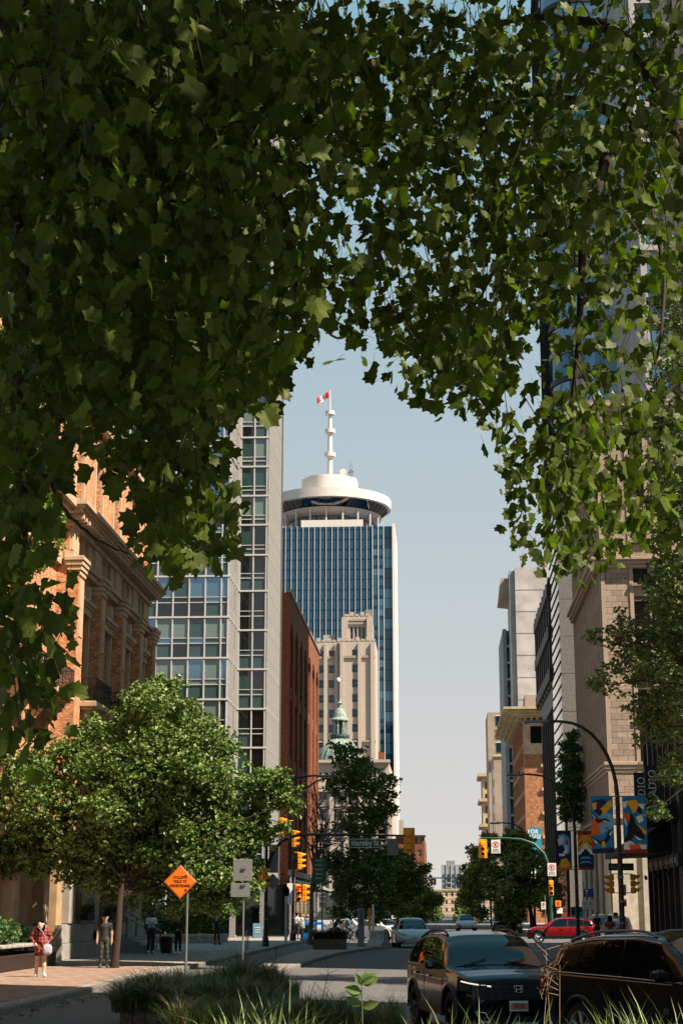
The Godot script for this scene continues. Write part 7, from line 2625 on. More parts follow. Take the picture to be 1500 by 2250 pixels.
func build_cars():
	var suv := {
		"L": 4.7, "W": 1.87, "H": 1.68, "R": 0.37, "zf": 1.42, "zr": -1.28, "sill": 0.3, "paint": M.paint_navy, "rim": M.rim_dark, "spokes": 5, "key": "suv", "tumble": 0.22,
		"top": [[-2.35, 0.62], [-2.28, 0.98], [-2.0, 1.12], [-1.0, 1.1], [0.9, 1.06], [1.15, 1.1], [1.7, 1.06], [2.1, 0.99], [2.25, 0.93], [2.32, 0.8], [2.35, 0.6]],
		"roof": [[-2.28, 1.1], [-2.1, 1.38], [-1.85, 1.56], [-1.0, 1.66], [-0.2, 1.68], [0.3, 1.63], [0.55, 1.52], [1.2, 1.1]],
		"wid": [[-2.35, 0.72], [-2.2, 0.83], [-1.9, 0.9], [-1.0, 0.93], [1.4, 0.935], [1.9, 0.91], [2.15, 0.84], [2.3, 0.74], [2.35, 0.66]],
		"side": [[-2.0, -1.42, -1.34, -1.7], [-1.38, -0.42, -0.42, -1.3], [-0.36, 0.98, 0.42, -0.36]],
		"wind": [1.12, 0.36], "back": [-2.24, -1.9], "mirror": 0.8, "handles": [0.0, -1.0], "seams": [0.95, -0.39, -1.35],
		"rails": true, "rail": [0.2, -1.8], "trim": M.chrome, "front": suv_front, "name": "parked_suv"}
	car("dark navy SUV facing the grass planter with slim lit headlamp strips", Vector3(0.66, 0, -30.0), 0.24, suv)
	var s2 := suv.duplicate()
	s2.merge({"paint": M.paint_dark, "H": 1.74, "rails": true, "railmat": M.galvanised, "rim": M.rim_silver, "key": "suv2",
		"roof": [[-2.3, 1.12], [-2.18, 1.4], [-2.0, 1.6], [-1.0, 1.72], [-0.1, 1.74], [0.4, 1.69], [0.65, 1.56], [1.25, 1.12]],
		"top": [[-2.35, 0.62], [-2.3, 0.98], [-2.05, 1.16], [-1.0, 1.14], [0.9, 1.1], [1.15, 1.13], [1.7, 1.1], [2.1, 1.04], [2.25, 0.98], [2.32, 0.8], [2.35, 0.6]]}, true)
	var c2 := car("black SUV with grey roof rails beside the navy SUV", Vector3(3.42, 0, -24.2), 0.55, s2)
	text(c2, "badge", "EV", 0.07, M.chrome, Transform3D(Basis(Vector3.UP, -PI / 2), Vector3(-0.945, 0.72, 0.72)))
	pbox(c2, "roof_sticker", M.sign_red, Vector3(-0.6, 1.58, 0.52), Vector3(0.16, 0.03, 0.05))
	for sd in [-1.0, 1.0]:
		pbox(c2, "taillamp", M.taillamp, Vector3(sd * 0.8, 1.0, -2.2), Vector3(0.16, 0.16, 0.2))
	var tes := {
		"L": 4.75, "W": 1.92, "H": 1.62, "R": 0.36, "zf": 1.45, "zr": -1.44, "sill": 0.24, "paint": M.paint_silver, "rim": M.rim_dark, "key": "tes", "tumble": 0.27, "clad": M.paint_silver,
		"top": [[-2.37, 0.6], [-2.3, 0.95], [-2.0, 1.05], [-1.0, 1.03], [0.9, 0.98], [1.25, 1.0], [1.75, 0.88], [2.1, 0.74], [2.28, 0.62], [2.37, 0.48]],
		"roof": [[-2.3, 1.03], [-1.9, 1.25], [-1.2, 1.5], [-0.4, 1.61], [0.1, 1.61], [0.5, 1.5], [0.9, 1.27], [1.35, 0.99]],
		"wid": [[-2.37, 0.68], [-2.2, 0.82], [-1.8, 0.92], [-1.0, 0.955], [1.3, 0.955], [1.8, 0.93], [2.1, 0.84], [2.3, 0.68], [2.37, 0.55]],
		"side": [[-1.75, -1.1, -1.1, -1.35], [-1.06, -0.35, -0.35, -1.06], [-0.31, 1.05, 0.4, -0.31]],
		"wind": [1.3, 0.3], "back": [-2.2, -1.2], "mirror": 0.85, "handles": [-0.15, -1.1], "seams": [1.1, -0.33, -1.3], "front": hatch_front, "name": "oncoming_car", "handle": M.paint_silver}
	car("silver rounded hatchback driving towards the dark SUVs", Vector3(-1.75, 0, -94.5), 0.12, tes)
	var w := tes.duplicate()
	w.merge({"paint": M.paint_pearl, "clad": M.paint_pearl, "H": 1.45,
		"roof": [[-2.3, 1.0], [-1.7, 1.12], [-0.9, 1.36], [-0.2, 1.45], [0.2, 1.43], [0.6, 1.3], [1.0, 1.1], [1.35, 0.97]]}, true)
	car("pearl white sedan turning behind the silver hatchback", Vector3(-4.0, 0, -114.0), 0.72, w)
	var r := suv.duplicate()
	r.merge({"paint": M.paint_red, "rim": M.rim_silver, "spokes": 10, "key": "red", "H": 1.6, "L": 4.5,
		"roof": [[-2.2, 1.02], [-2.05, 1.22], [-1.8, 1.45], [-1.0, 1.57], [-0.2, 1.6], [0.25, 1.55], [0.55, 1.42], [1.2, 1.02]],
		"top": [[-2.25, 0.55], [-2.2, 0.95], [-1.9, 1.06], [-1.0, 1.02], [0.9, 0.99], [1.15, 1.02], [1.7, 0.98], [2.05, 0.86], [2.2, 0.7], [2.25, 0.5]],
		"wid": [[-2.25, 0.7], [-2.1, 0.82], [-1.8, 0.9], [-1.0, 0.92], [1.4, 0.92], [1.8, 0.9], [2.05, 0.8], [2.25, 0.62]],
		"back": [-2.12, -1.82], "front": red_front, "name": "crossing_suv", "rail": [0.2, -1.7]}, true)
	car("red compact SUV crossing behind the dark SUVs", Vector3(7.5, 0, -106.6), -PI / 2 - 0.06, r)
	# further traffic
	var f := [["white car half hidden behind the cyclists", Vector3(-6.3, 0, -122), 0.9, w, "far_car"],
		["pale silver car roof showing above the navy SUV", Vector3(2.4, 0, -168), 0.05, tes, "far_car"],
		["dark van waiting below the right street trees", Vector3(5.1, 0, -140), 0.0, s2, "far_car"],
		["white hatchback parked beside the dark right trees", Vector3(6.2, 0, -152), PI, w, "far_car"],
		["black car by the pale stone columns", Vector3(10.4, 0, -110), -0.7, s2, "far_car"]]
	for q in f:
		var sp: Dictionary = q[3].duplicate()
		sp.erase("front")
		sp.name = q[4]
		if q[0].begins_with("dark van") or q[0].begins_with("black"):
			sp.paint = M.paint_dark
		car(q[0], q[1], q[2], sp)

func red_front(t):
	for sd in [-1.0, 1.0]:
		var hl := MB.new()
		hl.tube([Vector3(sd * 0.5, 0.76, 2.2), Vector3(sd * 0.7, 0.8, 2.1), Vector3(sd * 0.86, 0.86, 1.85)], [0.03, 0.05, 0.035], 6)
		put(t, "headlamp", hl.mesh(), M.headlamp)
		pbox(t, "taillamp", M.taillamp, Vector3(sd * 0.78, 0.9, -2.1), Vector3(0.2, 0.16, 0.22))
		pbox(t, "fog_lamp", M.headlamp, Vector3(sd * 0.66, 0.42, 2.1), Vector3(0.16, 0.05, 0.1), Basis(Vector3.UP, sd * 0.6))
	pbox(t, "grille", M.trim_black, Vector3(0, 0.62, 2.16), Vector3(0.7, 0.22, 0.18))
	pbox(t, "rear_spoiler", M.paint_red, Vector3(0, 1.5, -1.98), Vector3(1.2, 0.05, 0.35))

# ================================================================ people
func smin(a: float, b: float, k: float) -> float:
	var h := maxf(k - absf(a - b), 0.0) / k
	return minf(a, b) - h * h * k * 0.25

# bones: [a, b, ra, rb, colour]; one continuous surface by surface nets
func skin_mesh(bones: Array, cell: float, extra: MB, paint_fn: Callable) -> ArrayMesh:
	var mn := Vector3.ONE * 99
	var mx := -mn
	for b in bones:
		var r := maxf(b[2], b[3]) + 0.06
		mn = mn.min(b[0] - Vector3.ONE * r).min(b[1] - Vector3.ONE * r)
		mx = mx.max(b[0] + Vector3.ONE * r).max(b[1] + Vector3.ONE * r)
	var nx := int((mx.x - mn.x) / cell) + 2
	var ny := int((mx.y - mn.y) / cell) + 2
	var nz := int((mx.z - mn.z) / cell) + 2
	var fld := PackedFloat32Array()
	fld.resize(nx * ny * nz)
	fld.fill(1.0)
	for b in bones:
		var a: Vector3 = b[0]
		var e: Vector3 = b[1]
		var ra: float = b[2]
		var rb: float = b[3]
		var r := maxf(ra, rb) + 0.05
		var lo := ((a.min(e) - Vector3.ONE * r - mn) / cell).floor()
		var hi := ((a.max(e) + Vector3.ONE * r - mn) / cell).ceil()
		var ab := e - a
		var l2 := maxf(ab.length_squared(), 1e-8)
		for k in range(maxi(0, int(lo.z)), mini(nz - 1, int(hi.z)) + 1):
			for j in range(maxi(0, int(lo.y)), mini(ny - 1, int(hi.y)) + 1):
				var base := (k * ny + j) * nx
				for i in range(maxi(0, int(lo.x)), mini(nx - 1, int(hi.x)) + 1):
					var p := mn + Vector3(i, j, k) * cell
					var t := clampf((p - a).dot(ab) / l2, 0.0, 1.0)
					var d := p.distance_to(a + ab * t) - lerpf(ra, rb, t)
					fld[base + i] = smin(fld[base + i], d, 0.045)
	var vid := {}
	var mb := extra
	for k in nz - 1:
		for j in ny - 1:
			var base := (k * ny + j) * nx
			for i in nx - 1:
				var q := base + i
				var v0 := fld[q]
				if v0 > cell * 2.2 or v0 < -cell * 2.2:
					continue
				var neg := 0
				var cs := [v0, fld[q + 1], fld[q + nx], fld[q + nx + 1], fld[q + nx * ny], fld[q + nx * ny + 1], fld[q + nx * ny + nx], fld[q + nx * ny + nx + 1]]
				for c in cs:
					if c < 0: neg += 1
				if neg == 0 or neg == 8:
					continue
				var acc := Vector3.ZERO
				var n := 0
				for e in [[0, 1], [2, 3], [4, 5], [6, 7], [0, 2], [1, 3], [4, 6], [5, 7], [0, 4], [1, 5], [2, 6], [3, 7]]:
					var f0: float = cs[e[0]]
					var f1: float = cs[e[1]]
					if (f0 < 0) != (f1 < 0):
						var t := f0 / (f0 - f1)
						var p0 := Vector3(e[0] & 1, (e[0] >> 1) & 1, e[0] >> 2)
						var p1 := Vector3(e[1] & 1, (e[1] >> 1) & 1, e[1] >> 2)
						acc += p0.lerp(p1, t)
						n += 1
				var g := Vector3(cs[1] - cs[0] + cs[3] - cs[2] + cs[5] - cs[4] + cs[7] - cs[6], cs[2] - cs[0] + cs[3] - cs[1] + cs[6] - cs[4] + cs[7] - cs[5], cs[4] - cs[0] + cs[5] - cs[1] + cs[6] - cs[2] + cs[7] - cs[3]).normalized()
				var p := mn + (Vector3(i, j, k) + acc / n) * cell
				vid[q] = mb.v.size()
				mb.v.append(p)
				mb.n.append(g)
				var best := 1e9
				var col := Color.WHITE
				for b in bones:
					var ab: Vector3 = b[1] - b[0]
					var t := clampf((p - b[0]).dot(ab) / maxf(ab.length_squared(), 1e-8), 0, 1)
					var d: float = p.distance_to(b[0] + ab * t) - lerpf(b[2], b[3], t)
					if d < best:
						best = d
						col = b[4]
				mb.c.append(paint_fn.call(p, col))
	for q in vid:
		var i: int = q % nx
		var j: int = (q / nx) % ny
		var k: int = q / (nx * ny)
		for ax in 3:
			var st: int = [1, nx, nx * ny][ax]
			var a: int = [nx, nx * ny, 1][ax]
			var b: int = [nx * ny, 1, nx][ax]
			if (ax != 0 and i == 0) or (ax != 1 and j == 0) or (ax != 2 and k == 0):
				continue
			var f0 := fld[q]
			var f1 := fld[q + st]
			if (f0 < 0) == (f1 < 0):
				continue
			if not (vid.has(q - a) and vid.has(q - b) and vid.has(q - a - b)):
				continue
			var o := [vid[q], vid[q - a], vid[q - a - b], vid[q - b]]
			if f0 < 0:
				for w in [0, 2, 1, 0, 3, 2]:
					mb.ix.append(o[w])
			else:
				for w in [0, 1, 2, 0, 2, 3]:
					mb.ix.append(o[w])
	return mb.mesh()

func hand(mb: MB, wrist: Vector3, dir: Vector3, side: Vector3, skin: Color, k: float, curl := 0.5):
	# palm is part of the body surface; five tapered fingers with one bend each
	mb.col = skin
	var nn := dir.cross(side).normalized()
	for f in 4:
		var root := wrist + dir * 0.075 * k + side * (0.027 - f * 0.018) * k
		var l: float = [0.068, 0.078, 0.072, 0.056][f] * k
		var mid := root + dir * l * 0.55 + nn * l * 0.12 * curl
		mb.tube([root, mid, mid + (dir * (1.0 - curl * 0.6) + nn * curl).normalized() * l * 0.5], [0.009 * k, 0.0085 * k, 0.0065 * k], 6)
	var tr := wrist + dir * 0.03 * k + side * 0.03 * k
	mb.tube([tr, tr + (dir * 0.7 + side * 0.7).normalized() * 0.035 * k, tr + (dir * 0.95 + side * 0.45 + nn * 0.2).normalized() * 0.062 * k], [0.0105 * k, 0.0095 * k, 0.0075 * k], 6)

func person(label, at: Vector3, turn: float, h: float, o: Dictionary, group := "") -> Node3D:
	var t := thing("person", label, "person", at, turn, group)
	var k := h / 1.75
	var J := {"pelvis": Vector3(0, 0.96, 0), "waist": Vector3(0, 1.1, 0.01), "chest": Vector3(0, 1.33, 0), "neck": Vector3(0, 1.47, 0), "head": Vector3(0, 1.64, 0.025), "jaw": Vector3(0, 1.565, 0.06),
		"ls": Vector3(0.175, 1.41, 0), "le": Vector3(0.235, 1.14, -0.02), "lw": Vector3(0.245, 0.9, 0.05), "rs": Vector3(-0.175, 1.41, 0), "re": Vector3(-0.235, 1.14, -0.02), "rw": Vector3(-0.245, 0.9, 0.05),
		"lh": Vector3(0.09, 0.93, 0), "lk": Vector3(0.1, 0.5, 0.02), "la": Vector3(0.11, 0.09, -0.02), "lt": Vector3(0.13, 0.04, 0.13), "rh": Vector3(-0.09, 0.93, 0), "rk": Vector3(-0.1, 0.5, 0.02), "ra": Vector3(-0.11, 0.09, -0.02), "rt": Vector3(-0.13, 0.04, 0.13)}
	for q in o.get("pose", {}):
		J[q] = o.pose[q]
	for q in J:
		J[q] = J[q] * k
	var top: Color = o.top
	var bot: Color = o.bottom
	var skin: Color = o.get("skin", Color(0.42, 0.26, 0.18))
	var shoe: Color = o.get("shoe", Color(0.03, 0.03, 0.03))
	var sleeve: Color = top if o.get("long", false) else skin
	var leg: Color = bot if not o.get("shorts", false) else skin
	var f: float = o.get("build", 1.0)
	var B := []
	var add := func(a, b, ra, rb, c): B.append([J[a] if a is String else a, J[b] if b is String else b, ra * k, rb * k, c])
	add.call("pelvis", "waist", 0.125 * f, 0.118 * f, bot)
	add.call("waist", "chest", 0.122 * f, 0.135 * f, top)
	add.call("ls", "rs", 0.07, 0.07, top)
	add.call("chest", "neck", 0.12, 0.06, top)
	add.call(J.ls.lerp(J.chest, 0.5), J.rs.lerp(J.chest, 0.5), 0.11 * f, 0.11 * f, top)
	add.call("neck", J.head + Vector3(0, -0.06, 0) * k, 0.055, 0.055, skin)
	add.call("head", J.head + Vector3(0, 0.03, -0.015) * k, 0.09, 0.088, skin)
	add.call("head", "jaw", 0.075, 0.05, skin)
	var fwd: Vector3 = (J.jaw - J.head) * Vector3(1, 0, 1)
	fwd = fwd.normalized() if fwd.length() > 0.01 else Vector3(0, 0, 1)
	add.call(J.head + fwd * 0.085 * k, J.head + fwd * 0.105 * k + Vector3(0, -0.025, 0) * k, 0.012, 0.017, skin)
	var ex := fwd.cross(Vector3.UP)
	for sd in [-1.0, 1.0]:
		add.call(J.head + ex * sd * 0.092 * k, J.head + ex * sd * 0.094 * k + Vector3(0, 0.03, 0) * k, 0.014, 0.018, skin)
	for sd in ["l", "r"]:
		add.call(sd + "s", J[sd + "s"].lerp(J[sd + "e"], 0.55), 0.062 * f, 0.055 * f, top)
		add.call(J[sd + "s"].lerp(J[sd + "e"], 0.5), sd + "e", 0.05 * f, 0.042 * f, sleeve)
		add.call(sd + "e", sd + "w", 0.042, 0.029, sleeve)
		var hd: Vector3 = (J[sd + "w"] - J[sd + "e"]).normalized()
		add.call(sd + "w", J[sd + "w"] + hd * 0.075 * k, 0.027, 0.034, skin)
		add.call(sd + "h", J[sd + "h"].lerp(J[sd + "k"], 0.6), 0.088 * f, 0.074 * f, bot)
		add.call(J[sd + "h"].lerp(J[sd + "k"], 0.55), sd + "k", 0.074 * f, 0.058, leg)
		add.call(sd + "k", J[sd + "k"].lerp(J[sd + "a"], 0.4), 0.056, 0.056, leg)
		add.call(J[sd + "k"].lerp(J[sd + "a"], 0.35), sd + "a", 0.056, 0.04, leg)
		add.call(sd + "a", sd + "t", 0.045, 0.036, shoe)
		add.call(J[sd + "a"] + Vector3(0, -0.03, -0.03) * k, sd + "t", 0.04, 0.038, shoe)
	if o.has("skirt"):
		for a in 6:
			var d := Vector3(cos(a * TAU / 6), 0, sin(a * TAU / 6))
			add.call(J.waist + d * 0.05 * k, J.pelvis + d * 0.12 * k + Vector3(0, -o.skirt, 0) * k, 0.1, 0.085, top)
	var ex_mb := MB.new()
	for sd in [["l", 1.0], ["r", -1.0]]:
		var dv: Vector3 = (J[sd[0] + "w"] - J[sd[0] + "e"]).normalized()
		var sv := dv.cross(Vector3(sd[1], 0.2, 0.3)).normalized()
		hand(ex_mb, J[sd[0] + "w"], dv, sv, skin, k)
	# eyes and mouth
	for sd in [-1.0, 1.0]:
		ex_mb.col = Color(0.03, 0.025, 0.02)
		ex_mb.ell(J.head + fwd * 0.082 * k + ex * sd * 0.034 * k + Vector3(0, 0.012, 0) * k, Vector3.ONE * 0.013 * k, Basis(), 6, 4)
	ex_mb.col = Color(0.25, 0.09, 0.07)
	ex_mb.ell(J.jaw + fwd * 0.047 * k + Vector3(0, 0.012, 0) * k, Vector3(0.024, 0.007, 0.01) * k, Basis(), 6, 4)
	var pf: Callable = o.get("print", func(_p, c): return c)
	put(t, "body", skin_mesh(B, 0.019, ex_mb, pf), M.body)
	var hc: Color = o.get("hair", Color(0.02, 0.015, 0.012))
	var hm := MB.new()
	hm.col = hc
	hm.ell(J.head + Vector3(0, 0.035, 0) * k - fwd * 0.022 * k, Vector3(0.098, 0.088, 0.1) * k)
	if o.get("hair_long", false):
		hm.ell(J.head + Vector3(0, -0.08, 0) * k - fwd * 0.06 * k, Vector3(0.105, 0.15, 0.07) * k)
		for sd in [-1.0, 1.0]:
			hm.ell(J.head + ex * sd * 0.085 * k + Vector3(0, -0.07, 0) * k, Vector3(0.035, 0.13, 0.05) * k)
	put(t, "hair", hm.mesh(), M.body)
	if o.has("hat"):
		var ht := MB.new()
		ht.col = o.hat
		ht.ell(J.head + Vector3(0, 0.06, 0) * k - fwd * 0.012 * k, Vector3(0.108, 0.075, 0.112) * k)
		ht.bevel(J.head + Vector3(0, 0.052, 0) * k + fwd * 0.14 * k, Vector3(0.15, 0.012, 0.11) * k, 0.004, Basis(ex, Vector3.UP, -fwd))
		put(t, "cap", ht.mesh(), M.body)
	t.set_meta("joints", k)
	return t

func soft_bag(called, label, cat, at: Vector3, turn: float, r: Vector3, c: Color, strap := []):
	var t := thing(called, label, cat, at, turn)
	var mb := MB.new()
	mb.col = c
	var su := 14
	var sv := 10
	var pts := []
	for j in sv + 1:
		var f := PI * j / sv
		for i in su + 1:
			var a := TAU * i / su
			var e := Vector3(sin(f) * cos(a), cos(f), sin(f) * sin(a))
			e = Vector3(signf(e.x) * pow(absf(e.x), 0.6), signf(e.y) * pow(absf(e.y), 0.75), signf(e.z) * pow(absf(e.z), 0.7))
			pts.append(e * r * (1.0 + 0.05 * sin(a * 5.0 + f * 7.0)))
	mb.grid(pts, su + 1, sv + 1)
	put(t, "bag", mb.mesh(), M.body)
	if strap.size() > 1:
		var sm := MB.new()
		sm.col = c * 0.6
		sm.tube(strap, [0.018], 5)
		put(t, "strap", sm.mesh(), M.body)
	return t

func bicycle(label, at: Vector3, turn: float, col: Color):
	var t := thing("bicycle", label, "bicycle", at, turn)
	var R := 0.34
	for z in [0.52, -0.52]:
		var w := Node3D.new()
		w.name = "wheel"
		t.add_child(w, true)
		w.position = Vector3(0, R, z)
		var ty := MB.new()
		var pl := []
		for i in 25:
			pl.append(Vector3(0, cos(TAU * i / 24) * R, sin(TAU * i / 24) * R))
		ty.tube(pl, [0.02], 6, false)
		put(w, "tyre", ty.mesh(), M.tyre)
		var sp := MB.new()
		for i in 14:
			sp.tube([Vector3.ZERO, Vector3(0, cos(TAU * i / 14) * R, sin(TAU * i / 14) * R)], [0.004], 3, false)
		put(w, "spokes", sp.mesh(), M.steel)
	var fm := MB.new()
	fm.col = col
	var bb := Vector3(0, 0.28, -0.08)
	var st := Vector3(0, 0.82, -0.2)
	var hd := Vector3(0, 0.85, 0.36)
	var hl := Vector3(0, 0.66, 0.4)
	for q in [[bb, st], [st, hd], [bb, hl], [hl, hd], [bb, Vector3(0, R, -0.52)], [st, Vector3(0, R, -0.52)], [hl, Vector3(0, R, 0.52)]]:
		fm.tube(q, [0.02], 6)
	put(t, "frame", fm.mesh(), M.body)
	var hb := MB.new()
	hb.tube([hd, hd + Vector3(0, 0.16, -0.02)], [0.016], 6)
	hb.tube([hd + Vector3(-0.3, 0.2, -0.1), hd + Vector3(-0.15, 0.17, 0), hd + Vector3(0.15, 0.17, 0), hd + Vector3(0.3, 0.2, -0.1)], [0.014], 6)
	put(t, "handlebar", hb.mesh(), M.black)
	var sa := MB.new()
	sa.tube([st, st + Vector3(0, 0.14, -0.03)], [0.014], 6)
	sa.ell(st + Vector3(0, 0.16, -0.03), Vector3(0.07, 0.03, 0.13))
	put(t, "saddle", sa.mesh(), M.black)
	var pd := MB.new()
	pd.tube([bb + Vector3(0.05, 0, 0), bb + Vector3(0.07, -0.16, 0.05)], [0.012], 5)
	pd.tube([bb + Vector3(-0.05, 0, 0), bb + Vector3(-0.07, 0.16, -0.05)], [0.012], 5)
	pd.box(bb + Vector3(0.1, -0.17, 0.05), Vector3(0.1, 0.02, 0.07))
	pd.box(bb + Vector3(-0.1, 0.17, -0.05), Vector3(0.1, 0.02, 0.07))
	put(t, "pedals", pd.mesh(), M.black)
	return t

func build_people():
	var dark := Color(0.012, 0.012, 0.014)
	# woman in a plaid shirt, walking, head bowed
	var wp := atg(88, 2147, 0.13)
	var plaid := func(p: Vector3, c: Color):
		if c.r > 0.2 and c.g < 0.09:
			var a := int(floor(p.x / 0.045)) % 2 == 0
			var b := int(floor(p.y / 0.05)) % 2 == 0
			return Color(0.4, 0.045, 0.03) if a and b else (Color(0.03, 0.012, 0.012) if not a and not b else Color(0.19, 0.025, 0.02))
		return c
	person("woman in a red plaid shirt and white shoes walking with her head bowed", wp, 0.35, 1.66, {"top": Color(0.3, 0.05, 0.03), "bottom": Color(0.03, 0.03, 0.035), "shorts": true, "long": true, "skirt": 0.2, "skin": Color(0.52, 0.31, 0.2), "shoe": Color(0.75, 0.73, 0.7), "hair": Color(0.06, 0.04, 0.03), "hair_long": true, "build": 1.14, "print": plaid,
		"pose": {"head": Vector3(-0.04, 1.56, 0.16), "jaw": Vector3(-0.06, 1.48, 0.2), "neck": Vector3(-0.01, 1.46, 0.06), "chest": Vector3(0, 1.32, 0.03), "re": Vector3(-0.31, 1.16, 0.02), "rw": Vector3(-0.2, 1.0, 0.2), "le": Vector3(0.3, 1.16, 0.0), "lw": Vector3(0.17, 1.0, 0.2), "lk": Vector3(0.1, 0.5, 0.13), "la": Vector3(0.1, 0.1, 0.2), "lt": Vector3(0.11, 0.06, 0.35), "rk": Vector3(-0.1, 0.5, 0.02), "ra": Vector3(-0.1, 0.12, -0.16), "rt": Vector3(-0.11, 0.04, -0.02)}})
	soft_bag("shoulder_bag", "pale grey shoulder bag carried by the woman in plaid", "bag", wp + Vector3(0.24, 0.78, 0.2), 0.3, Vector3(0.14, 0.15, 0.09), Color(0.33, 0.31, 0.36), [Vector3(0.05, 0.12, 0), Vector3(-0.16, 0.5, 0.02), Vector3(-0.3, 0.66, -0.06)])
	person("man in a black polo shirt and sunglasses beside the round tree trunk", atg(228, 2127, 0.13), 0.15, 1.76, {"top": dark, "bottom": Color(0.035, 0.033, 0.02), "skin": Color(0.34, 0.2, 0.13), "hat": Color(0.01, 0.01, 0.01)})
	var tee := atg(331, 2095, 0.13)
	var prn := func(p: Vector3, c: Color):
		if c.r > 0.5 and p.z > 0.03 and absf(p.x) < 0.1 and p.y > 1.1 and p.y < 1.38 and fmod(p.y, 0.09) > 0.025:
			return Color(0.05, 0.12, 0.2)
		return c
	person("man in a white printed T-shirt and white cap with jeans", tee, 0.5, 1.84, {"top": Color(0.72, 0.73, 0.74), "bottom": Color(0.02, 0.028, 0.045), "skin": Color(0.1, 0.055, 0.035), "shoe": Color(0.7, 0.69, 0.67), "hat": Color(0.7, 0.72, 0.75), "print": prn, "build": 1.08, "pose": {"lw": Vector3(0.17, 1.02, 0.17), "rw": Vector3(-0.2, 1.0, 0.14)}})
	soft_bag("backpack", "black backpack on the man in the white T-shirt", "backpack", tee + Vector3(-0.2, 1.27, -0.2), 0.5, Vector3(0.15, 0.24, 0.1), Color(0.015, 0.014, 0.016), [Vector3(0.0, 0.2, 0.05), Vector3(0.1, 0.26, 0.2), Vector3(0.12, 0.0, 0.3)])
	var sw := atg(391, 2097, 0.13)
	person("woman in black with white shoes standing by a large suitcase", sw, -0.3, 1.66, {"top": Color(0.02, 0.024, 0.022), "bottom": dark, "long": true, "shoe": Color(0.7, 0.69, 0.66), "skin": Color(0.4, 0.25, 0.17), "pose": {"rw": Vector3(-0.28, 0.98, 0.16), "lw": Vector3(0.1, 1.1, 0.18)}})
	var sc := thing("suitcase", "large black upright suitcase with its handle raised beside the woman in black", "suitcase", sw + Vector3(-0.5, 0, 0.12), -0.2)
	put(sc, "shell", bevm(Vector3(0.46, 0.72, 0.3), 0.05), M.black, Transform3D(Basis(), Vector3(0, 0.42, 0)))
	var sh := MB.new()
	sh.tube([Vector3(0.12, 0.78, 0), Vector3(0.12, 1.02, 0), Vector3(-0.12, 1.02, 0), Vector3(-0.12, 0.78, 0)], [0.012], 5)
	put(sc, "handle", sh.mesh(), M.galvanised)
	for q in [Vector3(0.18, 0.03, 0.1), Vector3(-0.18, 0.03, 0.1), Vector3(0.18, 0.03, -0.1), Vector3(-0.18, 0.03, -0.1)]:
		var wm := MB.new()
		wm.ell(q, Vector3(0.02, 0.03, 0.03), Basis(), 8, 6)
		put(sc, "wheel", wm.mesh(), M.tyre)
	person("man in dark clothes walking past the stone bench", atg(475, 2076, 0.13), 0.9, 1.74, {"top": dark, "bottom": dark, "skin": Color(0.22, 0.13, 0.09), "hair": dark, "pose": {"lw": Vector3(0.14, 1.36, 0.2), "le": Vector3(0.3, 1.2, 0.08), "lk": Vector3(0.1, 0.5, 0.1), "la": Vector3(0.1, 0.09, 0.12), "lt": Vector3(0.11, 0.05, 0.26)}})
	# pair waiting at the corner, and a man behind them
	person("grey haired person in a beige coat waiting at the corner", atg(663, 2067, 0.13), 1.3, 1.68, {"top": Color(0.5, 0.44, 0.36), "bottom": Color(0.07, 0.065, 0.07), "long": true, "skirt": 0.12, "hair": Color(0.55, 0.53, 0.5), "shoe": Color(0.1, 0.08, 0.07)})
	person("woman with brown hair standing beside the beige coat", atg(670, 2066, 0.13) + Vector3(0.12, 0, -0.3), 0.8, 1.64, {"top": Color(0.12, 0.12, 0.13), "bottom": Color(0.05, 0.05, 0.06), "long": true, "hair": Color(0.22, 0.11, 0.06), "hair_long": true})
	person("man in a white shirt and blue cap with dark trousers near the corner signal", atg(652, 2064, 0.13), 2.6, 1.68, {"top": Color(0.62, 0.6, 0.58), "bottom": dark, "hat": Color(0.02, 0.03, 0.06)})
	# two cyclists
	var seat := {"pelvis": Vector3(0, 1.0, -0.22), "waist": Vector3(0, 1.14, -0.17), "chest": Vector3(0, 1.33, -0.02), "neck": Vector3(0, 1.46, 0.07), "head": Vector3(0, 1.61, 0.13), "jaw": Vector3(0, 1.54, 0.19), "ls": Vector3(0.18, 1.4, 0.03), "rs": Vector3(-0.18, 1.4, 0.03), "le": Vector3(0.24, 1.2, 0.16), "lw": Vector3(0.25, 1.09, 0.33), "re": Vector3(-0.24, 1.2, 0.16), "rw": Vector3(-0.25, 1.09, 0.33), "lh": Vector3(0.09, 0.98, -0.2), "lk": Vector3(0.12, 0.68, 0.2), "la": Vector3(0.1, 0.27, 0.0), "lt": Vector3(0.1, 0.2, 0.13), "rh": Vector3(-0.09, 0.98, -0.2), "rk": Vector3(-0.12, 0.86, 0.18), "ra": Vector3(-0.1, 0.57, -0.06), "rt": Vector3(-0.1, 0.5, 0.08)}
	var c1 := atg(742, 2073, 0.0)
	bicycle("black city bicycle ridden by the man in the dark vest", c1, 1.2, Color(0.02, 0.02, 0.02))
	person("cyclist in a dark vest and cap leaning on the handlebars", c1, 1.2, 1.75, {"top": dark, "bottom": dark, "hat": Color(0.01, 0.01, 0.012), "skin": Color(0.38, 0.22, 0.14), "pose": seat})
	var c2 := atg(768, 2070, 0.0)
	bicycle("grey bicycle ridden by the cyclist with a pale helmet", c2, 1.0, Color(0.15, 0.15, 0.16))
	person("cyclist in a blue grey top with a pale helmet", c2, 1.0, 1.7, {"top": Color(0.07, 0.1, 0.14), "bottom": Color(0.04, 0.05, 0.07), "long": true, "hat": Color(0.5, 0.46, 0.42), "hair": Color(0.3, 0.2, 0.1), "hair_long": true, "pose": seat})
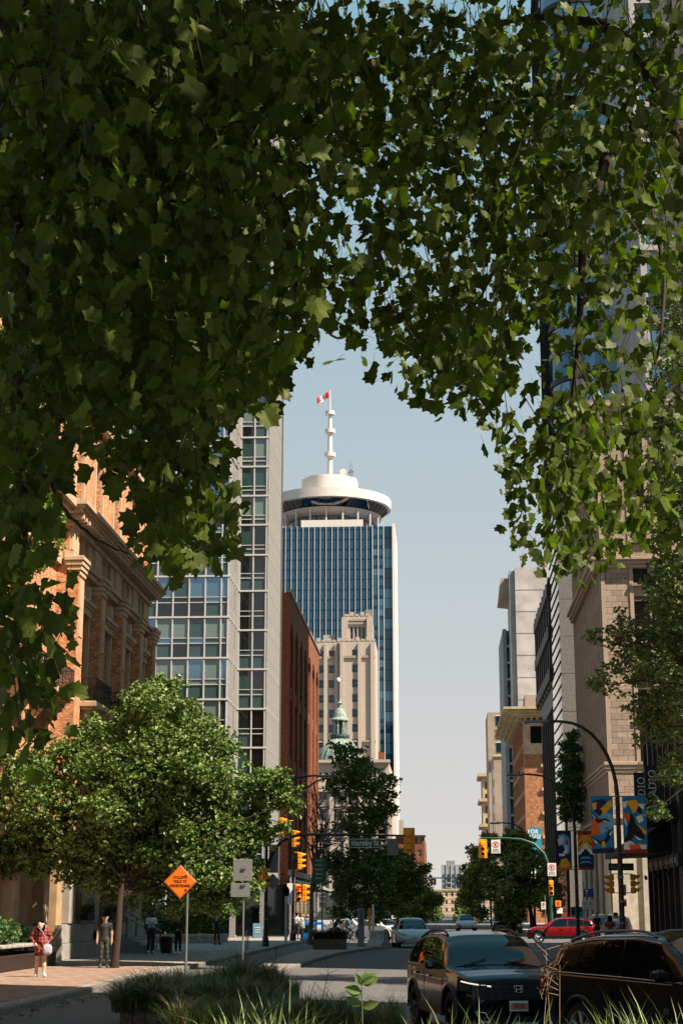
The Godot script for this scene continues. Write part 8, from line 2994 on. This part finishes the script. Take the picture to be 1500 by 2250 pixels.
	# people on the right pavement above the black SUV
	person("woman with long dark hair in a dark red top by the near right lamp", Vector3(atz(1339, 2030, -76).x, 0.13, -76), 2.8, 1.66, {"top": Color(0.16, 0.03, 0.025), "bottom": dark, "hair_long": true}, "")
	person("man in a white T-shirt and blue cap beside the near right lamp", Vector3(atz(1354, 2030, -76).x, 0.13, -76.4), 2.5, 1.78, {"top": Color(0.6, 0.63, 0.68), "bottom": dark, "hat": Color(0.05, 0.08, 0.14)}, "")
	person("woman in a red top half hidden by the near right lamp", Vector3(atz(1369, 2030, -76).x, 0.13, -76.2), 2.3, 1.68, {"top": Color(0.3, 0.05, 0.035), "bottom": dark, "hair": Color(0.1, 0.05, 0.03), "hair_long": true}, "")
	person("man in black beside the pale stone columns", Vector3(atz(1311, 2030, -100).x, 0.13, -100), 0.4, 1.72, {"top": dark, "bottom": dark}, "")

# ================================================================ planters and foreground plants
func grass_clump(seed_: int, n: int, h: float, w: float, arch: float) -> ArrayMesh:
	var r := RandomNumberGenerator.new()
	r.seed = seed_
	var mb := MB.new()
	for k in n:
		var a := r.randf() * TAU
		var d := Vector3(cos(a), 0, sin(a))
		var s := Vector3(-d.z, 0, d.x)
		var hh := h * r.randf_range(0.55, 1.1)
		var out := hh * arch * r.randf_range(0.3, 1.2)
		var ww := w * r.randf_range(0.7, 1.3)
		var base := d * r.randf_range(0, 0.05)
		var pl := base - s * ww * 0.5
		var pr := base + s * ww * 0.5
		for i in range(1, 6):
			var t := i / 5.0
			var c := base + d * out * t * t + Vector3.UP * hh * (t - 0.38 * t * t * t * arch)
			var e := ww * 0.5 * (1.0 - pow(t, 1.6))
			if i == 5:
				mb.tri(pl, pr, c)
			else:
				mb.quad(pl, pr, c + s * e, c - s * e)
			pl = c - s * e
			pr = c + s * e
	return mb.mesh()

func big_leaf(L: float, W: float, fold: float) -> ArrayMesh:
	var mb := MB.new()
	var pts := []
	for j in 9:
		var t := j / 8.0
		var w := W * sin(PI * pow(t, 0.75)) * 0.5 + 0.001
		for i in 5:
			var u := i / 2.0 - 1.0
			pts.append(Vector3(u * w, t * L - 0.08 * L * t * t, absf(u) * w * fold - 0.12 * L * t * t))
	mb.grid(pts, 5, 9)
	return mb.mesh()

func planter_box(parent, size: Vector3, at: Vector3):
	# long concrete trough with vertical board marks: each board a piece
	put(parent, "planter_core", boxm(size - Vector3(0.12, 0, 0.12)), M.mortar, Transform3D(Basis(), at))
	var n := int(size.x / 0.2)
	for k in n:
		for s in [-1.0, 1.0]:
			put(parent, "board", bevm(Vector3(size.x / n - 0.012, size.y, 0.07), 0.01), M.planter, Transform3D(Basis(), at + Vector3(-size.x / 2 + (k + 0.5) * size.x / n, 0, s * (size.z / 2 - 0.035))))
	var m := int(size.z / 0.2)
	for k in m:
		for s in [-1.0, 1.0]:
			put(parent, "board", bevm(Vector3(0.07, size.y, size.z / m - 0.012), 0.01), M.planter, Transform3D(Basis(), at + Vector3(s * (size.x / 2 - 0.035), 0, -size.z / 2 + (k + 0.5) * size.z / m)))
	put(parent, "soil", boxm(Vector3(size.x - 0.16, 0.06, size.z - 0.16)), M.soil, Transform3D(Basis(), at + Vector3(0, size.y / 2 + 0.01, 0)))

func tuft_field(parent, called, boxc: Vector3, ext: Vector3, n: int, meshes: Array, smin_: float, smax_: float, cols: Array):
	for q in meshes.size():
		var xf := []
		var cc := []
		for k in n / meshes.size():
			var p := boxc + Vector3(rng.randf_range(-1, 1) * ext.x, rng.randf_range(-0.02, 0.02), rng.randf_range(-1, 1) * ext.z)
			var s := rng.randf_range(smin_, smax_) * (0.8 + 0.4 * absf(sin(p.x * 2.1 + 0.8) * cos(p.z * 1.6 + p.x)))
			xf.append(Transform3D(Basis(Vector3.UP, rng.randf() * TAU).scaled(Vector3(s, s * rng.randf_range(0.8, 1.15), s)), p))
			var c: Color = cols[rng.randi() % cols.size()] * rng.randf_range(0.8, 1.2)
			c.a = 1
			cc.append(c)
		stuff(scatter(parent, called, meshes[q], M.grass, xf, cc))

func build_planters():
	var gr := [Color(0.16, 0.13, 0.05), Color(0.05, 0.085, 0.02), Color(0.065, 0.11, 0.025), Color(0.09, 0.12, 0.03), Color(0.04, 0.07, 0.02)]
	var dry := [Color(0.2, 0.15, 0.05), Color(0.12, 0.13, 0.04), Color(0.1, 0.13, 0.03)]
	var fine := [grass_clump(1, 16, 0.62, 0.012, 0.95), grass_clump(2, 16, 0.7, 0.012, 0.75), grass_clump(3, 14, 0.55, 0.014, 1.1)]
	# trough at the end of the traffic island, its grass spilling over the boards
	var pa := thing("grass_planter", "board marked concrete planter overflowing with dark arching grass on the island end", "planter", Vector3(-4.1, 0, -30.5))
	planter_box(pa, Vector3(2.6, 0.5, 5.0), Vector3(0, 0.25, -0.2))
	tuft_field(pa, "grass", Vector3(0.1, 0.47, -0.2), Vector3(1.25, 0, 2.4), 700, fine, 0.75, 1.2, gr)
	tuft_field(pa, "grass", Vector3(0.4, 0.5, -1.2), Vector3(0.7, 0, 1.0), 260, fine, 1.1, 1.45, gr)
	tuft_field(pa, "grass", Vector3(0.2, 0.42, 2.2), Vector3(1.2, 0, 0.2), 150, fine, 0.8, 1.15, gr)
	tuft_field(pa, "grass", Vector3(-1.3, 0.4, 0.2), Vector3(0.08, 0, 2.5), 130, [grass_clump(21, 16, 0.75, 0.012, 1.5)], 0.8, 1.2, gr)
	tuft_field(pa, "grass", Vector3(0, 0.4, 2.3), Vector3(1.3, 0, 0.08), 90, [grass_clump(22, 16, 0.75, 0.012, 1.5)], 0.8, 1.2, gr)
	tuft_field(pa, "dry_grass", Vector3(-1.15, 0.44, 1.0), Vector3(0.15, 0, 1.4), 150, fine, 0.75, 1.1, dry)
	var pm := thing("dark_grass_planter", "wide planter of dark fine grass between the island end and the navy SUV", "planter", Vector3(-2.1, 0, -23.0))
	planter_box(pm, Vector3(3.2, 0.5, 1.6), Vector3(0, 0.25, 0))
	tuft_field(pm, "grass", Vector3(0, 0.48, 0), Vector3(1.55, 0, 0.75), 700, fine, 0.7, 1.0, gr)
	# near trough, only its grass tips reach into the frame
	var pb := thing("near_grass_planter", "near planter of bright broad bladed grass along the bottom of the view", "planter", Vector3(1.3, 0, -12.5))
	planter_box(pb, Vector3(6.0, 0.62, 1.3), Vector3(0, 0.31, 0))
	var broad := [grass_clump(11, 12, 0.8, 0.017, 0.55), grass_clump(12, 12, 0.72, 0.015, 0.8), grass_clump(13, 10, 0.85, 0.018, 0.4)]
	tuft_field(pb, "grass", Vector3(0.0, 0.6, 0), Vector3(2.9, 0, 0.55), 1200, broad, 0.76, 1.02, [Color(0.12, 0.17, 0.045), Color(0.16, 0.21, 0.06), Color(0.09, 0.14, 0.035), Color(0.2, 0.23, 0.09)])
	# leafy sprout
	var sp := thing("leafy_sprout", "upright sprout with broad oval green leaves in front of the road", "plant", Vector3(atd(795, 2200, 17.0).x, 0.0, -16.9))
	var top := atz(795, 2150, -16.9)
	var st := MB.new()
	st.tube([Vector3(0, 0.3, 0), Vector3(0.01, 0.8, 0), Vector3(0, top.y - 0.06, 0)], [0.01, 0.008, 0.006], 6)
	put(sp, "stem", st.mesh(), M.get("stem_green", mat("stem_green", Color(0.3, 0.34, 0.16), 0.7)))
	var lm := [big_leaf(0.2, 0.095, 0.25), big_leaf(0.15, 0.07, 0.35)]
	var lmat := mat("sprout_leaf", Color(0.29, 0.38, 0.15), 0.4)
	lmat.backlight_enabled = true
	lmat.backlight = Color(0.12, 0.18, 0.03)
	for q in [[-0.02, 0.5, 1.25, 0], [-0.02, -0.9, 0.95, 0], [-0.03, 0.1, 0.35, 1], [-0.1, 2.0, 1.3, 0], [-0.12, 3.3, 1.25, 0], [-0.22, -2.0, 1.2, 0], [-0.24, 1.0, 1.35, 0], [-0.04, -0.15, -0.5, 1]]:
		var b := Basis(Vector3(0, 0, 1), -q[2] * (1.0 if cos(q[1]) > 0 else -1.0)) * Basis(Vector3.UP, 0.3 * sin(q[1]))
		put(sp, "leaf", lm[q[3]], lmat, Transform3D(b, Vector3(0, top.y + q[0] - 0.03, 0)))
	# dry seed stalks
	for k in 3:
		var px: float = [1212.0, 1232.0, 1196.0][k]
		var ty: float = atz(px, [2085, 2120, 2135][k], -15.0).y
		var dsx: float = atz(px - 10, 2220, -15.0).x
		var ds := thing("dry_flower_stalk", ["tall dry flower stalk with brown seed heads before the black SUV", "thin leaning dry stalk beside the tall seed heads", "short dry stalk with small buds by the navy SUV"][k], "plant", Vector3(dsx, 0.0, -15.0))
		var dm := MB.new()
		dm.tube([Vector3(0, 0.5, 0), Vector3(0.02, 1.0, 0), Vector3(0.0 + 0.04 * k, ty, 0)], [0.0035, 0.0025, 0.0015], 5)
		for j in 7:
			var f := 0.62 + 0.38 * j / 6.0
			var p := Vector3(0.02, lerpf(0.9, ty, f), 0)
			var e := p + Vector3(rng.randf_range(-0.13, 0.13), rng.randf_range(0.02, 0.12), rng.randf_range(-0.08, 0.08))
			dm.tube([p, e], [0.0018, 0.001], 4)
			var heads := MB.new()
			for i in 4:
				heads.ell(e + Vector3(rng.randfn(), rng.randfn(), rng.randfn()) * 0.012, Vector3.ONE * rng.randf_range(0.004, 0.01), Basis(), 6, 4)
			put(ds, "seed_head", heads.mesh(), M.get("seed", mat("seed", Color(0.5, 0.33, 0.2), 0.95)))
		put(ds, "stem", dm.mesh(), M.twig_pale)
	# thin weeds rising from the dark trough
	for k in 2:
		var px: float = [700.0, 585.0][k]
		var wv := thing("thin_weed", ["wiry bare weed in front of the road right of the planter", "thin bent weed stem rising from the grass planter"][k], "plant", Vector3(atz(px, 2200, -22.0).x, 0.0, -22.0))
		var wm := MB.new()
		var hy: float = atz(px, [2120, 2080][k], -22.0).y
		wm.tube([Vector3(0, 0.3, 0), Vector3(0.05, 0.9, 0), Vector3(0.14, hy, 0.05)], [0.006, 0.005, 0.002], 4)
		for j in 14:
			var f := 0.5 + 0.035 * j
			var p := Vector3(0.12 * f, lerpf(0.4, hy, f), 0)
			wm.tube([p, p + Vector3(rng.randf_range(-0.22, 0.22), rng.randf_range(0.05, 0.22), 0.05 * rng.randfn())], [0.003, 0.001], 3)
		put(wv, "stem", wm.mesh(), M.twig)
	# small planter on the island near the cyclists
	var ip := thing("island_planter", "low planter of dark strappy leaves on the island by the cyclists", "planter", Vector3(-5.6, 0.13, -84.0))
	planter_box(ip, Vector3(1.6, 0.5, 1.4), Vector3(0, 0.25, 0))
	tuft_field(ip, "grass", Vector3(0, 0.48, 0), Vector3(0.75, 0, 0.6), 130, [grass_clump(31, 12, 0.75, 0.035, 1.0)], 0.8, 1.15, [Color(0.03, 0.05, 0.02), Color(0.05, 0.07, 0.025)])
	# fallen leaves along the left gutter
	var lf := []
	var lc := []
	for k in 260:
		var z := rng.randf_range(-56, -31)
		lf.append(Transform3D(Basis.from_euler(Vector3(-PI / 2 + rng.randfn() * 0.2, rng.randf() * TAU, 0)).scaled(Vector3.ONE * rng.randf_range(0.05, 0.1)), Vector3(-8.6 + absf(rng.randfn()) * 0.25, 0.02, z)))
		lc.append(Color(0.16, 0.11, 0.05) * rng.randf_range(0.6, 1.4))
	var fo := scatter(self, "fallen_leaves", tulip_mesh, M.leaf, lf, lc)
	stuff(fo)
	tag(fo, "dry fallen leaves scattered along the left gutter", "leaves")
